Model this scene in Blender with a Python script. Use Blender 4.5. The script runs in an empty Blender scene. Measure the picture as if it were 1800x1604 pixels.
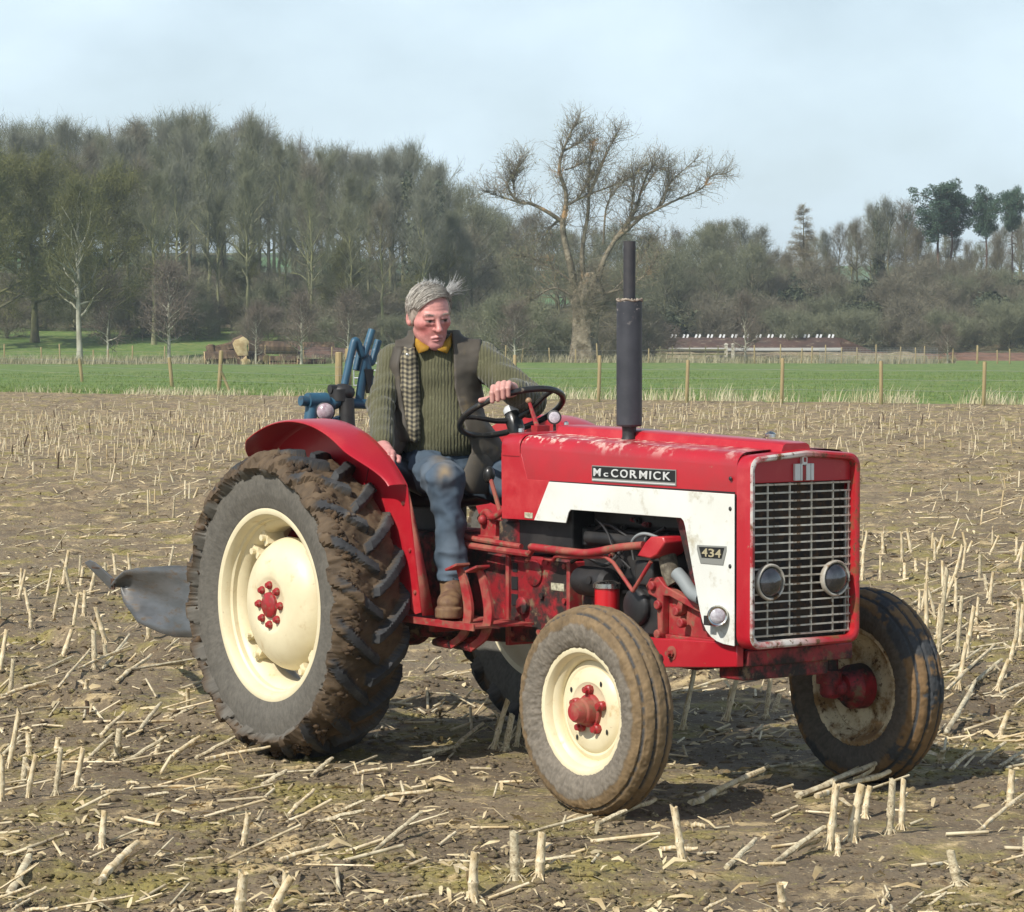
import bpy, math, random
import numpy as np
from math import sin, cos, pi, radians, sqrt, atan2
from mathutils import Vector, Matrix

random.seed(7)
RNG = np.random.default_rng(11)
scene = bpy.context.scene
COL = scene.collection

# ------------------------------------------------------------------ camera, sky, sun, exposure
cam_data = bpy.data.cameras.new('camera')
cam = bpy.data.objects.new('camera', cam_data)
COL.objects.link(cam)
cam.location = (0, 0, 1.6265)
cam.rotation_euler = (pi / 2 - 0.0380, 0, 0)
cam_data.sensor_width = 36
cam_data.lens = 106.26
cam_data.clip_start = 0.1
cam_data.clip_end = 6000
scene.camera = cam

SUN_H = Vector((-0.68, -0.73)).normalized()      # horizontal direction towards the sun
SUN_EL = radians(44)
world = bpy.data.worlds.new('World')
scene.world = world
world.use_nodes = True
wn, wl = world.node_tree.nodes, world.node_tree.links
wn.clear()
w_out = wn.new('ShaderNodeOutputWorld')
w_bg = wn.new('ShaderNodeBackground')
w_bg.inputs['Strength'].default_value = 0.101
w_sky = wn.new('ShaderNodeTexSky')
w_sky.sky_type = 'NISHITA'
w_sky.sun_disc = False
w_sky.sun_elevation = SUN_EL
w_sky.sun_rotation = atan2(SUN_H.x, SUN_H.y)
w_sky.air_density = 1.0
w_sky.dust_density = 1.4
w_sky.ozone_density = 1.6
# thin high cloud: pale veil and soft streaks laid over the clear sky by direction
w_tc = wn.new('ShaderNodeTexCoord')
w_map = wn.new('ShaderNodeMapping')
w_map.inputs['Scale'].default_value = (6.0, 6.0, 11.0)
w_map.inputs['Rotation'].default_value = (0.2, 0.5, 0.3)
w_n = wn.new('ShaderNodeTexNoise')
w_n.inputs['Scale'].default_value = 1.6
w_n.inputs['Detail'].default_value = 5
w_n.inputs['Roughness'].default_value = 0.5
w_mr = wn.new('ShaderNodeMapRange')
w_mr.inputs['From Min'].default_value = 0.30
w_mr.inputs['From Max'].default_value = 0.70
w_mr.inputs['To Min'].default_value = 0.55
w_mr.inputs['To Max'].default_value = 1.0
w_mix = wn.new('ShaderNodeMix')
w_mix.data_type = 'RGBA'
w_mix.inputs[7].default_value = (8.5, 10.3, 11.4, 1)
wl.new(w_tc.outputs['Generated'], w_map.inputs['Vector'])
wl.new(w_map.outputs[0], w_n.inputs['Vector'])
wl.new(w_n.outputs['Fac'], w_mr.inputs['Value'])
# the veil is thin overhead and looks thicker where it is seen at a slant
w_sep = wn.new('ShaderNodeSeparateXYZ'); wl.new(w_tc.outputs['Generated'], w_sep.inputs[0])
w_th = wn.new('ShaderNodeMapRange'); w_th.inputs['From Min'].default_value = 0.10; w_th.inputs['From Max'].default_value = 0.6
w_th.inputs['To Min'].default_value = 1.0; w_th.inputs['To Max'].default_value = 0.08
wl.new(w_sep.outputs['Z'], w_th.inputs['Value'])
w_mul = wn.new('ShaderNodeMath'); w_mul.operation = 'MULTIPLY'
wl.new(w_mr.outputs[0], w_mul.inputs[0]); wl.new(w_th.outputs[0], w_mul.inputs[1])
wl.new(w_mul.outputs[0], w_mix.inputs[0])
wl.new(w_sky.outputs[0], w_mix.inputs[6])
wl.new(w_mix.outputs[2], w_bg.inputs['Color'])
wl.new(w_bg.outputs[0], w_out.inputs['Surface'])

sun_data = bpy.data.lights.new('sun', 'SUN')
sun_data.energy = 5.0
sun_data.angle = radians(0.55)
sun_data.color = (1.0, 0.955, 0.88)
sun = bpy.data.objects.new('sun', sun_data)
COL.objects.link(sun)
sun_dir = Vector((SUN_H.x * cos(SUN_EL), SUN_H.y * cos(SUN_EL), sin(SUN_EL)))
sun.rotation_euler = sun_dir.to_track_quat('Z', 'Y').to_euler()
sun.location = (-20, -20, 30)

scene.view_settings.view_transform = 'Standard'
scene.view_settings.look = 'None'
scene.view_settings.exposure = 0.0
scene.view_settings.gamma = 1.0
scene.view_settings.use_curve_mapping = False

# ------------------------------------------------------------------ helpers: noise
def _hash(ix, iy, iz, seed):
    h = (ix * 374761393 + iy * 668265263 + iz * 2147483647 * 3 + seed * 144269) & 0xFFFFFFFF
    h = ((h ^ (h >> 13)) * 1274126177) & 0xFFFFFFFF
    h = ((h ^ (h >> 16)) * 2246822519) & 0xFFFFFFFF
    return ((h ^ (h >> 15)) & 0xFFFF) / 65535.0
def vnoise(x, y, z=None, seed=0):
    x = np.asarray(x, float); y = np.asarray(y, float)
    z = np.zeros_like(x) if z is None else np.asarray(z, float)
    ix, iy, iz = np.floor(x).astype(np.int64), np.floor(y).astype(np.int64), np.floor(z).astype(np.int64)
    fx, fy, fz = x - ix, y - iy, z - iz
    u, v, w = (f * f * f * (f * (f * 6 - 15) + 10) for f in (fx, fy, fz))
    def H(a, b, c): return _hash(ix + a, iy + b, iz + c, seed)
    a = (H(0,0,0) * (1-u) + H(1,0,0) * u) * (1-v) + (H(0,1,0) * (1-u) + H(1,1,0) * u) * v
    if not np.any(fz): return a * 2 - 1
    b = (H(0,0,1) * (1-u) + H(1,0,1) * u) * (1-v) + (H(0,1,1) * (1-u) + H(1,1,1) * u) * v
    return (a * (1-w) + b * w) * 2 - 1
def fbm(x, y, z=None, octs=4, seed=0, gain=0.5):
    s, a, t = 0, 1.0, 0
    for o in range(octs):
        k = 2.03 ** o
        s = s + a * vnoise(np.asarray(x) * k + 7.3 * o, np.asarray(y) * k + 3.1 * o, None if z is None else np.asarray(z) * k, seed + o)
        t += a; a *= gain
    return s / t

# ------------------------------------------------------------------ helpers: mesh building
class MB:
    """collects shapes and links them as ONE mesh object"""
    def __init__(s): s.v = []; s.f = []; s.n = 0
    def add(s, verts, faces):
        verts = np.asarray(verts, float)
        s.v.append(verts)
        o = s.n
        s.f.extend([tuple(int(i) + o for i in f) for f in faces])
        s.n += len(verts)
        return s
    def box(s, lo, hi, rot=None, at=None):
        (x0,y0,z0),(x1,y1,z1) = lo, hi
        v = np.array([(x0,y0,z0),(x1,y0,z0),(x1,y1,z0),(x0,y1,z0),(x0,y0,z1),(x1,y0,z1),(x1,y1,z1),(x0,y1,z1)], float)
        if rot is not None: v = v @ np.array(rot).T
        if at is not None: v = v + np.array(at)
        return s.add(v, [(0,3,2,1),(4,5,6,7),(0,1,5,4),(1,2,6,5),(2,3,7,6),(3,0,4,7)])
    def tube(s, pts, r, n=10, cap=True, closed=False, flat=None):
        pts = np.asarray(pts, float); m = len(pts)
        r = np.broadcast_to(np.asarray(r, float), (m,))
        if closed: t = np.roll(pts, -1, 0) - np.roll(pts, 1, 0)
        else: t = np.gradient(pts, axis=0)
        t /= np.linalg.norm(t, axis=1)[:, None] + 1e-12
        up = np.array([0, 0, 1.0]) if abs(t[0][2]) < 0.9 else np.array([1.0, 0, 0])
        a = np.linspace(0, 2 * pi, n, endpoint=False)
        V = []
        u = np.cross(t[0], up); u /= np.linalg.norm(u)
        for i in range(m):
            u = u - t[i] * (u @ t[i]); u /= np.linalg.norm(u) + 1e-12
            w = np.cross(t[i], u)
            V.append(pts[i] + r[i] * (np.cos(a)[:, None] * u + np.sin(a)[:, None] * w * (flat or 1)))
        V = np.concatenate(V)
        F = []
        for i in range(m if closed else m - 1):
            j = (i + 1) % m
            for k in range(n):
                F.append((i*n+k, i*n+(k+1) % n, j*n+(k+1) % n, j*n+k))
        if cap and not closed:
            F.append(tuple(range(n))[::-1]); F.append(tuple(range((m-1)*n, m*n)))
        return s.add(V, F)
    def rings(s, R, close_loop=True, cap0=False, cap1=False):
        """R: list of equally long point loops, skinned one to the next"""
        n = len(R[0]); V = np.concatenate([np.asarray(r, float) for r in R]); F = []
        for i in range(len(R) - 1):
            for k in range(n if close_loop else n - 1):
                F.append((i*n+k, i*n+(k+1) % n, (i+1)*n+(k+1) % n, (i+1)*n+k))
        if cap0: F.append(tuple(range(n))[::-1])
        if cap1: F.append(tuple(range((len(R)-1)*n, len(R)*n)))
        return s.add(V, F)
    def lathe(s, prof, c=(0,0,0), axis=(0,1,0), n=48, cap0=False, cap1=False, a0=0, a1=2*pi):
        """prof: (distance along axis, radius)"""
        ax = np.array(axis, float); ax /= np.linalg.norm(ax)
        up = np.array([0,0,1.0]) if abs(ax[2]) < .9 else np.array([1.0,0,0])
        u = np.cross(up, ax); u /= np.linalg.norm(u); w = np.cross(ax, u)
        full = abs(a1 - a0 - 2*pi) < 1e-6
        a = np.linspace(a0, a1, n, endpoint=not full)
        R = [np.array(c) + ax * d + r * (np.cos(a)[:,None]*u + np.sin(a)[:,None]*w) for d, r in prof]
        return s.rings(R, full, cap0, cap1)
    def prism(s, poly, fn, d0, d1):
        """poly outline in 2-D, fn(p, q, d) -> xyz"""
        n = len(poly)
        V = [fn(p, q, d0) for p, q in poly] + [fn(p, q, d1) for p, q in poly]
        F = [(k, (k+1) % n, n+(k+1) % n, n+k) for k in range(n)]
        F += [tuple(range(n))[::-1], tuple(range(n, 2*n))]
        return s.add(V, F)
    def ball(s, c, r, n=12, m=8):
        r = np.broadcast_to(np.asarray(r, float), (3,))
        R = []
        for i in range(1, m):
            t = pi * i / m
            a = np.linspace(0, 2*pi, n, endpoint=False)
            R.append(np.stack([np.cos(a)*sin(t)*r[0], np.sin(a)*sin(t)*r[1], np.full(n, -cos(t))*r[2]], -1) + np.array(c))
        o = s.n
        s.rings(R)
        s.add([np.array(c) - [0,0,r[2]], np.array(c) + [0,0,r[2]]], [])
        b, t_ = s.n - 2, s.n - 1
        for k in range(n):
            s.f.append((o + (k+1) % n, o + k, b)); q = o + (m-2)*n
            s.f.append((q + k, q + (k+1) % n, t_))
        return s
    def mesh(s, name, m=None, smooth=40, fix=True):
        me = bpy.data.meshes.new(name)
        me.from_pydata(np.concatenate(s.v).tolist() if s.v else [], [], s.f)
        if fix:
            import bmesh
            b = bmesh.new(); b.from_mesh(me)
            bmesh.ops.recalc_face_normals(b, faces=b.faces)
            b.to_mesh(me); b.free()
        if smooth:
            me.shade_smooth()
            if smooth < 180: me.set_sharp_from_angle(angle=radians(smooth))
        if m is not None: me.materials.append(m)
        return me
    def build(s, name, m=None, parent=None, smooth=40, bevel=0, label=None, fix=True):
        o = link(name, s.mesh(name, m, smooth, fix), parent)
        if bevel:
            b = o.modifiers.new('bevel', 'BEVEL'); b.width = bevel; b.segments = 2; b.limit_method = 'ANGLE'; b.angle_limit = radians(40)
            b.harden_normals = False
        if label: o['label'] = label
        return o
def link(name, me, parent=None):
    o = bpy.data.objects.new(name, me); COL.objects.link(o)
    if parent is not None: o.parent = parent
    return o
def fast_mesh(name, V, F, m=None, smooth=False, mats=None, idx=None):
    """V (n,3), F (k,3) or (k,4): quick numpy mesh"""
    V = np.asarray(V, np.float32); F = np.asarray(F, np.int32); k = F.shape[1]
    me = bpy.data.meshes.new(name)
    me.vertices.add(len(V)); me.vertices.foreach_set('co', V.ravel())
    me.loops.add(F.size); me.loops.foreach_set('vertex_index', F.ravel())
    me.polygons.add(len(F)); me.polygons.foreach_set('loop_start', np.arange(0, F.size, k, dtype=np.int32))
    me.polygons.foreach_set('loop_total', np.full(len(F), k, np.int32))
    if mats:
        for q in mats: me.materials.append(q)
    elif m is not None: me.materials.append(m)
    if idx is not None: me.polygons.foreach_set('material_index', np.asarray(idx, np.int32))
    if smooth: me.polygons.foreach_set('use_smooth', np.ones(len(F), bool))
    me.update(calc_edges=True); me.validate()
    return me
def paint(me, colors, name='pigment'):
    a = me.color_attributes.new(name, 'FLOAT_COLOR', 'POINT')
    c = np.ones((len(me.vertices), 4), np.float32); c[:, :3] = colors
    a.data.foreach_set('color', c.ravel())
def thing(name, label, cat, loc=(0,0,0), rz=0, group=None):
    o = bpy.data.objects.new(name, None); COL.objects.link(o)
    o.empty_display_size = .2
    o.location = loc; o.rotation_euler = (0, 0, rz)
    return tag(o, label, cat, group)
def tag(o, label=None, cat=None, group=None, kind=None):
    if label: o['label'] = label
    if cat: o['category'] = cat
    if group: o['group'] = group
    if kind: o['kind'] = kind
    return o
def copy_tree(o, parent=None):
    c = o.copy(); COL.objects.link(c)
    if parent is not None: c.parent = parent
    for ch in o.children: copy_tree(ch, c)
    return c
def smooth_path(P, k=6):
    """Catmull-Rom through the points"""
    P = np.asarray(P, float); Q = np.vstack([2*P[0]-P[1], P, 2*P[-1]-P[-2]]); out = []
    for i in range(1, len(Q) - 2):
        for t in np.linspace(0, 1, k, endpoint=False):
            a, b, c, d = Q[i-1], Q[i], Q[i+1], Q[i+2]
            out.append(.5*((2*b)+(c-a)*t+(2*a-5*b+4*c-d)*t*t+(3*b-a-3*c+d)*t**3))
    out.append(P[-1]); return np.array(out)

# ------------------------------------------------------------------ helpers: materials
def lin(r, g, b):
    f = lambda c: (c/255/12.92 if c <= 10 else ((c/255+.055)/1.055)**2.4)
    return (f(r), f(g), f(b), 1)
def mat(name, base, rough=.6, metal=0, var=None, var_scale=6, var_lo=.35, var_hi=.65, layers=(), bump=0, bump_scale=60, bump_detail=4,
        coord='Object', attr=None, coat=0, spec=.5, trans=None, stretch=None, sheen=0):
    """layers: (colour, scale, threshold, softness, roughness, (axis, lo, hi) or None)"""
    m = bpy.data.materials.new(name); m.use_nodes = True
    N, L = m.node_tree.nodes, m.node_tree.links
    b = N['Principled BSDF']
    b.inputs['Metallic'].default_value = metal
    b.inputs['Specular IOR Level'].default_value = spec
    b.inputs['Coat Weight'].default_value = coat
    b.inputs['Coat Roughness'].default_value = .12
    if sheen: b.inputs['Sheen Weight'].default_value = sheen
    tc = N.new('ShaderNodeTexCoord'); vec = tc.outputs[coord]
    if stretch:
        mp = N.new('ShaderNodeMapping'); mp.inputs['Scale'].default_value = stretch
        L.new(vec, mp.inputs['Vector']); vec = mp.outputs[0]
    def noise(scale, detail=6, rough_=.6):
        n = N.new('ShaderNodeTexNoise'); n.inputs['Scale'].default_value = scale
        n.inputs['Detail'].default_value = detail; n.inputs['Roughness'].default_value = rough_
        L.new(vec, n.inputs['Vector']); return n.outputs['Fac']
    def mrange(v, a, c, lo=0, hi=1):
        n = N.new('ShaderNodeMapRange'); n.interpolation_type = 'SMOOTHSTEP'
        L.new(v, n.inputs['Value'])
        for i, x in zip((1,2,3,4), (a, c, lo, hi)): n.inputs[i].default_value = x
        return n.outputs[0]
    def mix(f, a, c):
        n = N.new('ShaderNodeMix'); n.data_type = 'RGBA'; L.new(f, n.inputs[0])
        for v, i in ((a, 6), (c, 7)):
            if isinstance(v, tuple): n.inputs[i].default_value = v if len(v) == 4 else (*v, 1)
            else: L.new(v, n.inputs[i])
        return n.outputs[2]
    col = base if len(base) == 4 else (*base, 1)
    if attr:
        an = N.new('ShaderNodeAttribute'); an.attribute_name = attr; col = an.outputs['Color']
    if var is not None:
        col = mix(mrange(noise(var_scale), var_lo, var_hi), col, var)
    ro = None
    for (lc, sc, th, so, lr, ax) in layers:
        f = mrange(noise(sc, 8, .68), th - so, th + so)
        if ax:
            sp = N.new('ShaderNodeSeparateXYZ'); L.new(tc.outputs[coord], sp.inputs[0])
            g = mrange(sp.outputs['XYZ'.index(ax[0])], ax[1], ax[2])
            mu = N.new('ShaderNodeMath'); mu.operation = 'MULTIPLY'; L.new(f, mu.inputs[0]); L.new(g, mu.inputs[1]); f = mu.outputs[0]
        col = mix(f, col, lc)
        if lr is not None:
            n = N.new('ShaderNodeMix'); n.data_type = 'FLOAT'; L.new(f, n.inputs[0])
            if ro is None: n.inputs[2].default_value = rough
            else: L.new(ro, n.inputs[2])
            n.inputs[3].default_value = lr; ro = n.outputs[0]
    if isinstance(col, tuple): b.inputs['Base Color'].default_value = col
    else: L.new(col, b.inputs['Base Color'])
    if ro is None: b.inputs['Roughness'].default_value = rough
    else: L.new(ro, b.inputs['Roughness'])
    if bump:
        bn = N.new('ShaderNodeBump'); bn.inputs['Strength'].default_value = min(1, bump*50 if bump < .02 else 1)
        bn.inputs['Distance'].default_value = bump
        L.new(noise(bump_scale, bump_detail), bn.inputs['Height']); L.new(bn.outputs[0], b.inputs['Normal'])
    if trans: b.inputs['Transmission Weight'].default_value = trans
    return m

# ------------------------------------------------------------------ helpers: smooth-union solids (signed distance + surface nets)
def smin(a, b, k):
    h = np.clip(.5 + .5 * (b - a) / k, 0, 1)
    return b * (1 - h) + a * h - k * h * (1 - h)
def smax(a, b, k): return -smin(-a, -b, k)
def sd_cone(P, a, b, ra, rb):
    a, b = np.array(a, float), np.array(b, float); d = b - a
    h = np.clip(((P - a) @ d) / (d @ d), 0, 1)
    return np.linalg.norm(P - a - h[..., None] * d, axis=-1) - (ra + (rb - ra) * h)
def sd_ell(P, c, r, R=None):
    q = P - np.array(c, float)
    if R is not None: q = q @ np.array(R, float)
    r = np.array(r, float)
    k0 = np.linalg.norm(q / r, axis=-1); k1 = np.linalg.norm(q / (r * r), axis=-1) + 1e-9
    return k0 * (k0 - 1) / k1
def rot_xyz(ax, ay, az): return np.array(Matrix.Rotation(az, 3, 'Z') @ Matrix.Rotation(ay, 3, 'Y') @ Matrix.Rotation(ax, 3, 'X'))
def nets(fn, lo, hi, h):
    """surface nets of fn(P) = 0 in the box"""
    lo, hi = np.array(lo, float), np.array(hi, float)
    n = np.ceil((hi - lo) / h).astype(int) + 1
    g = np.stack(np.meshgrid(*[lo[i] + h * np.arange(n[i]) for i in range(3)], indexing='ij'), -1)
    D = fn(g).astype(np.float32)
    S = D < 0
    c = [(i, j, k) for i in (0,1) for j in (0,1) for k in (0,1)]
    sl = lambda A, o: A[o[0]:A.shape[0]-1+o[0], o[1]:A.shape[1]-1+o[1], o[2]:A.shape[2]-1+o[2]]
    cnt = sum(sl(S, o).astype(np.int8) for o in c)
    act = (cnt > 0) & (cnt < 8)
    ids = -np.ones(act.shape, np.int64); ids[act] = np.arange(act.sum())
    idx = np.argwhere(act)
    acc = np.zeros((len(idx), 3)); w = np.zeros(len(idx))
    for a in range(8):
        for b in range(a + 1, 8):
            d = np.array(c[b]) - np.array(c[a])
            if np.abs(d).sum() != 1: continue
            A = D[tuple((idx + c[a]).T)]; B = D[tuple((idx + c[b]).T)]
            x = (A < 0) != (B < 0)
            t = np.where(x, A / (A - B + 1e-12), 0)
            acc += np.where(x[:, None], np.array(c[a]) + t[:, None] * d, 0); w += x
    V = lo + h * (idx + acc / w[:, None])
    F = []
    for ax in range(3):
        o1, o2 = [(1,2),(2,0),(0,1)][ax]
        e = [0,0,0]; e[ax] = 1
        A = S[:S.shape[0]-e[0], :S.shape[1]-e[1], :S.shape[2]-e[2]]; B = S[e[0]:, e[1]:, e[2]:]
        for flip in (False, True):
            q = np.argwhere((A & ~B) if not flip else (~A & B))
            q = q[(q[:, o1] > 0) & (q[:, o2] > 0) & (q[:, o1] < ids.shape[o1]) & (q[:, o2] < ids.shape[o2])]
            if not len(q): continue
            u1 = np.zeros(3, int); u1[o1] = 1; u2 = np.zeros(3, int); u2[o2] = 1
            f = np.stack([ids[tuple((q - u1 - u2).T)], ids[tuple((q - u2).T)], ids[tuple(q.T)], ids[tuple((q - u1).T)]], -1)
            F.append(f[:, ::-1] if flip else f)
    F = np.concatenate(F); F = F[(F >= 0).all(1)]
    return V, F
M = {}
# ------------------------------------------------------------------ terrain
def smooth01(x, a, b):
    t = np.clip((np.asarray(x, float) - a) / (b - a), 0, 1); return t*t*(3-2*t)
def edge_y(x): return 84 - .634 * np.asarray(x, float)          # far edge of the stubble field
def ground_z(x, y):
    x = np.asarray(x, float); y = np.asarray(y, float)
    left = 1 - smooth01(x/np.maximum(y,1), -.075, -.005)
    mid = 1 - smooth01(x/np.maximum(y,1), .005, .075)
    zl = 2.6*smooth01(y, 208, 262) + 6.5*smooth01(y, 255, 345) + 4*smooth01(y, 340, 520)
    zr = 4.9*smooth01(y, 258, 291) + 1.4*smooth01(y, 300, 420)
    z = zl*left + zr*(1-left)
    far = 8*smooth01(y, 430, 700) + (13 + 6*vnoise(x/170+3, y/260, None, 4))*smooth01(y, 620, 1250)
    return z + far + .10*fbm(x/9, y/9, None, 3, 12)*smooth01(y, 90, 120)

SOIL = dict(var=lin(112,90,64), var_scale=.9)
def field_material():
    m = mat('stubble_soil', (.212,.162,.100), .95, var=(.128,.095,.057), var_scale=1.1, var_lo=.34, var_hi=.66,
        layers=[(lin(150,130,100), 3, .53, .12, None, ('Y', 14, 40)), (lin(138,126,72), 1.7, .56, .07, None, None), (lin(186,164,122), 3.1, .60, .06, None, None),
                (lin(104,84,58), 14, .62, .08, None, None), (lin(206,186,146), 42, .63, .03, None, None), (lin(150,140,88), 24, .63, .05, None, None),
                (lin(70,54,38), 60, .62, .04, None, None)], bump=.030, bump_scale=15, bump_detail=12)
    return m
M['soil'] = field_material()
# stubble field: finer towards where it is seen close
ys = [2.5]
while ys[-1] < 112: ys.append(ys[-1]*1.0031 + .004)
ys = np.array(ys); nx = 250
u = np.linspace(-1, 1, nx); ext = np.array([1.25,1.7,2.6,4.5,9,18])
X = np.concatenate([-(np.outer(.205*ys+1.1, ext[::-1])), np.outer(.205*ys+1.1, u), np.outer(.205*ys+1.1, ext)], 1)
Y = np.repeat(ys[:,None], X.shape[1], 1)
X = X + .3*(ys[1:2]-ys[0:1])[0]*0
def field_z(X, Y):
    ridge = .018*np.sin((Y + .05*X + .15*fbm(X/3, Y/3, None, 2, 2))*2*pi/.75)
    big = .035*fbm(X/1.3, Y/1.0, None, 3, 5)
    cl = fbm(X*3.2, Y*3.2, None, 4, 8); lumps = .055*np.clip(cl, -.05, 1)**1.2 if False else .06*np.maximum(cl - .02, -.05)
    mask = smooth01(fbm(X/1.6, Y/1.6, None, 3, 31), -.25, .3)
    fine = .014*np.abs(fbm(X*11, Y*11, None, 3, 19)) + .007*fbm(X*34, Y*34, None, 2, 23)
    d = np.hypot((X - .1)/2.6, (Y - 11.6)/2.6)                                     # firm ground under the tractor
    calm = .35 + .65*smooth01(d, .5, 1.1)
    ca, sa = cos(pi/2 - 2.50522), sin(pi/2 - 2.50522); tx, ty = (X + .328)*ca + (Y - 12.388)*sa, -(X + .328)*sa + (Y - 12.388)*ca
    ru = (1 - smooth01(np.abs(np.abs(ty) - .66), .10, .20))*(1 - smooth01(tx, .1, .5))
    shoulder = np.exp(-((np.abs(np.abs(ty) - .66) - .22)/.05)**2)*(1 - smooth01(tx, .1, .6))
    tread = .012*np.sign(np.sin((tx + .6*np.abs(np.abs(ty)-.66))*2*pi/.17))
    return (ridge*(1-ru) + ru*(-.035 + tread) + shoulder*(.02 + .02*fbm(X*6, Y*6, None, 2, 77)) + big + lumps*(.35 + .9*mask) + fine)*calm - .012
Z = field_z(X, Y)
ins = Y > edge_y(X) + 2.0
Z = np.where(ins, -.4, Z)
ny, nxx = X.shape
ii = (np.arange(ny-1)[:,None]*nxx + np.arange(nxx-1)[None,:])
F = np.stack([ii, ii+1, ii+nxx+1, ii+nxx], -1).reshape(-1,4)
me = fast_mesh('stubble_field', np.stack([X,Y,Z],-1).reshape(-1,3), F, M['soil'], True)
tag(link('stubble_field', me), kind='structure')

M['grass'] = mat('pasture_grass', (.105,.178,.028), .9, var=(.165,.215,.055), var_scale=.35, layers=[(lin(128,134,70), .9, .58, .08, None, None), (lin(62,98,34), 2.2, .56, .07, None, None), (lin(150,146,92), 5.5, .66, .05, None, None)], bump=.05, bump_scale=5, bump_detail=8)
gn, gl = M['grass'].node_tree.nodes, M['grass'].node_tree.links
# pasture and the land behind it, one sheet to the horizon
yy = np.r_[np.linspace(0, 150, 60), np.linspace(154, 360, 60), np.linspace(370, 900, 36), np.linspace(930, 1500, 14)]
uu = np.r_[np.linspace(-1.6,-.24,12), np.linspace(-.22,.22,70), np.linspace(.24,1.6,12)]
P = []
for y0 in yy:
    w = 75 + .9*max(0, y0)
    xs_ = uu * np.where(np.abs(uu) < .23, 95 + .5*y0, w)
    # the near edge follows the edge of the stubble
    e0 = edge_y(np.clip(xs_, -160, 110)); Yr = e0 + .5 + y0*1.0
    if y0 > 0: Yr = e0 + (y0)*(1 + 0*e0)
    yb = np.where(y0 < 120, Yr, Yr + (84 + y0 - Yr)*smooth01(y0, 120, 150))
    P.append(np.stack([xs_, yb, ground_z(xs_, yb) + (.05 if y0 > 0 else -.25) + .03*fbm(xs_/1.5, yb/1.5, None, 2, 3)], -1))
P = np.array(P); a, b = P.shape[:2]
ii = (np.arange(a-1)[:,None]*b + np.arange(b-1)[None,:]); F = np.stack([ii, ii+1, ii+b+1, ii+b], -1).reshape(-1,4)
cen = P.reshape(-1,3)[F].mean(1)
M['woodland_floor'] = mat('leaf_litter', lin(92,80,58), .95, var=lin(70,74,44), var_scale=.3, layers=[(lin(120,106,80), 1.5, .58, .08, None, None)], bump=.1, bump_scale=3)
M['tan_field'] = mat('pale_stubble_far', lin(176,156,128), .95, var=lin(150,128,100), var_scale=.25, stretch=(.3,1,1))
M['hill'] = mat('far_hill_fields', lin(96,134,78), .95, var=lin(84,104,72), var_scale=.008, var_lo=.47, var_hi=.53, layers=[(lin(150,140,104), .011, .60, .01, None, None), (lin(58,70,50), .016, .56, .015, None, None)])
ang = cen[:,0]/cen[:,1]
zone = np.zeros(len(F), int)
zone[(cen[:,1] > 262) & (ang < -.01)] = 1
zone[(cen[:,1] > 250) & (ang >= -.01)] = 1
zone[(cen[:,1] > 291) & (ang > .05) & (cen[:,1] < 420)] = 2
zone[(cen[:,1] > 440)] = 3
me = fast_mesh('pasture', P.reshape(-1,3), F, None, True, [M['grass'], M['woodland_floor'], M['tan_field'], M['hill']], zone)
tag(link('pasture', me), kind='structure')

# low banks of earth beyond the far fence
def bank(name, pts, w, h, m_, seed):
    """ridge of earth along a line of (x, y)"""
    P = np.array(pts, float); n = 90; t = np.linspace(0, len(P)-1, n); xs = np.interp(t, range(len(P)), P[:,0]); yc = np.interp(t, range(len(P)), P[:,1])
    s = np.linspace(-1, 1, 15); R = []
    for x, y in zip(xs, yc):
        prof = np.cos(s*pi/2)**.8
        R.append(np.stack([np.full(15, x), y + s*w, ground_z(x, y) - .3 + prof*(h + .3) + .18*fbm(np.full(15, x)/1.5, (y + s*w)/1.2, None, 4, seed)*prof], -1))
    R = np.array(R); ii = (np.arange(n-1)[:,None]*15 + np.arange(14)[None,:]); F = np.stack([ii, ii+15, ii+16, ii+1], -1).reshape(-1,4)
    return tag(link(name, fast_mesh(name, R.reshape(-1,3), F, m_, True)), kind='structure')
bank('earth_bank', [(11.0,231),(20,230),(31.5,232)], 4.5, .75, mat('pale_bank_earth', lin(150,132,104), .95, var=lin(124,112,78), var_scale=.8, layers=[(lin(178,164,134), 2, .58, .06, None, None), (lin(110,116,66), 1.3, .6, .06, None, None)], bump=.06, bump_scale=6), 3)
bank('ploughed_strip', [(29.5,247),(40,247),(60,249)], 6, .62, mat('red_brown_plough_soil', lin(128,96,76), .95, var=lin(102,76,58), var_scale=1.5, bump=.08, bump_scale=5), 7)

# ------------------------------------------------------------------ trees
def tubes_np(polys, n=5):
    V, F, o = [], [], 0
    for pts, r in polys:
        pts = np.asarray(pts); m = len(pts); t = np.gradient(pts, axis=0); t /= np.linalg.norm(t, axis=1)[:,None] + 1e-9
        up = np.array([.31,.17,.93]) if abs(t[0,2]) < .85 else np.array([.9,.3,.1])
        u = np.cross(t, up); u /= np.linalg.norm(u, axis=1)[:,None] + 1e-9; w = np.cross(t, u)
        a = np.linspace(0, 2*pi, n, endpoint=False)
        V.append((pts[:,None,:] + r[:,None,None]*(np.cos(a)[None,:,None]*u[:,None,:] + np.sin(a)[None,:,None]*w[:,None,:])).reshape(-1,3))
        i = np.arange(m-1)[:,None]*n; k = np.arange(n)[None,:]; k2 = (k+1) % n
        F.append(np.stack([i+k, i+k2, i+n+k2, i+n+k], -1).reshape(-1,4) + o); o += m*n
    return np.concatenate(V), np.concatenate(F)
def curve(rg, p, d, L, n, bend, up=0.0):
    pts = [np.array(p, float)]; d = np.array(d, float); d /= np.linalg.norm(d)
    for i in range(n):
        d = d + rg.normal(0, bend, 3) + np.array([0,0,up]); d /= np.linalg.norm(d); pts.append(pts[-1] + d*L/n)
    return np.array(pts), d
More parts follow.
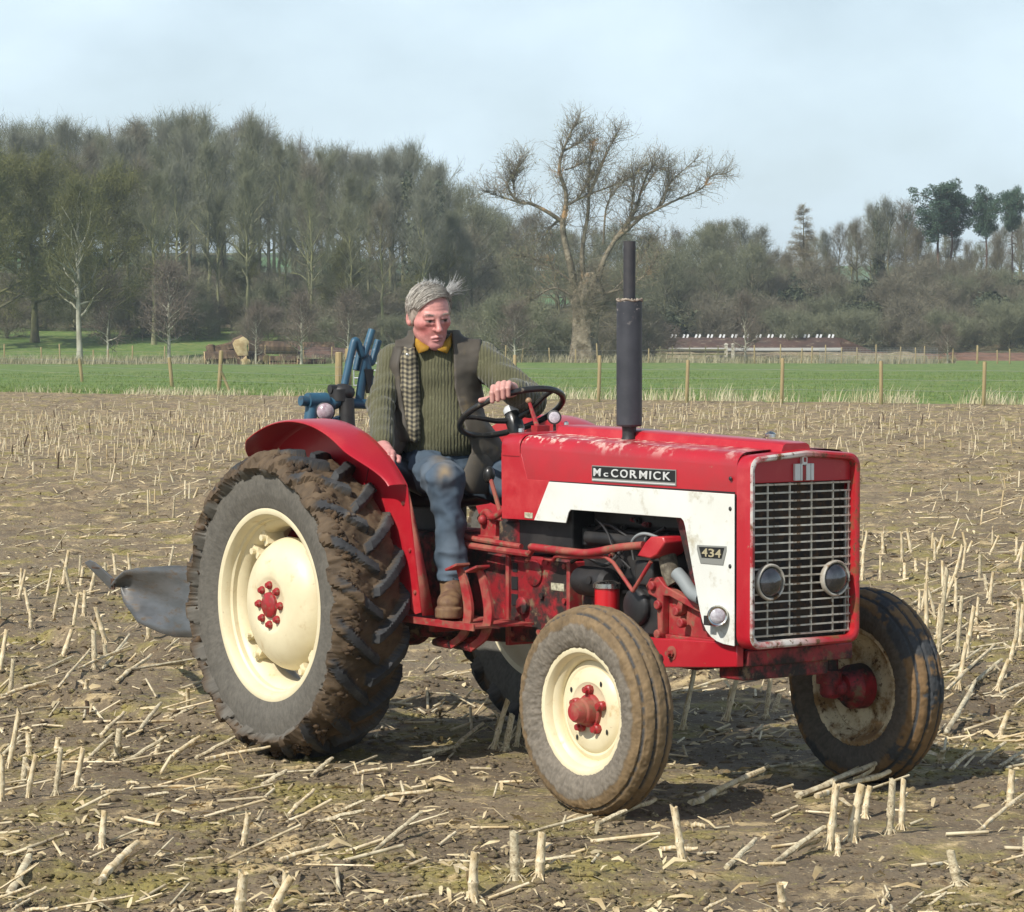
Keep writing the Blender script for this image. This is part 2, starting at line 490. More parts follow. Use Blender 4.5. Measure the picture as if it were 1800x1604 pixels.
def twigs(rg, base, dirs, L, w, spread=.75, up=.25, flat=None):
    n = len(base); d = dirs*.8 + rg.normal(0, spread, (n,3)) + np.array([0,0,up]); d /= np.linalg.norm(d, axis=1)[:,None]
    s = np.cross(d, rg.normal(0, 1, (n,3))); s /= np.linalg.norm(s, axis=1)[:,None]
    L = np.asarray(L)[:,None]; w = np.asarray(w)[:,None]
    m_ = base + d*L*.55 + rg.normal(0, .05, (n,3))*L
    tip = base + d*L + np.array([0,0,.10])*L + rg.normal(0, .10, (n,3))*L
    V = np.stack([base - s*w, base + s*w, m_ + s*w*.6, m_ - s*w*.6, tip], 1).reshape(-1,3)
    o = np.arange(n)[:,None]*5
    return V, np.concatenate([np.concatenate([o+[0,1,2]]), o+[0,2,3], o+[3,2,4]])
def bare_tree(seed, H, r0, clear, crown_r, n1=22, n2=9, n3=5, nt=9000, up=.5, twig_len=.75, twig_w=.014, lean=(0,0), vase=.5, buds=0, spread=.6):
    rg = np.random.default_rng(seed)
    k = 12; tz = np.linspace(0, 1, k)
    tr = np.stack([lean[0]*tz*H + rg.normal(0,.012*H,k)*tz, lean[1]*tz*H + rg.normal(0,.012*H,k)*tz, tz*H*.96], -1); tr = np.array(tr)
    rad = r0*(1-tz)**.75*.92 + .03; rad[0] *= 1.5; rad[1] *= 1.05
    polys = [(tr, rad)]; thin = []; TB, TD = [], []
    for i in range(n1):
        f = clear + (1-clear)*(i + rg.uniform())/n1*.98
        p = np.array([np.interp(f, tz, tr[:,j]) for j in range(3)]); rr = np.interp(f, tz, rad)
        a = i*2.4 + rg.normal(0,.5); g = (f-clear)/(1-clear)
        shape = (np.sin(pi*min(1, g*.58 + .28)))**.7
        L = crown_r*shape*rg.uniform(.75,1.2)*(1.0 if g < .85 else .8)
        el = radians(18 + 52*g)*vase*2*.9 + rg.normal(0,.12)
        d = np.array([cos(a)*cos(el), sin(a)*cos(el), sin(el)])
        pts, _ = curve(rg, p, d, L, 7, .13, .07*up); q = np.linspace(1, .22, 8)*min(rr*.62, .028*L+.02)
        polys.append((pts, q))
        for j in range(n2):
            t = .22 + .78*(j + rg.uniform())/n2; p2 = np.array([np.interp(t, np.linspace(0,1,8), pts[:,c]) for c in range(3)])
            d0 = pts[min(7,int(t*7)+1)] - pts[int(t*6.9)]; d0 /= np.linalg.norm(d0)+1e-9
            d2 = d0*.75 + rg.normal(0,.55,3) + np.array([0,0,.28*up]); L2 = L*(.50 - .22*t)*rg.uniform(.7,1.3) + .35
            p3, _ = curve(rg, p2, d2, L2, 4, .18, .10*up); polys_r = np.linspace(.032, .012, 5)*min(1.6, .6 + L2*.3); thin.append((p3, polys_r))
            for _ in range(n3):
                t3 = rg.uniform(.15,1); b = np.array([np.interp(t3, np.linspace(0,1,5), p3[:,c]) for c in range(3)]); dd = (p3[-1]-p3[0]); dd /= np.linalg.norm(dd)+1e-9
                p4, _ = curve(rg, b, dd*.8 + rg.normal(0,.6,3) + np.array([0,0,.2*up]), L2*.5*rg.uniform(.6,1.3) + .2, 2, .2, .1*up)
                thin.append((p4, np.array([.017,.013,.008])))
                for c in range(3): TB.append(p4[c]); TD.append(p4[min(2,c+1)] - p4[max(0,c-1)])
    TB = np.array(TB); TD = np.array(TD); TD /= np.linalg.norm(TD, axis=1)[:,None]+1e-9
    sel = rg.integers(0, len(TB), nt); jit = rg.normal(0, .22, (nt,3))
    tv, tf = twigs(rg, TB[sel] + jit, TD[sel], twig_len*rg.uniform(.5,1.3,nt), twig_w*rg.uniform(.6,1.2,nt), spread, .25*up)
    V1, F1 = tubes_np(polys, 6); V2, F2 = tubes_np(thin, 3)
    crownV = np.concatenate([V2, tv]); F2t = np.concatenate([F2[:,[0,1,2]], F2[:,[0,2,3]]]); crownF = np.concatenate([F2t, tf + len(V2)])
    if buds:
        nb = buds; s = rg.integers(0, len(TB), nb); c = TB[s] + rg.normal(0,.35,(nb,3)); z = rg.normal(0,1,(nb,3,3))*.055
        bv = (c[:,None,:] + z).reshape(-1,3); bf = np.arange(nb*3).reshape(-1,3)
        return V1, F1, crownV, crownF, bv, bf
    return V1, F1, crownV, crownF, None, None
def bark(name, c, c2, moss=None, s=3):
    return mat(name, lin(*c), .9, var=lin(*c2), var_scale=s, layers=[(lin(*moss), .5, .48, .12, None, None)] if moss else (), bump=.03, bump_scale=9, stretch=(1,1,.35))
B_grey = bark('mossy_grey_bark', (138,134,106), (108,108,84), (128,130,84)); B_dark = bark('dark_wet_bark', (104,98,80), (76,72,58), (112,112,70)); B_pale = bark('pale_bark', (178,176,158), (140,138,118))
T_olive = mat('olive_twigs', lin(124,126,98), .9, var=lin(98,102,78), var_scale=.35); T_brown = mat('brown_twigs', lin(126,120,100), .9, var=lin(102,98,80), var_scale=.35)
T_grey = mat('grey_twigs', lin(126,128,110), .9, var=lin(104,106,90), var_scale=.3); T_green = mat('budding_twigs', lin(108,108,62), .9, var=lin(82,86,48), var_scale=.4); T_purple = mat('purple_brown_twigs', lin(122,110,96), .9, var=lin(100,92,80), var_scale=.5)
BUD = mat('opening_buds', lin(112,114,50), .8, var=lin(86,90,40), var_scale=.5)
PROTO = {}
def proto(key, bk, tw, **kw):
    V1, F1, V2, F2, bv, bf = bare_tree(**kw)
    tm = fast_mesh('trunk', V1, F1, bk, True); cm = fast_mesh('crown', V2, F2, tw)
    bm = fast_mesh('buds', bv, bf, BUD) if bv is not None else None
    PROTO[key] = (tm, cm, bm, float(np.percentile(V2[:,2], 99.6)))
def place(key, name, label, group, x, y, H, rz, cat='tree', wide=1.0, tilt=(0,0), sink=.15):
    tm, cm, bm, h0 = PROTO[key]; s = H/h0
    t = thing(name, label, cat, (x, y, float(ground_z(x, y)) - sink), rz, group)
    t.scale = (s*wide, s*wide, s); t.rotation_euler = (tilt[0], tilt[1], rz)
    if tm: link('trunk', tm, t)
    c = link('crown', cm, t)
    if bm: link('buds', bm, c)
    return t
for i in range(6):
    proto(f'wood{i}', [B_grey, B_grey, B_dark, B_grey, B_grey, B_grey][i], [T_olive, T_brown, T_grey, T_olive, T_grey, T_olive][i], seed=40+i, H=21, r0=[.32,.28,.36,.26,.30,.28][i], clear=[.42,.36,.46,.40,.50,.32][i], crown_r=[4.4,4.0,4.8,3.6,4.2,5.0][i], n1=22, n2=8, n3=6, nt=3600, up=.95, twig_len=1.15, twig_w=.013, vase=.70, spread=.40)
for i in range(2):
    proto(f'edge{i}', B_dark, T_green, seed=60+i, H=15, r0=.34, clear=.20, crown_r=5.2, n1=26, n2=9, n3=5, nt=14000, up=.5, twig_len=.8, twig_w=.016, vase=.5, buds=9000)
for i in range(2):
    proto(f'mid{i}', B_dark, [T_brown, T_olive][i], seed=70+i, H=12, r0=.22, clear=.16, crown_r=4.6, n1=24, n2=8, n3=4, nt=5000, up=.6, twig_len=.8, twig_w=.015, vase=.5)
for i in range(2):
    proto(f'thin{i}', B_dark, [T_grey, T_brown][i], seed=80+i, H=15, r0=.20, clear=.45, crown_r=3.4, n1=20, n2=8, n3=5, nt=3600, up=.8, twig_len=.8, twig_w=.013, vase=.6)
for i in range(2):
    proto(f'sap{i}', B_pale, T_purple, seed=90+i, H=6, r0=.085, clear=.22, crown_r=1.5, n1=22, n2=6, n3=3, nt=4200, up=.8, twig_len=.5, twig_w=.008, vase=.55)
proto('birch', B_pale, T_green, seed=97, H=11, r0=.20, clear=.30, crown_r=2.8, n1=24, n2=7, n3=4, nt=4500, up=.9, twig_len=.7, twig_w=.012, vase=.62)
for i in range(3):
    proto(f'bush{i}', B_dark, [T_purple, T_brown, T_olive][i], seed=100+i, H=4.2, r0=.10, clear=.04, crown_r=2.9, n1=20, n2=7, n3=4, nt=7500, up=.5, twig_len=.55, twig_w=.012, vase=.4)
# evergreen and leafy things: clumps of small leaf faces on a stem
def leafy(seed, clumps, nleaf, size, trunk=None):
    rg = np.random.default_rng(seed); V = []
    for (x, y, z, rx, rz_) in clumps:
        n = int(nleaf*rx*rx); d = rg.normal(0,1,(n,3)); d /= np.linalg.norm(d,axis=1)[:,None]; r = rg.uniform(.30,1.25,n)[:,None]**.6
        c = np.array([x,y,z]) + d*r*np.array([rx,rx,rz_]); V.append((c[:,None,:] + rg.normal(0,1,(n,3,3))*size).reshape(-1,3))
    V = np.concatenate(V); return V, np.arange(len(V)).reshape(-1,3)
def pine(seed, H, top):
    rg = np.random.default_rng(seed); cl = []; polys = []
    tz = np.linspace(0,1,9); tr = np.stack([rg.normal(0,.15,9)*tz, rg.normal(0,.15,9)*tz, tz*H*.97], -1); polys.append((tr, .24*(1-tz*.8)))
    for i in range(40):
        f = 1 - top*rg.uniform(0,1)**.9; z = f*H; g = (1-f)/top; L = (.8 + 3.0*sin(pi*min(1,g*.8+.12)))*rg.uniform(.6,1.1); a = rg.uniform(0,6.28)
        p, _ = curve(rg, (0,0,z*.97), (cos(a), sin(a), .28), L, 4, .12, .05); polys.append((p, np.linspace(.07,.02,5)))
        cl.append((*p[-1], rg.uniform(.45,.8), rg.uniform(.4,.65))); cl.append((*(p[2]+[0,0,.3]), rg.uniform(.6,.9), rg.uniform(.6,.9)))
    for f in np.linspace(1-top*.8, 1.0, 9): cl.append((rg.normal(0,.35), rg.normal(0,.35), H*f*.97, 1.0 - .75*max(0, (f-1+top*.5)/(top*.5)), .8))
    for i in range(5):
        z = H*(1-top) - rg.uniform(0,.25)*H; a = rg.uniform(0,6.28); p, _ = curve(rg, (0,0,z), (cos(a),sin(a),.1), rg.uniform(1,2.2), 3, .15); polys.append((p, np.linspace(.05,.015,4)))
    V1, F1 = tubes_np(polys, 6); V, F = leafy(seed+1, cl, 430, .085)
    return V1, F1, V, F
M['needles'] = mat('pine_needles', (.040,.085,.050), .8, var=(.060,.105,.055), var_scale=.5)
B_pine = bark('pine_bark', (110,88,72), (84,66,56))
for i, (H, top) in enumerate(((17,.46),(16,.36),(15.5,.30))):
    V1, F1, V, F = pine(120+i, H, top); PROTO[f'pine{i}'] = (fast_mesh('trunk', V1, F1, B_pine, True), fast_mesh('crown', V, F, M['needles']), None, H)
rg = np.random.default_rng(131); polys = [(np.array([[0,0,0],[.1,0,5],[0,.1,9],[0,0,13]]), np.array([.2,.15,.1,.03]))]; TBl = []; TDl = []
for i in range(95):
    f = rg.uniform(.15,.99); L = 3.0*(1-f)**.8 + .3; a = rg.uniform(0,6.28); p, _ = curve(rg, (0,0,f*13), (cos(a),sin(a),.05), L, 4, .05, .02); polys.append((p, np.linspace(.03,.01,5)))
    for q in p[1:]: TBl.append(q); TDl.append((cos(a), sin(a), -.1))
V1, F1 = tubes_np(polys, 4); s = rg.integers(0, len(TBl), 8000); tv, tf = twigs(rg, np.array(TBl)[s] + rg.normal(0,.12,(8000,3)), np.array(TDl)[s], rg.uniform(.3,.7,8000), np.full(8000,.014), .5, -.05)
PROTO['larch'] = (fast_mesh('trunk', V1, F1, B_dark, True), fast_mesh('crown', tv, tf, mat('larch_twigs', lin(138,130,104), .9, var=lin(114,108,86), var_scale=.5)), None, 13)
M['ivy'] = mat('dark_evergreen_leaves', (.036,.054,.026), .7, var=(.066,.080,.036), var_scale=.6, layers=[(lin(96,98,58), .8, .58, .08, None, None)])
for i in range(2):
    rg = np.random.default_rng(140+i); cl = [(rg.normal(0,1.1), rg.normal(0,.9), rg.uniform(.6,2.3), rg.uniform(.7,1.2), rg.uniform(.6,1.0)) for _ in range(11)]
    V, F = leafy(150+i, cl, 420, .11); PROTO[f'hedge{i}'] = (None, fast_mesh('foliage', V, F, M['ivy']), None, 3.2)
rg = np.random.default_rng(144); cl = [(rg.normal(0,.9), rg.normal(0,.9), 2 + 10*f, 1.5*(1-f*.5)*rg.uniform(.7,1.1), 1.3) for f in np.linspace(0,1,16)]
V, F = leafy(160, cl, 380, .14); V1, F1 = tubes_np([(np.array([[0,0,0],[.1,0,6],[0,0,12]]), np.array([.3,.22,.08]))], 6); PROTO['ivy'] = (fast_mesh('trunk', V1, F1, B_dark, True), fast_mesh('crown', V, F, M['ivy']), None, 13)

def at(u_, D): return (u_ - 900)/5313*D, D          # bearing (in photograph pixels) and distance
def top_h(v, D, x, y): return 1.6265 + (600 - v)/5313*D - float(ground_z(x, y))
SKY_U = [-150,0,50,100,170,215,265,330,400,445,500,560,620,700,730,780,830,860,950,1050,1150,1250,1330,1360,1450,1560,1640,1700,1800,1950]
SKY_V = [190,180,188,184,206,190,180,166,182,172,206,222,236,244,232,272,318,352,372,390,384,372,388,416,392,352,392,400,372,380]
r1 = np.random.default_rng(77)
WG = 'bare trees of the wood on the rise'
ROWN = {246:'front', 264:'second', 284:'third', 306:'hindmost', 262:'front', 285:'middle', 312:'hindmost'}
def zone_u(u_):
    for lim, t in ((60,'at the left border'),(215,'behind the slender pale trunk'),(360,'left of the log pile'),(500,'above the log pile'),(625,'above the plough levers'),(710,'left of the driver'),(800,'behind the driver'),(900,'right of the driver'),(1010,'left of the old trunk'),(1090,'behind the old trunk'),(1190,'behind the exhaust stack'),(1340,'above the barn roof'),(1480,'right of the barn'),(1600,'left of the broad pine'),(1700,'under the broad pine')):
        if u_ < lim: return t
    return 'at the right border'
for D, fr, du in ((246,.80,58),(264,.88,50),(284,.97,46),(306,1.0,40)):
    uu_ = np.arange(-110 + r1.uniform(0,30), 845, du)
    for u_ in uu_:
        u_ = u_ + r1.normal(0, du*.22); Dd = D + r1.normal(0,5); x, y = at(u_, Dd)
        if D == 246 and (u_ < 210): continue
        v = np.interp(u_, SKY_U, SKY_V) + r1.uniform(0,26)
        H = max(6, top_h(v, Dd, x, y)*fr*r1.uniform(.90,1.01)); k = int(r1.integers(0,6))
        if D == 246: H = min(H, top_h(300 + r1.uniform(-40,60), Dd, x, y))
        place(f'wood{k}', 'bare_tree', f"{['olive','brown','dark trunked','slim olive','grey','wide crowned'][k]} bare tree in the {ROWN[D]} rank of the wood {zone_u(u_)}", WG, x, y, H, r1.uniform(0,6.28), wide=r1.uniform(.85,1.1))
# thin screen further back so that the inside of the wood is dim
for u_ in np.arange(-120, 860, 44):
    Dd = 334 + r1.normal(0,8); x, y = at(u_ + r1.normal(0,12), Dd); v = np.interp(u_, SKY_U, SKY_V) + 22
    place(f'mid{int(r1.integers(0,2))}', 'bare_tree', f'bare tree half hidden at the back of the wood {zone_u(u_)}', 'bare trees at the back of the wood', x, y, max(5, top_h(v, Dd, x, y)), r1.uniform(0,6.28), wide=.8)
for u_, v, D, lab in ((62,262,238,'broad olive budding tree on a leaning dark trunk at the left edge of the wood'), (188,285,236,'broad olive budding tree behind the slender pale trunk'), (-22,250,230,'dark trunked budding tree at the left border of the view')):
    x, y = at(u_, D); place(f'edge{int(u_) % 2}', 'budding_tree', lab, 'budding trees at the edge of the wood', x, y, top_h(v, D, x, y), r1.uniform(0,6.28), tilt=(0, .10 if u_ == 62 else 0))
for u_, v, D in ((430,430,250),(600,420,250),(760,420,252)):
    x, y = at(u_, D); place(f'edge{int(u_/10) % 2}', 'budding_tree', f'small olive budding tree before the wood {zone_u(u_)}', 'small budding trees along the wood', x, y, top_h(v, D, x, y), r1.uniform(0,6.28), wide=.85)
for u_ in np.r_[np.arange(205, 850, 40)]:
    D = 236 + r1.normal(0,6) + (8 if u_ < 420 else 0); x, y = at(u_ + r1.normal(0,12), D)
    if 330 < u_ < 440: continue
    place(f'bush{int(r1.integers(0,3))}', 'thorn_bush', f'leafless thorn bush at the foot of the wood {zone_u(u_)}', 'thorn bushes at the foot of the wood', x, y, r1.uniform(2.6,4.4), r1.uniform(0,6.28), 'bush', wide=1.15)
for D, k0 in ((254,'front'),(274,'middle'),(296,'back')):
    for u_ in np.arange(-90 + r1.uniform(0,20), 850, 46):
        uq = u_ + r1.normal(0,12); x, y = at(uq, D + r1.normal(0,4))
        place(f'bush{int(r1.integers(1,3))}', 'thorn_bush', f'dim undergrowth bush in the {k0} of the wood {zone_u(uq)}', 'undergrowth bushes inside the wood', x, y, r1.uniform(3.2,5.4), r1.uniform(0,6.28), 'bush', wide=1.3)
# behind the old tree and to its right
for D, du, fr in ((262,46,.78),(285,44,.9),(312,40,1.0)):
    for u_ in np.arange(835, 1345, du):
        uq = u_ + r1.normal(0, 10); Dd = D + r1.normal(0,5) + (14 if D == 262 and uq > 1150 else 0); x, y = at(uq, Dd); v = np.interp(uq, SKY_U, SKY_V) + r1.uniform(-6,26)
        place(f'mid{int(r1.integers(0,2))}', 'bare_tree', f'spreading bare tree in the {ROWN[D]} rank of the thicket {zone_u(uq)}', 'bare trees behind the old tree', x, y, max(4, top_h(v, Dd, x, y)*fr), r1.uniform(0,6.28), wide=r1.uniform(.85,1.15))
for u_ in np.arange(850, 1190, 34):
    D = 232 + r1.normal(0,4); x, y = at(u_ + r1.normal(0,10), D)
    place(f'bush{int(r1.integers(0,3))}', 'thorn_bush', f'leafless brown bush of the low thicket {zone_u(u_)}', 'bushes around the foot of the old tree', x, y, r1.uniform(3.0,5.6), r1.uniform(0,6.28), 'bush', wide=1.1)
# right: hedge on the bank, thin trees along its top
for row, (D, z0) in enumerate(((268,0),(280,1),(290,2))):
    for u_ in np.arange(1150, 1880, 26):
        Dd = D + r1.normal(0,3); x, y = at(u_ + r1.normal(0,9), Dd)
        if r1.uniform() < (.30 if u_ > 1300 else .22): place(f'hedge{int(r1.integers(0,2))}', 'evergreen_bush', f"dark evergreen bush {['low on','halfway up','on top of'][row]} the far bank {zone_u(u_)}", 'evergreen bushes on the far bank', x, y, r1.uniform(2.0,3.6), r1.uniform(0,6.28), 'bush', wide=1.3)
        else: place(f'bush{int(r1.integers(1,3))}', 'thorn_bush', f"leafless bush {['low on','halfway up','on top of'][row]} the far bank {zone_u(u_)}", 'bare bushes on the far bank', x, y, r1.uniform(3.0,5.2), r1.uniform(0,6.28), 'bush', wide=1.1)
for u_, v in ((1270,385),(1300,378),(1335,392),(1382,440),(1450,400),(1475,388),(1505,380),(1535,352),(1560,342),(1590,348),(1612,392),(1676,410),(1700,420),(1752,405),(1795,378),(1820,372),(1860,380)):
    D = 302 + r1.normal(0,7); x, y = at(u_, D); place(f'thin{int(r1.integers(0,2))}', 'bare_tree', f'slender bare tree on the far bank {zone_u(u_)}', 'slender bare trees on the far bank', x, y, top_h(v, D, x, y), r1.uniform(0,6.28), wide=r1.uniform(.8,1.1))
for u_ in np.arange(1255, 1880, 27):
    D = 326 + r1.normal(0,8); x, y = at(u_ + r1.normal(0,10), D); v = np.interp(u_, SKY_U, SKY_V) + 16 + r1.uniform(-8,34)
    place(['thin0','thin1','mid1','wood3'][int(r1.integers(0,4))], 'bare_tree', f'bare tree in the band behind the far bank {zone_u(u_)}', 'bare trees in the band behind the far bank', x, y, top_h(v, D, x, y), r1.uniform(0,6.28), wide=r1.uniform(.8,1.0))
for u_ in np.arange(1280, 1860, 38):
    D = 318 + r1.normal(0,8); x, y = at(u_ + r1.normal(0,12), D); v = 440 + r1.uniform(-30,40)
    place(f'mid{int(r1.integers(0,2))}' if u_ < 1500 else f'thin{int(r1.integers(0,2))}', 'bare_tree', f'low bare tree beyond the far bank {zone_u(u_)}', 'low bare trees beyond the far bank', x, y, top_h(v, D, x, y), r1.uniform(0,6.28))
for k, (u_, v, D, lab, w) in enumerate(((1648,322,300,'tall two stemmed pine with the broadest dark crown on the far bank', 1.15), (1732,338,300,'dark pine with a bushy rounded crown standing next to the broad pine', .85), (1778,338,304,'slim pine with a small tufted top at the right edge of the view', .6))):
    x, y = at(u_, D); place(f'pine{k}', 'pine_tree', lab, 'pines on the far bank', x, y, top_h(v, D, x, y), r1.uniform(0,6.28), wide=w)
x, y = at(1668, 303); place('pine2', 'pine_tree', 'thin second stem of pine leaning out of the broad pine crown', 'pines on the far bank', x, y, top_h(352, 303, x, y), 1.0, tilt=(0,.05))
x, y = at(1412, 305); place('larch', 'larch_tree', 'tan conical larch standing above the thicket left of the pines', None, x, y, top_h(358, 305, x, y), .5)
x, y = at(752, 262); place('ivy', 'ivy_clad_tree', 'dark ivy covered tree at the right end of the tall wood', None, x, y, top_h(310, 262, x, y), .5, wide=.8)
x, y = at(1545, 300); place('ivy', 'ivy_clad_tree', 'narrow dark ivy covered tree on the bank left of the broad pine', None, x, y, top_h(360, 300, x, y), 1.5, wide=.45)
# young trees in a line along the second fence
for k, (u_, v, D, key, lab) in enumerate(((140,300,214,'birch','slender pale trunked tree, largest of the line along the second fence'),(190,470,215,'sap0','young purple brown tree second along the fence after the pale trunk'),(297,440,214,'sap1','young purple brown tree with the densest crown left of the log pile'),(450,520,206,'sap0','young tree with a pale stem directly behind the log pile'),(530,500,205,'sap1','young tree with a pale stem right of the log pile'),(612,500,206,'sap0','young purple brown tree beside the driver and the plough levers'),(905,520,214,'sap1','thin pale young tree left of the old tree'),(1310,505,216,'sap0','thin pale forked young tree right of the white gate posts'),(1665,560,214,'sap1','small pale young tree at the end of the wire netting'))):
    x, y = at(u_, D); place(key, 'young_tree', lab, 'young trees along the second fence', x, y, top_h(v, D, x, y), r1.uniform(0,6.28), wide=1.0 if key != 'sap1' else 1.2)

# the old pollard
def old_tree():
    x, y = at(1026, 216); t = thing('old_tree', 'old hollow pollard with massive gnarled trunk and wide open bare crown', 'tree', (x, y, float(ground_z(x,y)) - .1))
    rg = np.random.default_rng(3); c = lambda px, py, d=0: np.array([(px-690)*.01217, d, (1540-py)*.01217*(1 - .05*max(0, (700-py)/700))])
    # bole: lobed, burred
    zz = np.linspace(0, 6.6, 46); R = []
    for z in zz:
        w = np.interp(z, [0,.4,1.2,2.5,3.6,4.6,5.3,6.0,6.6], [1.48,1.16,.98,.88,.90,1.08,.98,.68,.35]); cx = np.interp(z, [0,3,5,6.6], [0,.10,.35,.5])
        a = np.linspace(0, 2*pi, 44, endpoint=False)
        k = 1 + .10*np.sin(a*5 + z) + .22*fbm(np.cos(a)*2.0+5, np.sin(a)*2.0, np.full(44, z*1.1), 4, 6) + (.16*np.abs(fbm(np.cos(a)*4, np.sin(a)*4, np.full(44, z*2.2), 3, 9)) if z > 3.4 else 0)
        R.append(np.stack([cx + w*k*np.cos(a), w*k*np.sin(a)*.9, np.full(44, z)], -1))
    R = np.array(R); ii = np.arange(45)[:,None]*44 + np.arange(44)[None,:]; jj = np.arange(45)[:,None]*44 + (np.arange(44)[None,:]+1) % 44
    F0 = np.stack([ii, jj, jj+44, ii+44], -1).reshape(-1,4)
    L = [([(640,1090),(612,960),(590,870),(565,730),(585,600),(580,500),(545,370),(570,240),(620,110),(652,58)], .36,.05,-.3),
         ([(560,700),(480,645),(380,592),(300,577),(242,470),(280,390),(345,300)], .20,.04,-.6), ([(300,577),(200,545),(120,515)], .10,.03,-.6), ([(280,500),(278,440),(285,395)], .08,.03,-.7),
         ([(545,690),(490,740),(445,800)], .12,.05,.8), ([(570,250),(640,205),(715,130)], .10,.03,-.2), ([(580,372),(640,350),(695,308)], .09,.03,.5),
         ([(695,1080),(680,930),(690,800),(715,650),(720,480),(725,310),(745,190)], .26,.05,.2), ([(718,540),(760,430),(800,320),(850,200),(895,110)], .18,.04,.3), ([(590,600),(650,560),(715,455),(740,420)], .12,.04,-.2), ([(640,570),(740,522),(870,470),(945,432)], .11,.03,.2),
         ([(765,1080),(805,930),(880,800),(960,690),(1000,600),(1050,430),(1105,325)], .28,.05,.3), ([(960,690),(1070,650),(1150,590),(1200,450),(1335,315)], .17,.04,.7), ([(1070,650),(1200,580),(1380,490),(1440,410),(1530,390)], .13,.03,.9), ([(805,830),(820,620),(870,510),(935,445)], .10,.03,-.6), ([(960,700),(975,560),(985,420),(1020,370)], .09,.03,-.5),
         ([(880,800),(960,735),(1035,668)], .24,.16,.4), ([(1150,590),(1180,480),(1190,400)], .07,.03,.9), ([(1040,500),(1100,400),(1160,330)], .07,.03,.5),
         ([(790,1130),(870,1108),(960,1080),(1060,1000),(1120,900)], .13,.04,-.9), ([(780,1190),(850,1160),(900,1200)], .10,.05,.9), ([(640,1150),(520,1090),(400,1150),(300,1215)], .12,.03,-.8), ([(630,1060),(520,980),(420,930),(330,900)], .11,.03,.9), ([(850,1120),(1000,960),(1090,810)], .10,.03,1.1)]
    polys = []; TB, TD, W = [], [], []
    for pts, ra, rb, d in L:
        P = smooth_path([c(a, b, d*min(1, i*.5) + rg.normal(0,.1)) for i, (a, b) in enumerate(pts)], 4); polys.append((P, np.linspace(ra*.82, rb*.6, len(P))))
        n = len(P)
        for i in range(max(2,int(n*.30)), n, 1):
            for _ in range(6):
                dd = P[min(n-1,i+1)] - P[i-1]; dd /= np.linalg.norm(dd); q, _e = curve(rg, P[i], dd*.7 + rg.normal(0,.6,3) + [0,0,.25], rg.uniform(.8,3.0)*(1.15 - .72*i/n), 5, .20, .03)
                polys.append((q, np.linspace(.021,.008,6)))
                for _2 in range(3):
                    b0 = q[rg.integers(1,6)]; q2, _e = curve(rg, b0, (q[-1]-q[0])/np.linalg.norm(q[-1]-q[0])*.6 + rg.normal(0,.7,3) + [0,0,.2], rg.uniform(.4,1.1), 3, .2, .05); polys.append((q2, np.linspace(.010,.006,4)))
                    for k in range(1,4): TB.append(q2[k]); TD.append(q2[k]-q2[k-1])
                for k in range(2,6): TB.append(q[k]); TD.append(q[k]-q[k-1])
    V1, F1 = tubes_np(polys, 6)
    bk = mat('old_tree_bark', lin(140,130,110), .95, var=lin(98,90,72), var_scale=1.6, layers=[(lin(176,140,96), .55, .60, .05, None, ('Z', 4.5, 7)), (lin(84,74,54), 3, .58, .08, None, None)], bump=.10, bump_scale=7)
    link('trunk', fast_mesh('trunk', np.concatenate([R.reshape(-1,3), V1]), np.concatenate([F0, F1 + R.size//3]), bk, True), t)
    TB = np.array(TB); TD = np.array(TD); TD /= np.linalg.norm(TD,axis=1)[:,None]; n = 8000; s = rg.integers(0, len(TB), n)
    tv, tf = twigs(rg, TB[s] + rg.normal(0,.1,(n,3)), TD[s], rg.uniform(.25,.75,n), np.full(n,.0065), .55, .18)
    n2 = 2600; a = rg.uniform(0,6.28,n2); z = rg.normal(4.9,1.3,n2); rr = rg.uniform(.4,1.6,n2); b = np.stack([.3 + rr*np.cos(a)*.8, rr*np.sin(a)*.8, z], -1)
    tv2, tf2 = twigs(rg, b, np.stack([np.cos(a), np.sin(a), 0*a], -1), rg.uniform(.5,1.6,n2), np.full(n2,.011), .5, .25)
    cr = link('crown', fast_mesh('crown', np.concatenate([tv, tv2]), np.concatenate([tf, tf2 + len(tv)]), mat('old_tree_twigs', lin(134,126,100), .9, var=lin(108,100,80), var_scale=.5)), t)
    nb = 9000; s = rg.integers(0, len(TB), nb); cc = TB[s] + rg.normal(0,.35,(nb,3)); bv = (cc[:,None,:] + rg.normal(0,1,(nb,3,3))*.032).reshape(-1,3)
    link('buds', fast_mesh('buds', bv, np.arange(nb*3).reshape(-1,3), mat('pale_green_buds', lin(134,132,84), .8)), cr)
old_tree()

# ------------------------------------------------------------------ fences, gate, barn, logs
M['post'] = mat('weathered_post', lin(164,146,106), .9, var=lin(126,112,80), var_scale=3, layers=[(lin(112,116,62), 2, .58, .08, None, None)], bump=.01, bump_scale=30, stretch=(1,1,.2))
M['wire'] = mat('fence_wire', (.35,.35,.34), .5, metal=.6)
M['mesh_wire'] = M['wire']
def post_obj(parent, x, y, h, r=.05, tilt=(0,0), square=False, zbase=None, m_=None):
    m = MB(); m.lathe([(-.3,r),(h*.5,r*1.02),(h-.02,r),(h,r*.8),(h,.0001)], axis=(0,0,1), n=4 if square else 9)
    o = m.build('post', m_ or M['post'], parent, 30); o.location = (x, y, float(ground_z(x,y)) if zbase is None else zbase); o.rotation_euler = (tilt[0], tilt[1], 0.7 if square else 0); return o
fn = thing('wire_fence', 'post and wire fence with thin round posts along the far edge of the stubble', 'fence', (0, 84, 0))
near = []
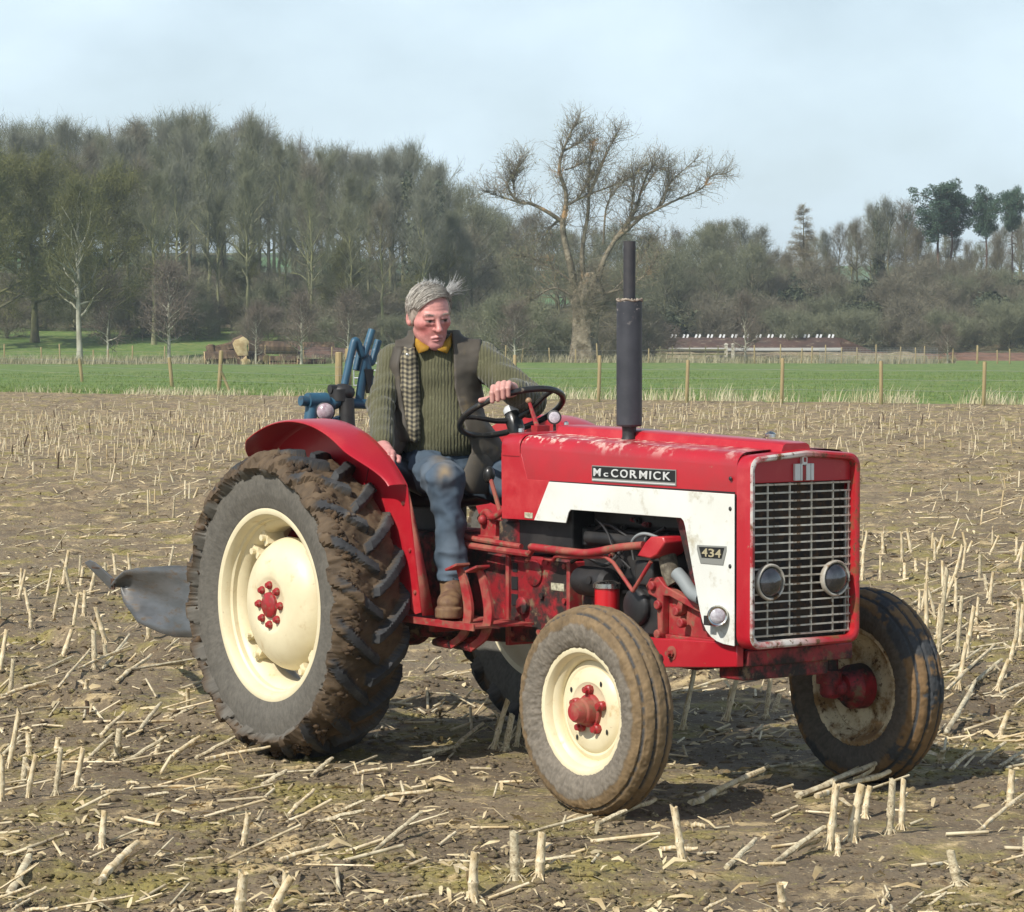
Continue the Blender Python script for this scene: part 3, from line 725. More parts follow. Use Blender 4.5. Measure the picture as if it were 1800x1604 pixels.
for u_, v, vt, tl in ((-13,664,622,.02),(145,674,632,-.12),(303,683,630,-.10),(385,690,618,.06),(640,702,628,0),(760,704,628,0),(905,705,626,0),(1052,707,627,.03),(1207,708,635,.03),(1374,710,632,.02),(1549,712,637,-.01),(1729,714,638,.02),(1905,716,640,0)):
    D = 1.6265*5313/(v-600); x = (u_-900)/5313*D; h = (v-vt)/5313*D
    o = post_obj(fn, x, D-84, h, .048 if u_ > 400 else .065, (0, tl), zbase=.03); near.append((x, D, h))
for hh in (.35,.62,.86):
    m = MB(); pts = [(x, D-84, min(h-.06, hh) + .03) for x, D, h in near]
    for a, b in zip(pts[:-1], pts[1:]): m.tube([a, ((a[0]+b[0])/2, (a[1]+b[1])/2, (a[2]+b[2])/2 - .02), b], .0035, 4, cap=False)
    m.build('wire', M['wire'], fn)
m = MB(); x, D, h = near[3]; m.tube([(x+.03, D-84, .75),(x+.36, D-84-.05,.0)], .045, 8); m.build('brace', M['post'], fn)
# second fence far across the grass
f2 = thing('stock_fence', 'low stock fence with small pale posts along the far side of the pasture', 'fence', (0, 212, 0))
pts = []
for u_ in list(range(-20, 340, 45)) + list(range(470, 840, 60)) + list(range(870, 1180, 46)) + list(range(1335, 1800, 30)):
    D = (208 if u_ < 560 else 214) + r1.normal(0,.4); x = (u_ + r1.normal(0,8) - 900)/5313*D
    post_obj(f2, x, D-212, r1.uniform(1.0,1.45), .05, (0, r1.normal(0,.04)), zbase=float(ground_z(x,D))); pts.append((x, D-212, float(ground_z(x,D))))
for hh in (.3,.6,.9):
    m = MB()
    for a, b in zip(pts[:-1], pts[1:]): m.tube([(a[0],a[1],a[2]+hh),(b[0],b[1],b[2]+hh)], .008, 3, cap=False)
    m.build('wire', M['wire'], f2)
m = MB()
for k in range(84):
    x, y = at(1440 + k*2.5, 213); z = float(ground_z(x,y)); m.box((x-.006, y-212-.004, z), (x+.006, y-212+.004, z+1.15))
for hh in np.linspace(.05,1.15,9): 
    x0, y0 = at(1440,213); x1, y1 = at(1648,213); m.tube([(x0,y0-212,hh+.02),(x1,y1-212,hh+.02)], .006, 3)
tag(m.build('wire_netting', M['wire'], f2), kind='stuff')
# wooden rails and the two white gate posts
fr = thing('rail_fence', 'dark wooden rail fence running up to the white gate posts', 'fence', (at(1215,217)[0], 217, 0)); x0 = fr.location.x
for u_ in (1160,1182,1212,1240,1262):
    post_obj(fr, at(u_,217)[0]-x0, 0, 1.25, .06, square=True, zbase=0, m_=B_dark)
for hh in (.35,.68,1.0):
    m = MB(); a, b = at(1152,217)[0]-x0, at(1276,217)[0]-x0; m.box((a,-.08,hh-.05),(b,-.045,hh+.05)); m.build('rail', B_dark, fr)
gw = mat('white_gate_paint', lin(205,200,186), .7, var=lin(170,162,140), var_scale=6)
for k, (u_, lab) in enumerate(((1276,'left white square gate post at the end of the rail fence'),(1288,'right white square gate post beside the pale young tree'))):
    x, y = at(u_, 217.5); m = MB(); m.box((-.11,-.11,-.2),(.11,.11,1.35)); m.box((-.14,-.14,1.35),(.14,.14,1.43)); m.add([(-.14,-.14,1.43),(.14,-.14,1.43),(.14,.14,1.43),(-.14,.14,1.43),(0,0,1.52)],[(0,1,4),(1,2,4),(2,3,4),(3,0,4)])
    tag(m.build('gate_post', gw), lab, 'gate post').location = (x, y, float(ground_z(x,y)))
# galvanised field gate behind the plough
D = 88; xg = at(603, D)[0]
gt_ = thing('field_gate', 'galvanised tubular field gate hung on two wooden posts behind the plough', 'gate', (xg, D, .03))
M['galv'] = mat('galvanised_tube', (.55,.58,.58), .45, metal=.6)
post_obj(gt_, -.12, 0, 1.28, .11, zbase=0); post_obj(gt_, .14, .3, 1.38, .10, zbase=0); post_obj(gt_, 2.45, .3, 1.3, .10, zbase=0)
for hh in (.30,.52,.74,.95,1.15):
    m = MB(); m.tube([(.30,.28,hh),(2.30,.28,hh)], .022, 8); m.build('gate_bar', M['galv'], gt_)
for xx in (.30,1.30,2.30):
    m = MB(); m.tube([(xx,.28,.28),(xx,.28,1.17)], .02, 8); m.build('gate_upright', M['galv'], gt_)
# barn in the dip
D = 258; xl, xr = at(1180,D)[0], at(1472,D)[0]; cx = (xl+xr)/2; hw = (xr-xl)/2
bn = thing('low_barn', 'long low barn with rust brown roof and a row of pale ridge vents', 'barn', (cx, D, -.6))
wall_m = mat('pale_block_wall', lin(176,166,146), .9, var=lin(150,140,120), var_scale=1); roof_m = mat('rust_brown_roof', lin(88,64,52), .8, var=lin(70,54,44), var_scale=.8, layers=[(lin(126,110,92), 1.4, .6, .06, None, None)])
m = MB(); m.box((-hw,0,-1),(hw,6,1.55)); m.build('wall', wall_m, bn)
m = MB(); m.prism([(-.5,1.55),(3,2.55),(6.5,1.55),(6.5,1.45),(-.5,1.45)], lambda p,q,d: (d,p,q), -hw-.3, hw+.3); rf = m.build('roof', roof_m, bn)
m = MB(); m.prism([(hw+.3,2.50),(hw+3.4,1.2),(hw+3.4,1.1),(hw+.3,1.2)], lambda p,q,d: (p,d,q), -.2, 6.0); m.build('lean_to_roof', roof_m, bn)
m = MB(); m.box((-hw-.3,-.56,1.42),(hw+.3,-.505,1.66)); m.build('gutter', mat('grey_gutter', lin(186,186,178), .7), bn)
m = MB(); m.box((-.16,-.12,0),(.13,.10,.32)); vm = m.mesh('ridge_vent', mat('pale_vent', lin(236,238,236), .6), 30)
for k in range(14):
    x = -hw + .3 + k*(2*hw-.6)/13
    o = link('ridge_vent', vm, rf); o.location = (x - .16, 3, 2.5); o.rotation_euler = (0, .35, 0); o.scale = (.5,1,1)
    o = link('ridge_vent', vm, rf); o.location = (x + .16, 3, 2.5); o.rotation_euler = (0, .35, 0); o.scale = (.5,1,1)
# log pile
bark_log = bark('log_bark', (112,92,70), (70,56,44)); cut = mat('fresh_cut_wood', lin(214,192,150), .85, var=lin(186,158,116), var_scale=3, bump=.01, bump_scale=12)
LG = 'felled logs heaped beyond the pasture'
def log(u_, v, D, L, r, yaw, pitch, lab, end=True):
    x = (u_-900)/5313*D; z = 1.6265 - (v-600)/5313*D
    n = 13; a = np.linspace(0, 2*pi, n, endpoint=False); rg = np.random.default_rng(int(u_)); k = 1 + .20*rg.normal(0,1,n)
    m = MB(); m.rings([np.stack([np.full(n, xx), r*k*np.cos(a)*s, r*k*np.sin(a)*s], -1) for xx, s in ((-L/2,1.0),(-L/4,.94),(0,.97),(L/4,.93),(L/2,.98))], True, False, False)
    o = m.build('log', bark_log); tag(o, lab, 'log', LG); o.location = (x, D, z); o.rotation_euler = (0, pitch, yaw)
    for s in (-1, 1):
        m = MB(); m.rings([np.stack([np.full(n, s*(L/2+.002)), r*k*np.cos(a), r*k*np.sin(a)], -1), np.stack([np.full(n, s*(L/2+.03)), r*k*np.cos(a)*.85, r*k*np.sin(a)*.85], -1)], True, s < 0, s > 0); m.build('cut_end', cut, o)
D = 206
log(424,607,D,1.0,.56,-1.38,.12,'huge log section with a broad pale cut face on top of the pile')
log(398,628,D+.3,3.0,.42,.25,-.05,'long dark log lying at the bottom of the pile')
log(402,612,D+.8,2.4,.34,.3,-.22,'brown log sloping up against the big cut face')
log(372,622,D+.2,1.1,.30,-1.0,1.2,'short grey log standing out at the left end of the pile')
log(428,634,D-.2,1.1,.36,-1.2,.1,'short log with a pale end under the big cut face')
log(455,630,D+.5,1.4,.40,-.6,.1,'half buried log at the right end of the pile')
log(498,636,D,1.8,.30,.1,0,'small log lying apart to the right of the pile')
log(548,638,D,1.9,.26,.05,0,'thin reddish log lying furthest right of the pile')
log(480,612,D+14,3.5,.4,.1,.02,'dark trunk lying in the grass behind the pile')
log(540,614,D+16,4.0,.45,.05,-.02,'long brown trunk lying behind the thin reddish log')
bank('brash_heap', [(-15.8,222),(-13,222),(-9,223)], 2.2, .75, mat('brash', lin(104,82,70), .95, var=lin(70,56,48), var_scale=2, bump=.1, bump_scale=5), 13)

# dry grass along the field edge and the second fence
def blades(n, fx, name, m_, label, h0, h1, w=.008, bend=.35):
    rg = np.random.default_rng(n); x, y = fx(rg, n); z = ground_z(x, y) + .03; h = rg.uniform(h0, h1, n)*rg.uniform(.4,1,n); a = rg.uniform(0, pi, n); dx, dy = np.cos(a)*w, np.sin(a)*w
    lx, ly = rg.normal(.12,bend,n)*h, rg.normal(0,bend,n)*h
    b = np.stack([x,y,z],-1); s = np.stack([dx,dy,0*dx],-1); mid = b + np.stack([lx*.35,ly*.35,h*.6],-1); tip = b + np.stack([lx,ly,h],-1)
    V = np.stack([b-s,b+s,mid+s*.7,mid-s*.7,tip],1).reshape(-1,3); o = np.arange(n)[:,None]*5
    return tag(link(name, fast_mesh(name, V, np.concatenate([o+[0,1,2],o+[0,2,3],o+[3,2,4]]), m_)), label, 'grass', kind='stuff')
M['dry'] = mat('dry_grass', lin(206,198,168), .9, var=lin(172,166,126), var_scale=.8)
def edge_line(lo, hi, back, spread):
    def f(rg, n):
        c = rg.uniform(lo, hi, max(8, n//40)); x = c[rg.integers(0, len(c), n)] + rg.normal(0,.25,n); return x, edge_y(x) + back + rg.normal(0, spread, n)
    return f
blades(2300, edge_line(-1,17,.4,.35), 'dry_grass', M['dry'], 'tufts of dry straw coloured grass along the fence at the field edge', .15, .60)
blades(2500, edge_line(-20,0,.8,1.2), 'dry_grass', M['dry'], 'low dry grass where the stubble meets the pasture on the left', .1, .35)
def line2(rg, n):
    u_ = rg.choice([rg.uniform(-40,620,n), rg.uniform(840,1680,n)], axis=0) if False else np.where(rg.uniform(size=n) < .5, rg.uniform(-40,620,n), rg.uniform(840,1680,n)); D = np.where(u_ < 600, 207.5, 216) + rg.normal(0,1.2,n); return (u_-900)/5313*D, D
blades(14000, line2, 'dry_grass', mat('bleached_grass', lin(176,168,140), .9, var=lin(138,134,100), var_scale=.5), 'pale dead grass along the second fence', .4, .95, .016, .3)
def meadow(rg, n):
    y = rg.uniform(78, 150, n); x = rg.uniform(-.21, .21, n)*y; y = np.maximum(y, edge_y(x) + .6 + rg.exponential(3, n)); return x, y
blades(60000, meadow, 'grass', mat('green_blades', (.105,.182,.026), .8, var=(.155,.21,.048), var_scale=.6), 'short green pasture grass behind the fence', .05, .14, .010, .4)

# spring haze: pale air that greys the far wood and hill
hz = MB(); hz.box((-1650,-60,-6),(1650,1620,56)); h = hz.build('haze', None, None, 0)
hm = bpy.data.materials.new('haze'); hm.use_nodes = True; N, L = hm.node_tree.nodes, hm.node_tree.links; N.clear()
o_ = N.new('ShaderNodeOutputMaterial'); v_ = N.new('ShaderNodeVolumePrincipled'); v_.inputs['Color'].default_value = (.80,.91,1,1); v_.inputs['Density'].default_value = .00032
L.new(v_.outputs[0], o_.inputs['Volume']); h.data.materials.append(hm); tag(h, 'thin pale spring haze in the air over the fields', 'haze', kind='stuff')
# ------------------------------------------------------------------ materials of the tractor
RUST = lin(120, 74, 44); DIRT = lin(116, 96, 72); DUST = lin(150, 128, 100)

M['red'] = mat('red_paint', (.42,.011,.022), .36, var=(.40,.009,.018), var_scale=3, coat=.22, bump=.0010, bump_scale=7,
               layers=[(lin(192,72,70), 3.2, .60, .14, .5, None), (lin(150,40,40), 12, .68, .05, .55, None), (DUST, 38, .71, .05, .8, None)])
M['red_worn'] = mat('worn_red_paint', (.44,.012,.022), .36, var=(.36,.02,.026), var_scale=5, bump=.001, bump_scale=14,
               layers=[(lin(205,170,160), 11, .585, .05, .6, ('Z', 1.20, 1.262)), (lin(240,225,205), 23, .56, .04, .6, ('Z', 1.235, 1.27)), (DUST, 40, .70, .04, .8, None)], coat=.25)
M['red_dirty'] = mat('grimy_red_paint', (.34,.012,.02), .5, var=(.20,.012,.016), var_scale=9, bump=.0025, bump_scale=40,
               layers=[(lin(36,29,26), 7, .49, .09, .75, None), (DIRT, 15, .60, .06, .9, None), (lin(70,52,40), 50, .62, .05, .9, None)])
M['red_dusty'] = mat('dusty_red_paint', (.34,.016,.022), .55, var=(.26,.022,.024), var_scale=12, bump=.002, bump_scale=70,
               layers=[(lin(150,92,74), 9, .54, .11, .9, None), (DIRT, 26, .61, .07, .95, None), (RUST, 60, .66, .04, .95, None)])
M['lip'] = mat('chipped_lip_paint', (.40,.014,.02), .4, bump=.001, bump_scale=60,
               layers=[(lin(205,200,192), 6.5, .46, .07, .6, ('Y', .12, -.10)), (RUST, 10, .60, .05, .9, None), (lin(96,70,46), 34, .60, .05, .9, None)])
M['white'] = mat('white_panel_paint', (.70,.71,.655), .42, var=(.65,.65,.59), var_scale=5, bump=.0006, bump_scale=9,
               layers=[(lin(150,140,112), 16, .62, .12, .9, ('Z', .72, .56)), (lin(120,105,80), 60, .665, .03, .9, ('Z', .80, .56)), (lin(176,168,146), 9, .62, .09, .7, None), (lin(186,180,160), 22, .68, .05, .8, None), (lin(110,90,70), 90, .735, .02, .9, None)])
M['cream'] = mat('cream_wheel_paint', (.72,.64,.43), .45, var=(.66,.57,.37), var_scale=7, bump=.001, bump_scale=30,
               layers=[(lin(190,166,120), 12, .66, .09, .8, None), (lin(130,100,66), 55, .69, .04, .9, None), (lin(96,70,42), 110, .715, .025, .9, None)])
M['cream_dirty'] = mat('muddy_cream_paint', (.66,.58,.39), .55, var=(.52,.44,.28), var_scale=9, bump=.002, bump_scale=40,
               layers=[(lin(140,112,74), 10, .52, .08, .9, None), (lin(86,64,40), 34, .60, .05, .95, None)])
M['rubber'] = mat('tyre_rubber_and_mud', (.04,.04,.04), .8, attr='pigment', bump=.006, bump_scale=70, bump_detail=8)
M['nut'] = mat('red_nut_paint', (.36,.014,.02), .45, var=(.25,.02,.02), var_scale=40, layers=[(DIRT, 60, .60, .06, .9, None)])
M['black'] = mat('black_oily_metal', (.012,.012,.013), .5, var=(.035,.032,.03), var_scale=8, bump=.002, bump_scale=50,
               layers=[(lin(52,44,38), 12, .66, .06, .9, None)])
M['dark'] = mat('dark_recess_metal', (.010,.010,.011), .8)
M['silencer'] = mat('silencer_black_paint', (.030,.031,.038), .5, var=(.045,.046,.054), var_scale=10, bump=.0008, bump_scale=40,
               layers=[(lin(88,84,84), 24, .66, .06, .8, None), (lin(190,180,172), 26, .60, .03, .9, ('Z', 1.66, 1.775))])
M['crust'] = mat('flaking_silencer_rim', lin(178,166,150), .9, var=lin(96,82,70), var_scale=60, bump=.003, bump_scale=120)
M['steel'] = mat('scoured_steel', (.17,.17,.17), .42, metal=.6, var=(.11,.11,.105), var_scale=4, bump=.0008, bump_scale=60, layers=[(lin(104,92,78), 9, .60, .10, .8, None)], stretch=(1,1,4))
M['chrome'] = mat('dull_chrome', (.62,.61,.58), .22, metal=1, layers=[(lin(120,104,84), 30, .60, .06, .7, None)])
M['bar'] = mat('grille_bar_metal', (.56,.53,.46), .42, metal=.25, var=(.42,.38,.31), var_scale=30, layers=[(lin(110,82,54), 26, .58, .06, .9, None)], bump=.0006, bump_scale=200)
M['glass'] = mat('lamp_glass', (.050,.053,.06), .06, metal=.6, coat=.7, var=(.09,.09,.10), var_scale=30)
M['lens'] = mat('pale_lens', (.36,.33,.36), .12, var=(.52,.50,.52), var_scale=90, coat=.6, bump=.001, bump_scale=200)
M['plate'] = mat('black_plate', (.012,.012,.012), .35)
M['letter'] = mat('silver_lettering', (.66,.66,.64), .35, metal=.2)
M['gold'] = mat('brass_lettering', (.46,.40,.25), .4, metal=.2)
M['plate_edge'] = mat('plate_edge_metal', (.26,.26,.235), .45, metal=.2)
M['bakelite'] = mat('black_wheel_rim', (.018,.018,.018), .3, var=(.03,.03,.028), var_scale=20, layers=[(lin(120,110,96), 40, .64, .06, .7, None)])
M['seat'] = mat('black_vinyl', (.018,.019,.022), .32, var=(.03,.03,.032), var_scale=14, bump=.0015, bump_scale=60)
M['leather'] = mat('torn_brown_seat_edge', lin(124,84,46), .8, var=lin(70,46,28), var_scale=18, bump=.003, bump_scale=60)
M['sticker'] = mat('faded_sticker', lin(190,186,160), .6, var=lin(120,116,96), var_scale=60)
M['blue'] = mat('blue_plough_paint', (.028,.080,.130), .45, var=(.036,.11,.17), var_scale=8, bump=.0012, bump_scale=50,
               layers=[(lin(70,66,60), 20, .63, .06, .8, None), (lin(160,178,190), 14, .69, .04, .5, None)])
M['hose'] = mat('grey_hose', (.22,.24,.24), .6)

# ------------------------------------------------------------------ the tractor (own frame: x forward, y to its left, z up, rear axle above the origin)
ALPHA = pi / 2 - 2.50522
T = thing('tractor', 'red and white vintage tractor with muddy cream wheels driven across the stubble', 'tractor', (-.328, 12.388, 0), ALPHA)
def C_(v): return np.array(lin(*v)[:3])

def section(prof, n):
    p = np.array(prof, float); s = np.r_[0, np.cumsum(np.linalg.norm(np.diff(p, axis=0), axis=1))]
    q = np.linspace(0, s[-1], n)
    return np.stack([np.interp(q, s, p[:,0]), np.interp(q, s, p[:,1])], -1), q - s[-1]/2
def sstep(x, a, b):
    t = np.clip((x - a) / (b - a), 0, 1); return t*t*(3-2*t)

def rear_tyre():
    half = [(-.118,.372),(-.130,.385),(-.138,.41),(-.147,.44),(-.150,.475),(-.147,.51),(-.137,.540),(-.118,.558),(-.085,.568),(-.045,.573)]
    prof = half + [(0,.575)] + [(-a,b) for a,b in half[::-1]]
    S, w = section(prof, 74); nt = 760
    th = np.linspace(0, 2*pi, nt, endpoint=False)
    TH, Wd = np.meshgrid(th, w, indexing='ij')
    tn = np.gradient(S, axis=0); nrm = np.stack([-tn[:,1], tn[:,0]], -1); nrm /= np.linalg.norm(nrm, axis=1)[:,None]
    if nrm[len(nrm)//2][1] < 0: nrm = -nrm
    R = .58; N = 21; pitch = 2*pi/N
    lug = np.zeros_like(TH)
    aw = np.abs(Wd)
    for sg in (-1, 1):
        ww = Wd * sg
        c = (ww / R) * .62 + (ww / R)**2 * 1.4 + (0 if sg < 0 else pitch/2)
        d = np.abs((TH - c + pitch/2) % pitch - pitch/2) * R
        hw = .020 + .011 * np.clip(ww / .16, 0, 1)
        m = (1 - sstep(d, hw - .003, hw + .006)) * sstep(ww, -.018, -.006) * (1 - sstep(ww, .165, .182))
        lug = np.maximum(lug, m)
    cx, cz = np.cos(TH), np.sin(TH)
    n1 = fbm(cx*5+3, cz*5, Wd*9, 5, 3); n2 = fbm(cx*18, cz*18, Wd*34, 5, 9, .6)
    tread = sstep(.245 - aw, -.03, .03)
    outer = sstep(-Wd, .0, .12)                       # mud thicker on the outer shoulder
    edge_r = .522 + .014*n1 + .014*n2
    rr = S[:,1][None,:] + 0*TH
    on_tread = sstep(rr, edge_r - .004, edge_r + .004)
    fill = on_tread * np.clip(.006 + .016*n1 + .010*n2 + .018*outer + .012*sstep(-Wd, .13, .17), 0, .045)
    lugh = .041 * lug * tread
    mudover = on_tread * sstep(outer*.50 + n1*.75 + n2*.35 + .75*sstep(-Wd, .13, .17), .57, .72)
    h = np.maximum(lugh + mudover*(.004 + .008*np.clip(n2+.3,0,1)), fill)
    P2 = S[None,:,:] + nrm[None,:,:] * h[...,None]
    V = np.stack([P2[...,1]*cx, P2[...,0], P2[...,1]*cz], -1)
    mud = np.clip(np.maximum(mudover, on_tread*(fill >= lugh - .002)), 0, 1)
    n3 = fbm(cx*60, cz*60, Wd*90, 3, 5)
    rub = C_((46,47,49))[None,None] * (1 + .5*n3[...,None]) + 0*V
    dusty = sstep(n1*.6 + n2*.5, -.1, .35)[...,None]*.38
    rub = rub*(1-dusty) + C_((96,96,94))*dusty
    side = C_((92,88,80))*(1 + .35*n3[...,None] + .25*n2[...,None])
    isside = (1 - sstep(rr, edge_r - .004, edge_r + .004))[...,None]
    brown = C_((80,65,47))*(1 + .5*n2[...,None] + .5*n1[...,None]) * (1+.3*n3[...,None])
    col = rub*(1-isside) + side*isside
    col = col*(1-mud[...,None]) + brown*mud[...,None]
    ns = len(S); ii = np.arange(nt)[:,None]*ns + np.arange(ns-1)[None,:]; jj = ((np.arange(nt)+1) % nt)[:,None]*ns + np.arange(ns-1)[None,:]
    F = np.stack([ii, ii+1, jj+1, jj], -1).reshape(-1,4)
    me = fast_mesh('tyre', V.reshape(-1,3), F, M['rubber'], True)
    me.set_sharp_from_angle(angle=radians(42))
    paint(me, np.clip(col, .004, 1).reshape(-1,3)); return me

def front_tyre(seed, muddy):
    half = [(-.058,.218),(-.068,.226),(-.078,.245),(-.085,.27),(-.086,.295),(-.080,.322),(-.066,.345),(-.045,.359),(-.022,.365)]
    prof = half + [(0,.367)] + [(-a,b) for a,b in half[::-1]]
    S, w = section(prof, 96); nt = 420
    th = np.linspace(0, 2*pi, nt, endpoint=False); TH, Wd = np.meshgrid(th, w, indexing='ij')
    tn = np.gradient(S, axis=0); nrm = np.stack([-tn[:,1], tn[:,0]], -1); nrm /= np.linalg.norm(nrm, axis=1)[:,None]
    if nrm[len(nrm)//2][1] < 0: nrm = -nrm
    aw = np.abs(Wd); cx, cz = np.cos(TH), np.sin(TH)
    n1 = fbm(cx*4+seed, cz*4, Wd*9, 5, seed); n2 = fbm(cx*18, cz*18, Wd*40, 4, seed+3); n3 = fbm(cx*50, cz*50, Wd*110, 3, seed+5)
    groove = np.maximum(1 - sstep(np.abs(aw-.026), .004, .008), 1 - sstep(np.abs(aw-.074), .003, .008))
    h = -.007*groove + .004*np.exp(-(Wd/.012)**2)*0 + .0035*n2 + .002*n3
    rr = S[:,1][None,:] + 0*TH
    P2 = S[None] + nrm[None]*h[...,None]
    V = np.stack([P2[...,1]*cx, P2[...,0], P2[...,1]*cz], -1)
    rub = C_((56,58,60))*(1+.4*n3[...,None]) + 0*V
    side = C_((112,104,92))*(1+.35*n3[...,None]+.3*n2[...,None])
    brown = C_((116,96,68) if muddy else (110,86,56))*(1+.35*n2[...,None]+.3*n1[...,None]+.25*n3[...,None])
    e = .302 + .012*n1 + .012*n2
    tr = sstep(rr, e-.006, e+.006)
    if muddy:
        mud = tr*np.clip(1 - .95*groove*sstep(n1+n2, -.35,.05), 0, 1)
        base = side*(1-tr[...,None]) + rub*tr[...,None]
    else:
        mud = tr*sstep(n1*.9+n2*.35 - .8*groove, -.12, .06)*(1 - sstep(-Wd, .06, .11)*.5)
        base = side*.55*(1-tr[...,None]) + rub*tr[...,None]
    col = base*(1-mud[...,None]) + brown*mud[...,None]
    ns = len(S); ii = np.arange(nt)[:,None]*ns + np.arange(ns-1)[None,:]; jj = ((np.arange(nt)+1) % nt)[:,None]*ns + np.arange(ns-1)[None,:]
    F = np.stack([ii, ii+1, jj+1, jj], -1).reshape(-1,4)
    me = fast_mesh('tyre', V.reshape(-1,3), F, M['rubber'], True); me.set_sharp_from_angle(angle=radians(50))
    paint(me, np.clip(col, .004, 1).reshape(-1,3)); return me

# rear wheels: the pressed steel rim is the part, its tyre, dish, hub, nuts and clamps are sub-parts
rim_mb = MB()
rim_mb.lathe([(-.127,.360),(-.131,.372),(-.129,.383),(-.124,.383),(-.121,.370),(-.116,.356),(-.095,.352),(-.088,.344),(-.066,.342),(-.058,.334),(-.040,.318),(.040,.318),(.066,.342),(.095,.352),(.116,.356),(.124,.383),(.129,.383),(.127,.360),
              (.110,.350),(.090,.346),(.062,.336),(.036,.310),(-.036,.310),(-.062,.328),(-.068,.336),(-.086,.338),(-.093,.346),(-.112,.350),(-.127,.360)], n=96)
RW = {}
def rear_wheel(y, turn):
    first = not RW
    o = link('rear_wheel', RW.setdefault('rim', None) or RW.update(rim=rim_mb.mesh('rear_wheel', M['cream'], 35)) or RW['rim'], T)
    o.location = (0, y, .584); o.rotation_euler = (0, 0, turn)
    if first:
        RW['tyre'] = rear_tyre()
        d = MB(); d.lathe([(.000,.262),(-.020,.266),(-.040,.260),(-.066,.244),(-.090,.222),(-.108,.190),(-.119,.155),(-.124,.118),(-.122,.104),(-.117,.096),(-.117,.0001)], n=72)
        d.lathe([(.000,.262),(-.03,.250),(-.05,.24),(-.09,.19),(-.10,.12),(-.10,.0001)], n=72)
        # the rim of the dish is cut back between the clamps
        RW['dish'] = d.mesh('wheel_centre', M['cream'], 40)
        h = MB(); h.lathe([(-.117,.052),(-.128,.050),(-.134,.042),(-.136,.0001)], n=28); RW['hub'] = h.mesh('hub', M['nut'], 40)
        q = MB(); q.lathe([(-.112,.0165),(-.127,.0165),(-.132,.012),(-.138,.010),(-.138,.0001)], n=8); RW['nut'] = q.mesh('wheel_nut', M['nut'], 30)
        k = MB(); k.box((-.014,-.055,.262),(.014,.030,.325)); k.lathe([(-.072,.0001),(-.072,.013),(-.05,.013),(-.05,.018),(-.04,.018)], c=(0,0,.294), n=10); RW['clamp'] = k.mesh('rim_clamp', M['cream'], 35)
        rg = np.random.default_rng(9); n = 1500; ico = np.array([(1,0,0),(-1,0,0),(0,1,0),(0,-1,0),(0,0,1),(0,0,-1)], float)
        fc = np.array([(0,2,4),(2,1,4),(1,3,4),(3,0,4),(2,0,5),(1,2,5),(3,1,5),(0,3,5)])
        a = rg.uniform(0, 2*pi, n); w = np.clip(rg.normal(-.122,.022,n), -.150, -.06); rr = np.interp(np.abs(w), [0,.08,.115,.135,.150], [.592,.592,.582,.562,.530]) + rg.uniform(0,.008,n); sz = .006 + .016*rg.uniform(size=n)**3
        keep = fbm(np.cos(a)*5+3, np.sin(a)*5, w*9, 3, 3) > -.2; a, w, rr, sz = a[keep], w[keep], rr[keep], sz[keep]; n = len(a)
        P3 = ico[None]*(1 + rg.normal(0,.3,(n,6,1)))*sz[:,None,None] + np.stack([rr*np.cos(a), w, rr*np.sin(a)], -1)[:,None]
        RW['mud'] = fast_mesh('mud', P3.reshape(-1,3), (fc[None] + (np.arange(n)*6)[:,None,None]).reshape(-1,3), mat('caked_mud', lin(84,66,46), .95, var=lin(58,45,32), var_scale=14, bump=.004, bump_scale=90), True)
    tag(link('mud', RW['mud'], o), kind='stuff')
    link('tyre', RW['tyre'], o); link('wheel_centre', RW['dish'], o); link('hub', RW['hub'], o)
    for i in range(8):
        a = 2*pi*(i+.5)/8 + .4; c = link('wheel_nut', RW['nut'], o); c.location = (.078*cos(a), 0, .078*sin(a))
    for i in range(4):
        for e in (-.16, .16):
            c = link('rim_clamp', RW['clamp'], o); c.rotation_euler = (0, i*pi/2 + .9 + e, 0)
    return o
rear_wheel(-.663, 0); rear_wheel(.663, pi)

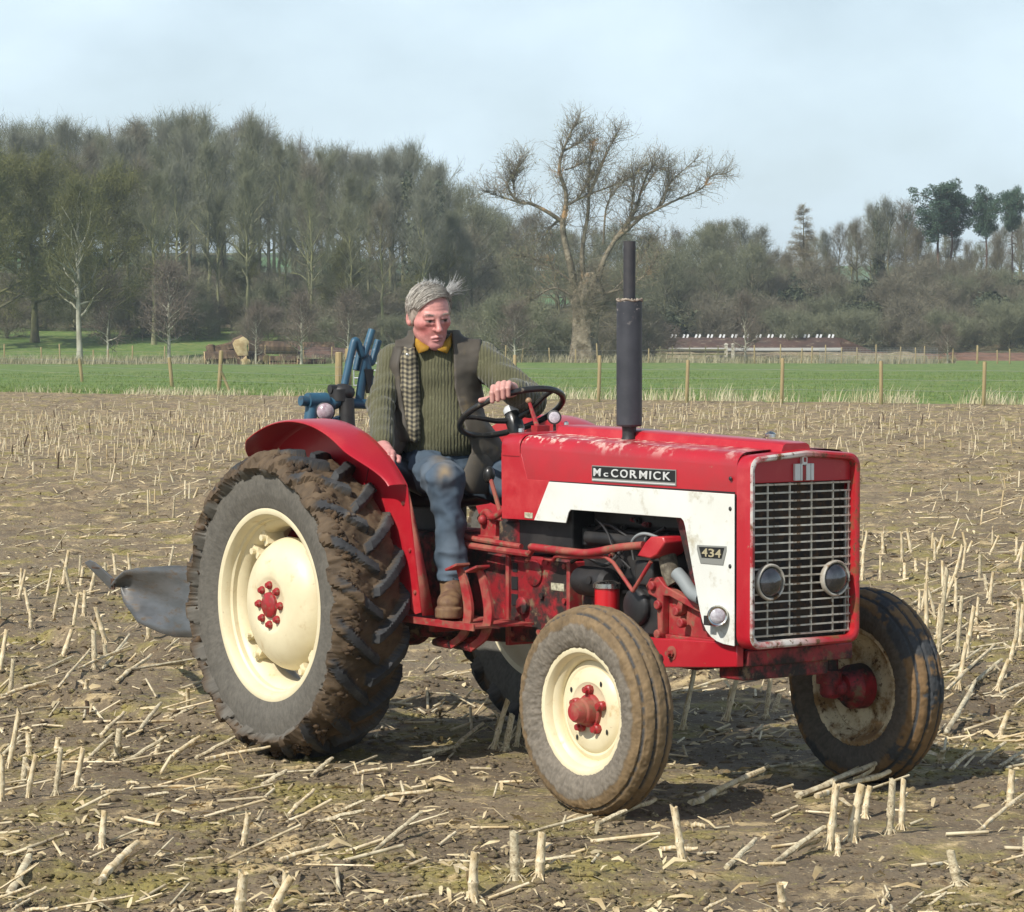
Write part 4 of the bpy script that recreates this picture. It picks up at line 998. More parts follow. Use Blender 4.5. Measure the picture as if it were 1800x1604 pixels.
frim = MB()
frim.lathe([(-.060,.206),(-.063,.215),(-.062,.223),(-.057,.223),(-.055,.214),(-.050,.204),(-.036,.200),(-.030,.190),(-.012,.184),(.012,.184),(.036,.200),(.050,.204),(.057,.223),(.062,.223),(.060,.206),(.05,.198),(.034,.192),(.012,.176),(-.014,.176),(-.027,.184),(-.034,.194),(-.05,.198),(-.060,.206)], n=72)
frim.lathe([(.000,.178),(-.006,.168),(-.010,.158),(-.008,.150),(-.016,.142),(-.024,.130),(-.026,.100),(-.018,.086),(-.018,.0001)], n=56)
frim.lathe([(.006,.178),(.000,.165),(-.010,.140),(-.016,.12),(-.012,.08),(-.012,.0001)], n=56)
frim_me = frim.mesh('front_wheel', M['cream'], 32)
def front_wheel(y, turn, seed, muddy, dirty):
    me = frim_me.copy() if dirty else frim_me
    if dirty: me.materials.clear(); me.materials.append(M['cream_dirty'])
    o = link('front_wheel', me, T); o.location = (1.9037, y, .343); o.rotation_euler = (0, 0, turn + .02)
    link('tyre', front_tyre(seed, muddy), o)
    h = MB(); h.lathe([(-.018,.060),(-.030,.058),(-.034,.050),(-.062,.046),(-.068,.040),(-.088,.037),(-.097,.030),(-.100,.0001)], n=28); h.build('hub', M['red_dusty'], o, 35)
    for i in range(5):
        a = 2*pi*i/5 + .32; q = MB(); c0 = (.074*cos(a), 0, .074*sin(a))
        q.lathe([(-.016,.017),(-.036,.017),(-.040,.012),(-.050,.0115),(-.050,.0001)], c=c0, n=8)
        q.box((-.012,-.034,0),(.012,-.020,.05), rot=rot_xyz(0,-a+pi/2+pi,0), at=(.055*cos(a)*1.1,0,.055*sin(a)*1.1)); q.build('wheel_nut', M['nut'], o, 30)
    for i in range(4):
        a = pi/4 + i*pi/2 + .2; MB().ball((.118*cos(a), -.0275, .118*sin(a)), (.006,.002,.010), 8, 5).build('slot', M['dark'], o)
    return o
front_wheel(-.640, 0, 4, True, False)
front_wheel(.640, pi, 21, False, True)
# brake-drum shaped hub backs, stub axles and king pins
for sg in (-1, 1):
    m = MB(); m.lathe([(.02,.0001),(.02,.085),(.075,.082),(.09,.06),(.12,.05),(.12,.0001)], c=(1.9037, sg*.64, .343), axis=(0,-sg,0), n=32)
    m.tube([(1.9037, sg*.54, .343),(1.88, sg*.50, .335),(1.88, sg*.47, .345)], [.036,.036,.04], 14)
    m.build('hub_carrier', M['red_dirty'], T)
    m = MB(); m.tube([(1.885, sg*.475, .32),(1.885, sg*.475, .50)], .034, 16); m.tube([(1.885, sg*.475, .36),(1.885, sg*.475, .41)], .048, 16); m.tube([(1.885, sg*.475, .50),(1.885, sg*.475, .56)], .024, 16)
    m.build('king_pin', M['red_dirty'], T)
m = MB(); m.box((1.845,-.20,.455),(1.925,.20,.535)); m.tube([(1.885,-.47,.50),(1.885,-.33,.50)], .020, 10); m.tube([(1.885,.47,.50),(1.885,.25,.50)], .020, 10); m.build('front_axle', M['red_dirty'], T, bevel=.004)

# front bolster: two side rails and the cross beam in front
for sg in (-1, 1):
    m = MB(); m.prism([(1.60,.553),(2.07,.572),(2.19,.570),(2.19,.492),(2.05,.478),(1.60,.440)], lambda p,q,d: (p, d, q), sg*.205, sg*.238); m.build('side_rail', M['red'], T, bevel=.004)
    m = MB(); m.lathe([(0,.016),(.012,.016),(.012,.011),(.026,.011),(.026,.0001)], c=(1.836, sg*.237, .512), axis=(0,sg,0), n=6); m.lathe([(0,.026),(.003,.026),(.003,.0001)], c=(1.836, sg*.237, .512), axis=(0,sg,0), n=20)
    m.build('rail_bolt', M['red_dusty'], T, 30)
m = MB(); m.box((2.13,-.195,.490),(2.20,.300,.548)); m.box((2.05,-.2,.44),(2.18,.2,.50)); m.build('cross_beam', M['red_dirty'], T, bevel=.005)

# ------------------------------------------------------------------ bonnet
def bonnet_section(x, hw, zb, zt, crown, r=.052, n=8):
    P = [(-hw, zb)]
    for k in range(n+1):
        a = pi - (pi/2)*k/n; P.append((-hw + r + r*cos(a), zt - r + r*sin(a)))
    for k in range(1, 8): y = (-hw + r) + (2*hw - 2*r)*k/8; P.append((y, zt + crown*(1 - (y/(hw-r))**2)))
    for k in range(n+1):
        a = pi/2 - (pi/2)*k/n; P.append((hw - r + r*cos(a), zt - r + r*sin(a)))
    P.append((hw, zb)); return [(x, y, z) for y, z in P]
def top_z(x): return 1.272 - (x - .83) * .0215
m = MB()
xs = np.linspace(.955, 2.212, 14)
m.rings([bonnet_section(x, .258, 1.096, top_z(x), .008) for x in xs], close_loop=False)
m.rings([bonnet_section(x, .254, 1.096, top_z(x)-.004, .008) for x in xs], close_loop=False)
m.build('bonnet', M['red_worn'], T, 35)
m = MB()
m.rings([bonnet_section(x, w, 1.190, z, .006, .045) for x, w, z in ((.830,.250,1.262),(.836,.259,1.270),(.848,.262,1.274),(.948,.262,1.274),(.953,.259,1.270))], close_loop=False, cap0=True)
m.build('dash_hood', M['red'], T, 35)
for sg in (-1, 1):
    f = lambda p, q, d: (p, sg*d, q)
    m = MB(); m.prism([(.832,1.200),(.960,1.200),(1.00,1.104),(1.139,1.104),(1.050,.950),(.836,.947)], f, .252, .2585); m.build('rear_side_panel', M['red'], T, bevel=.002)
    # white panel, a bent strip of sheet with a rounded front foot
    out = [(1.048,.951),(1.141,1.100),(2.204,1.096),(2.206,.568),(2.150,.571),(2.112,.578),(2.082,.591),(2.055,.611),(2.035,.640),(2.020,.680),(1.972,.850),(1.938,.972),(1.930,.990),(1.916,1.000),(1.275,1.001),(1.262,.990),(1.246,.950)]
    m = MB(); m.prism(out, f, .2590, .2640); m.build('white_side_panel', M['white'], T, bevel=.0015)
    m = MB(); m.rings([[(x, sg*.2585, 1.1035),(x, sg*.2612, 1.1035),(x, sg*.2612, 1.0985),(x, sg*.2585, 1.0985)] for x in (1.141, 2.204)], cap0=True, cap1=True); m.build('panel_seam', M['dark'], T)
    for x, z in ((2.184,1.045),(2.184,.845),(2.184,1.15)): MB().ball((x, sg*.2645, z), (.008,.004,.008), 10, 6).build('panel_screw', M['black'], T)
# raised hinged lid on the top
m = MB()
def lid(x, z, y0, y1):
    return [(x,y0-.012,z-.034),(x,y0,z-.006),(x,y0+.012,z),(x,y1-.012,z),(x,y1,z-.006),(x,y1+.012,z-.034)]
m.rings([lid(x, z, y0, y1) for x, z, y0, y1 in ((.955,1.292,-.085,.035),(.975,1.306,-.092,.040),(1.30,1.301,-.094,.042),(2.235,1.2745,-.092,.034),(2.262,1.270,-.088,.030))], close_loop=False, cap0=True, cap1=True)
m.build('bonnet_lid', M['red'], T, 30)
for x in (1.16, 1.98):
    m = MB(); m.lathe([(0,.020),(.012,.020),(.018,.012),(.022,.0001)], c=(x, .10, top_z(x)+.034), axis=(0,0,1), n=16); m.build('filler_cap', M['chrome'], T)

# ------------------------------------------------------------------ radiator cowl, grille
def rrect(x, hw, z0, z1, r, peak=0, n=6):
    P = []
    for cy, cz, a0 in ((-hw+r, z0+r, pi), (hw-r, z0+r, 1.5*pi), (hw-r, z1-r, 0), (-hw+r, z1-r, .5*pi)):
        for k in range(n+1):
            a = a0 + pi/2*k/n; P.append((x, cy + r*cos(a), cz + r*sin(a)))
        if a0 == 0:
            for k in range(1, 6): y = (hw - r)*(1 - k/3); P.append((x, y, z1 + peak*(1 - abs(y)/(hw - r))))
    return P
m = MB()
m.rings([rrect(2.214,.2605,.556,1.232,.050,.016), rrect(2.250,.2625,.556,1.234,.050,.016), rrect(2.270,.2615,.557,1.233,.049,.016), rrect(2.281,.257,.561,1.229,.045,.016)])
m.rings([rrect(2.214,.2545,.562,1.226,.046,.016), rrect(2.26,.2545,.562,1.226,.046,.016)])
cowl = m.build('radiator_cowl', M['red'], T, 40)
m = MB(); m.rings([rrect(2.281,.257,.561,1.229,.045,.016), rrect(2.286,.250,.568,1.222,.040,.016), rrect(2.285,.240,.578,1.212,.034,.016), rrect(2.280,.235,.584,1.208,.030,.016), rrect(2.252,.2335,.586,1.206,.028,.016)])
m.build('cowl_lip', M['lip'], cowl, 40)
m = MB(); m.box((2.240,-.2325,1.134),(2.256,.2325,1.224)); m.build('badge_panel', M['red'], cowl, bevel=.003)
m = MB(); m.box((2.19,-.25,.57),(2.205,.25,1.20)); m.build('radiator', mat('radiator_core', (.016,.014,.014), .8, var=(.05,.035,.022), var_scale=18, layers=[(lin(84,62,44), 30, .58, .08, .9, None)], bump=.003, bump_scale=300), T)
bar_z = np.linspace(.602, 1.128, 19)
me = MB().box((-.0035,-.2315,-.0029),(.0035,.2315,.0029)).mesh('grille_bar', M['bar'], 0)
for z in bar_z:
    o = link('grille_bar', me, cowl); o.location = (2.256, 0, float(z)); o.rotation_euler = (RNG.normal(0,.003), RNG.normal(0,.12), 0)
me2 = MB().box((-.003,-.0026,-.268),(.003,.0026,.268)).mesh('grille_upright', M['bar'], 0)
for y in (-.226, -.154, -.052, .050, .152, .226):
    o = link('grille_upright', me2, cowl); o.location = (2.2535, y, .865)
# silver badge: a tall i standing in an H
m = MB()
def badge_box(y0, y1, z0, z1, d): m.box((2.256, y0, z0), (2.256 + d, y1, z1))
badge_box(-.022,-.012,1.137,1.196,.012); badge_box(-.011,.0055,1.137,1.196,.009); badge_box(.053,.066,1.137,1.196,.012); badge_box(.0375,.052,1.137,1.196,.009)
badge_box(.010,.034,1.192,1.2265,.013); badge_box(.0065,.0125,1.137,1.196,.012); badge_box(.0305,.0365,1.137,1.196,.012)
m.v = [v + np.array([0, -.016, .002]) for v in m.v]
em = m.build('badge', M['letter'], cowl, bevel=.0012)
m = MB(); m.box((2.2565,-.002,1.141),(2.2665,.013,1.19)); m.box((2.2565,.0005,1.204),(2.2705,.0115,1.220)); m.build('badge_inlay', M['nut'], em)
for y in (-.155, .150):
    m = MB(); m.lathe([(-.030,.046),(-.012,.060),(0,.0645),(.008,.064),(.012,.060),(.010,.055),(.002,.0535)], c=(2.268, y, .790), axis=(1,0,0), n=40); h = m.build('headlight', M['bar'], T, 40)
    m = MB(); m.lathe([(.001,.054),(.012,.048),(.021,.036),(.027,.020),(.029,.0001)], c=(2.268, y, .790), axis=(1,0,0), n=36); m.build('lens', M['glass'], h, 80)
# side lamp on the white panel
ax = np.array([.80,-.60,0.02]); ax /= np.linalg.norm(ax); c = np.array([2.150,-.292,.672])
for sg in (-1, 1):
    A = ax*[1,-sg,1] if sg > 0 else ax; cc = c*[1,-sg,1] if sg > 0 else c
    m = MB(); m.lathe([(-.055,.012),(-.05,.024),(-.03,.032),(0,.035),(.012,.037),(.019,.033),(.016,.026)], c=cc, axis=A, n=28, cap0=True); h = m.build('side_lamp', M['chrome'], T)
    m = MB(); m.lathe([(.017,.0265),(.0215,.021),(.0235,.012),(.024,.0001)], c=cc, axis=A, n=24); m.build('lens', M['lens'], h, 80)
    m = MB(); m.box((2.085,.2645,.635),(2.118,.30,.668)); m.tube([(2.10,.285,.652),(2.125,.292,.66)], .012, 8)
    if sg < 0: m.v = [v*[1,-1,1] for v in m.v]
    m.build('bracket', M['black'], h)

# ------------------------------------------------------------------ name plates and lettering
def lettering(txt, size, loc, m_, parent, width=None, depth=.0012, side=-1, shear=0):
    cu = bpy.data.curves.new('lettering', 'FONT'); cu.body = txt; cu.size = size; cu.extrude = depth; cu.align_x = 'LEFT'; cu.shear = shear; cu.offset = size*.012
    cu.resolution_u = 4
    o = bpy.data.objects.new('lettering_tmp', cu); COL.objects.link(o)
    bpy.context.view_layer.update()
    me = bpy.data.meshes.new_from_object(o.evaluated_get(bpy.context.evaluated_depsgraph_get()))
    bpy.data.objects.remove(o); bpy.data.curves.remove(cu)
    v = np.array([q.co[:] for q in me.vertices])
    if width: v[:,0] = (v[:,0] - v[:,0].min()) * width / (v[:,0].max() - v[:,0].min())
    w = np.stack([loc[0] + side*-1*v[:,0], loc[1] + side*v[:,2], loc[2] + v[:,1]], -1)
    me.vertices.foreach_set('co', w.astype(np.float32).ravel()); me.materials.clear(); me.materials.append(m_); me.update()
    me.name = 'lettering'
    return link('lettering', me, parent)
for sg in (-1, 1):
    y = sg*.2585
    m = MB(); m.box((1.400, min(y, y+sg*.003), 1.112),(1.885, max(y, y+sg*.003), 1.170)); p = m.build('name_plate', M['plate_edge'], T)
    m = MB(); m.box((1.404, min(y, y+sg*.0045), 1.1255),(1.881, max(y, y+sg*.0045), 1.1665)); m.build('plate_face', M['plate'], p)
    m = MB(); m.box((1.404, min(y, y+sg*.0045), 1.1155),(1.881, max(y, y+sg*.0045), 1.1195)); m.build('plate_strip', M['letter'], p)
    # capitals with a small raised c
    x0 = 1.414 if sg < 0 else 1.872
    for ch, dx, w_, s_ in (('M',0,.042,.041),('c',.060,.026,.030),('C',.104,.040,.041),('O',.157,.044,.041),('R',.214,.040,.041),('M',.268,.044,.041),('I',.326,.0085,.041),('C',.348,.040,.041),('K',.403,.042,.041)):
        lettering(ch, s_, (x0 - sg*dx, y + sg*.0056, 1.132), M['letter'], p, width=w_, side=sg)
    y = sg*.2640
    m = MB(); m.prism([(2.008,.910),(2.166,.914),(2.166,.898),(2.148,.846),(2.026,.846),(2.006,.894)], lambda a,b,d: (a, sg*d, b), .2640, .2665); p = m.build('model_plate', M['plate_edge'], T, bevel=.001)
    m = MB(); m.prism([(2.020,.904),(2.156,.908),(2.141,.869),(2.034,.867)], lambda a,b,d: (a, sg*d, b), .2665, .2680); m.build('plate_face', M['plate'], p)
    for i in range(3): lettering('434'[i], .040, (2.038 + i*.036 if sg < 0 else 2.137 - i*.036, y + sg*.0050, .8725), M['gold'], p, width=.030, side=sg)
m = MB(); m.box((.985,-.2612,.957),(1.035,-.2590,.978)); m.build('sticker', M['sticker'], T)

# ------------------------------------------------------------------ silencer and stack
e = (1.43, -.11)
m = MB(); m.lathe([(1.262,.030),(1.275,.026),(1.30,.026),(1.312,.028)], c=(*e,0), axis=(0,0,1), n=24); m.build('exhaust_neck', M['black'], T)
m = MB(); m.lathe([(1.310,.020),(1.312,.044),(1.318,.0475),(1.55,.0475),(1.772,.0475),(1.777,.044),(1.777,.020)], c=(*e,0), axis=(0,0,1), n=36, cap0=True); si = m.build('silencer', M['silencer'], T, 30)
m = MB(); a = np.linspace(0, 2*pi, 26, endpoint=False); m.tube(np.stack([e[0]+.0465*np.cos(a), e[1]+.0465*np.sin(a), 1.777+.003*np.sin(a*5)], -1), .0042, 6, closed=True)
for k in range(26): m.ball((e[0]+.046*cos(a[k]), e[1]+.046*sin(a[k]), 1.778+RNG.uniform(0,.004)), RNG.uniform(.003,.006), 6, 4)
m.build('flaking_rim', M['crust'], si)
m = MB(); m.lathe([(1.777,.0225),(1.94,.0225),(1.995,.0228),(1.995,.0195),(1.90,.0195)], c=(*e,0), axis=(0,0,1), n=24, cap1=True); m.build('exhaust_stack', mat('sooty_stack', (.030,.029,.034), .6, var=(.045,.042,.044), var_scale=12, layers=[(lin(84,72,66), 30, .66, .05, .9, None)]), T, 40)

# ------------------------------------------------------------------ engine and transmission, as far as the side shows them
m = MB(); m.box((1.18,-.14,.50),(1.86,.14,.93)); m.build('engine_block', M['black'], T, bevel=.012)
m = MB(); m.box((1.22,-.12,.93),(1.82,.12,1.03)); m.build('cylinder_head', M['black'], T, bevel=.02)
m = MB(); m.prism([(-.12,.42),(.80,.46),(.80,.80),(.60,.80),(.30,.86),(-.12,.86)], lambda p,q,d: (p,d,q), -.17, .17); m.build('gearbox_housing', M['red_dirty'], T, bevel=.02)
m = MB(); m.prism([(.800,.465),(1.19,.50),(1.19,.790),(1.165,.806),(.80,.806)], lambda p,q,d: (p,d,q), -.20, .20)
bh = m.build('clutch_housing', M['red_dirty'], T, bevel=.012)
m = MB(); m.box((.797,-.214,.455),(.817,.214,.812)); m.box((1.180,-.212,.52),(1.20,.212,.80)); m.build('flange', M['red_dusty'], bh, bevel=.004)
m = MB()
for z0, z1 in ((.672,.722),(.612,.655)): m.box((.822,-.2035,z0),(.862,-.2005,z1))
m.box((.83,-.2035,.74),(.86,-.2005,.775)); m.build('inspection_hole', M['dark'], bh, bevel=.001)
m = MB(); m.lathe([(0,.034),(.018,.034),(.024,.026),(.024,.0001)], c=(.905,-.20,.615), axis=(0,-1,0), n=20); m.lathe([(0,.012),(.012,.012),(.012,.0001)], c=(1.02,-.20,.66), axis=(0,-1,0), n=8); m.lathe([(0,.05),(.008,.05),(.012,.04),(.012,.0001)], c=(.97,-.20,.745), axis=(0,-1,0), n=24); m.build('cover', M['red_dirty'], bh)
m = MB(); m.box((1.075,-.2035,.686),(1.155,-.2005,.714)); m.build('sticker', M['sticker'], bh)
for x, z in ((.83,.50),(.90,.49),(1.0,.52),(1.12,.54),(1.16,.78),(1.05,.79),(.93,.79),(1.16,.65)):
    m = MB(); m.lathe([(0,.011),(.010,.011),(.010,.0001)], c=(x,-.20,z), axis=(0,-1,0), n=6); m.build('bolt', M['red_dusty'], bh, 20)
m = MB(); m.lathe([(-.06,.16),(.0,.185),(.06,.185),(.08,.16)], c=(1.27,0,.66), axis=(1,0,0), n=32, cap0=True, cap1=True); m.build('bell_housing', M['red_dirty'], T)
m = MB(); m.lathe([(-.10,.001),(-.10,.048),(-.08,.055),(.07,.055),(.085,.04),(.085,.001)], c=(1.35,-.20,.735), axis=(1,0,0), n=24); m.lathe([(0,.014),(.012,.014),(.012,.0001)], c=(1.38,-.25,.745), axis=(0,-1,0), n=12); m.build('starter_motor', M['black'], T)
m = MB(); m.lathe([(.55,.046),(.719,.046),(.719,.001)], c=(1.458,-.235,0), axis=(0,0,1), n=28, cap0=True); fl = m.build('oil_filter', mat('filter_red', (.52,.012,.018), .3, coat=.4), T)
m = MB(); m.lathe([(.719,.049),(.722,.0525),(.738,.0525),(.746,.034),(.748,.001)], c=(1.458,-.235,0), axis=(0,0,1), n=28); m.build('filter_cap', M['chrome'], fl)
m = MB(); m.box((1.56,-.20,.56),(1.72,-.14,.74)); m.lathe([(0,.07),(.05,.07),(.06,.05),(.06,.001)], c=(1.60,-.17,.66), axis=(0,-1,0), n=24); m.box((1.60,-.22,.74),(1.70,-.16,.83)); m.build('injection_pump', M['black'], T, bevel=.008)
m = MB(); m.prism([(1.672,.852),(1.722,.905),(1.752,.926),(1.822,.930),(1.834,.908),(1.790,.862),(1.750,.846)], lambda p,q,d: (p,d,q), -.27, -.15); m.build('thermostat_cover', M['red'], T, bevel=.006)
m = MB(); m.tube([(1.76,-.20,.86),(1.78,-.20,.80),(1.80,-.19,.76)], .034, 14); m.build('hose_elbow', mat('mossy_metal', lin(132,124,106), .8, var=lin(80,72,60), var_scale=30), T)
m = MB(); m.prism([(1.826,.998),(1.90,.998),(2.03,.60),(1.98,.60)], lambda p,q,d: (p,d,q), -.215, .215); m.build('fan_cowl', M['red_dirty'], T, bevel=.004)
m = MB(); m.tube(smooth_path([(1.86,-.235,.800),(1.90,-.238,.775),(1.95,-.24,.735),(2.0,-.24,.72)]), .025, 14); m.build('radiator_hose', M['hose'], T)
# open cast bracket at the front of the engine
m = MB(); f = lambda p,q,d: (p,d,q)
m.prism([(1.665,.740),(1.690,.770),(1.735,.778),(1.775,.748),(1.940,.700),(2.02,.680),(2.02,.655),(1.94,.672),(1.800,.712),(1.765,.712),(1.760,.560),(1.735,.560),(1.728,.700),(1.680,.712)], f, -.222, -.19)
m.prism([(1.852,.705),(1.872,.700),(1.862,.655),(1.835,.640),(1.832,.672)], f, -.22, -.19)
m.box((1.73,-.205,.555),(2.08,.10,.572)); m.box((1.69,-.19,.57),(2.05,-.14,.72))
for x, z in ((1.712,.745),(1.745,.678),(1.745,.572),(1.848,.662),(1.875,.622)): m.lathe([(0,.018),(.022,.018),(.022,.001)], c=(x,-.215,z), axis=(0,-1,0), n=8)
m.build('front_casting', M['red_dusty'], T, bevel=.004)
m = MB(); m.tube(smooth_path([(1.040,-.26,.846),(1.060,-.272,.850),(1.274,-.272,.846),(1.394,-.272,.848),(1.579,-.272,.878),(1.70,-.26,.892)]), .0145, 12); m.build('air_pipe', M['red_dusty'], T)
m = MB(); m.tube(smooth_path([(1.09,-.245,.808),(1.15,-.25,.806),(1.19,-.262,.823),(1.30,-.262,.826),(1.483,-.262,.838)], 5), .0075, 10); m.tube([(1.483,-.262,.838),(1.530,-.262,.818),(1.643,-.262,.722)], .0075, 10); m.tube([(1.643,-.262,.722),(1.741,-.258,.835)], .0075, 10); m.build('fuel_pipe', M['red_dusty'], T)
m = MB(); m.tube(smooth_path([(1.36,-.21,.97),(1.46,-.24,.93),(1.52,-.25,.86),(1.60,-.24,.80)]), .004, 8); m.build('cable', M['black'], T)
r5 = np.random.default_rng(15)
for k in range(26):     # studs and nuts over the engine side
    x, z = r5.uniform(1.22,1.84), r5.uniform(.53,.98); MB().lathe([(0,.011),(.014,.011),(.014,.006),(.024,.006),(.024,.0001)], c=(x, -.14 if z < .93 else -.12, z), axis=(0,-1,0), n=6).build('bolt', M['black'] if k % 3 else M['red_dirty'], T, 20)
for k, P in enumerate(([(1.24,-.15,.90),(1.40,-.19,.95),(1.55,-.17,.90),(1.70,-.16,.95)],[(1.30,-.16,.62),(1.42,-.22,.66),(1.55,-.2,.60),(1.66,-.18,.66)],[(1.56,-.19,.83),(1.60,-.23,.90),(1.66,-.22,.93),(1.74,-.17,.90)],[(1.20,-.2,.80),(1.30,-.22,.83),(1.40,-.2,.80),(1.46,-.16,.86)])):
    m = MB(); m.tube(smooth_path(P), .006 + .002*(k % 2), 8); m.build('cable', M['black'] if k != 2 else M['hose'], T)
m = MB(); m.box((1.22,-.17,.86),(1.62,-.13,.93)); m.tube([(1.25,-.16,.895),(1.62,-.16,.895)], .03, 10); m.build('manifold', M['black'], T, bevel=.008)
# levers, canister and linkage between the bonnet and the driver's foot
m = MB(); m.lathe([(.85,.062),(.93,.060),(.935,.055),(.935,.001)], c=(.815,-.18,0), axis=(0,0,1), n=24); m.lathe([(.935,.05),(.952,.035),(.955,.001)], c=(.815,-.18,0), axis=(0,0,1), n=18); m.build('oil_bath_canister', M['red_dirty'], T)
m = MB(); m.tube([(.55,-.24,.862),(.78,-.25,.853),(.95,-.25,.845)], .011, 8); m.build('control_rod', M['red_dusty'], T)
m = MB(); m.tube([(.60,-.255,.832),(.80,-.26,.826),(1.02,-.265,.822),(1.045,-.265,.845)], .013, 8); m.build('control_rod', M['red_dusty'], T)
m = MB(); m.tube(smooth_path([(.56,-.16,.93),(.64,-.19,.96),(.70,-.2,.945),(.78,-.2,.975)]), .015, 8); m.box((.55,-.20,.845),(.80,-.05,.87)); m.box((.60,-.19,.865),(.70,-.1,.93)); m.ball((.63,-.2,.93), .02, 10, 6); m.build('linkage', M['red_dusty'], T, bevel=.003)
m = MB(); m.tube([(.66,-.12,.93),(.74,-.13,1.03),(.80,-.16,1.05)], .012, 8); m.tube([(.70,-.1,.85),(.78,-.06,1.22)], .03, 10); m.build('steering_column_base', M['black'], T)
m = MB(); m.tube([(.665,-.12,.90),(.545,-.10,1.085)], .009, 8); ge = m.build('gear_lever', M['red_dusty'], T)
m = MB(); m.ball((.535,-.10,1.10), (.024,.024,.034), 14, 8); m.build('knob', M['bakelite'], ge)
m = MB(); m.box((.86,-.20,.82),(1.20,.20,1.08)); m.build('battery_box', M['black'], T, bevel=.01)
# dashboard wall facing the driver
m = MB(); m.box((.822,-.235,.95),(.832,.235,1.255)); m.build('dashboard', M['red_dirty'], T, bevel=.003)
# rear axle casings
for sg in (-1, 1):
    m = MB(); m.lathe([(.10,.20),(.17,.20),(.20,.16),(.24,.11),(.50,.095),(.52,.12),(.545,.12)], c=(0,0,.584), axis=(0,sg,0), n=28, cap0=True, cap1=True); m.build('axle_casing', M['red_dirty'], T)

# ------------------------------------------------------------------ mudguards, footplates, pedals
def mudguard(sg):
    c = np.array([0, 0, .584]); r = .728
    A = np.radians(np.linspace(130, 42, 44))
    plate = [(r*cos(a), .584 + r*sin(a)) for a in A]
    poly = [(-.30,.80)] + [(-.46,1.04)] + plate + [(.638,.585),(.60,.575),(.40,.70)]
    m = MB(); m.prism(poly, lambda p,q,d: (p, sg*d, q), .494, .498); o = m.build('mudguard', M['red'], T)
    m = MB(); R = []
    for a in A:
        t = np.degrees(a); w = .185 * (1 - .55*sstep(np.array(60 - t), 0, 18)) * (.30 + .70*min(1, max(0,(130.2 - t)/12))**.5)
        u = np.array([cos(a), 0, sin(a)])
        P = [(.4985,-.010),(.4985,0),(.503,.004),(.53,.006),(.498+w*.72,.005),(.498+w*.94,.002),(.498+w,-.003),(.498+w*.995,-.006),(.498+w*.93,-.001),(.498+w*.70,.0015),(.53,.0025),(.506,.0005)]
        R.append([c + u*(r + dr) + np.array([0, sg*y, 0]) for y, dr in P])
    m.rings(R, True, True, True); m.build('mudguard_flange', M['red'], o, 50)
    # folded strip down the front edge
    m = MB(); P = [(.470,1.135),(.505,1.095),(.560,.94),(.668,.585),(.635,.575),(.545,.90)]
    m.rings([[(.540,sg*.494,1.060),(.540,sg*.489,1.060)],[(.570,sg*.494,.93),(.570,sg*.474,.93)],[(.607,sg*.494,.75),(.607,sg*.455,.75)],[(.643,sg*.494,.572),(.643,sg*.440,.572)]], close_loop=False)
    q = m.build('mudguard_front', M['red_dusty'], o)
    s = q.modifiers.new('thickness', 'SOLIDIFY'); s.thickness = .004
    m = MB(); m.tube([(r*cos(a)*.986, sg*.4995, .584 + r*sin(a)*.986) for a in np.radians([66, 64])] + [(.20,sg*.4995,.90)], .0016, 5); m.build('mudguard_seam', M['dark'], o)
    for x, z in ((.52,1.00),(.565,.82),(.60,.66)):
        m = MB(); m.lathe([(0,.009),(.006,.008),(.008,.0001)], c=(x, sg*.498, z), axis=(0,sg,0), n=10); m.build('bolt', M['red_dusty'], o)
mudguard(-1); mudguard(1)
for sg in (-1, 1):
    m = MB(); m.box((.42,sg*.36-.14,.548),(.99,sg*.36+.14,.556)); m.box((.42,sg*.40-.103,.540),(.99,sg*.40-.097,.566)) if sg < 0 else None; m.box((.55,min(sg*.17,sg*.4),.50),(.60,max(sg*.17,sg*.4),.547)); m.build('footplate', M['red_dusty'], T)
def pedal(x, y):
    m = MB()
    P = smooth_path([(x-.055,y,.760),(x-.020,y,.700),(x+.005,y,.62),(x-.002,y,.56),(x-.035,y,.505),(x-.11,y,.462)], 6)
    t = np.gradient(P, axis=0); t /= np.linalg.norm(t, axis=1)[:,None]
    R = []
    for p, d, k in zip(P, t, np.linspace(0,1,len(P))):
        n = np.array([-d[2], 0, d[0]]); w = .014 + .012*sin(pi*min(1, k*1.15))
        R.append([p + n*w + [0,.006,0], p - n*w + [0,.006,0], p - n*w - [0,.006,0], p + n*w - [0,.006,0]])
    m.rings(R, True, True, True); o = m.build('pedal', M['red_dusty'], T, 30)
    m = MB(); m.box((-.040,-.045,-.005),(.030,.025,.005), rot=rot_xyz(0,-.35,.1), at=(x-.05,y,.768)); m.build('pedal_pad', M['red_dusty'], o, bevel=.002)
    m = MB(); m.tube([(x-.11,y,.462),(x-.30,y+.06,.455),(x-.36,y+.2,.46)], .016, 8); m.build('pedal_arm', M['red_dirty'], o)
pedal(.838, -.42); pedal(.968, -.42)

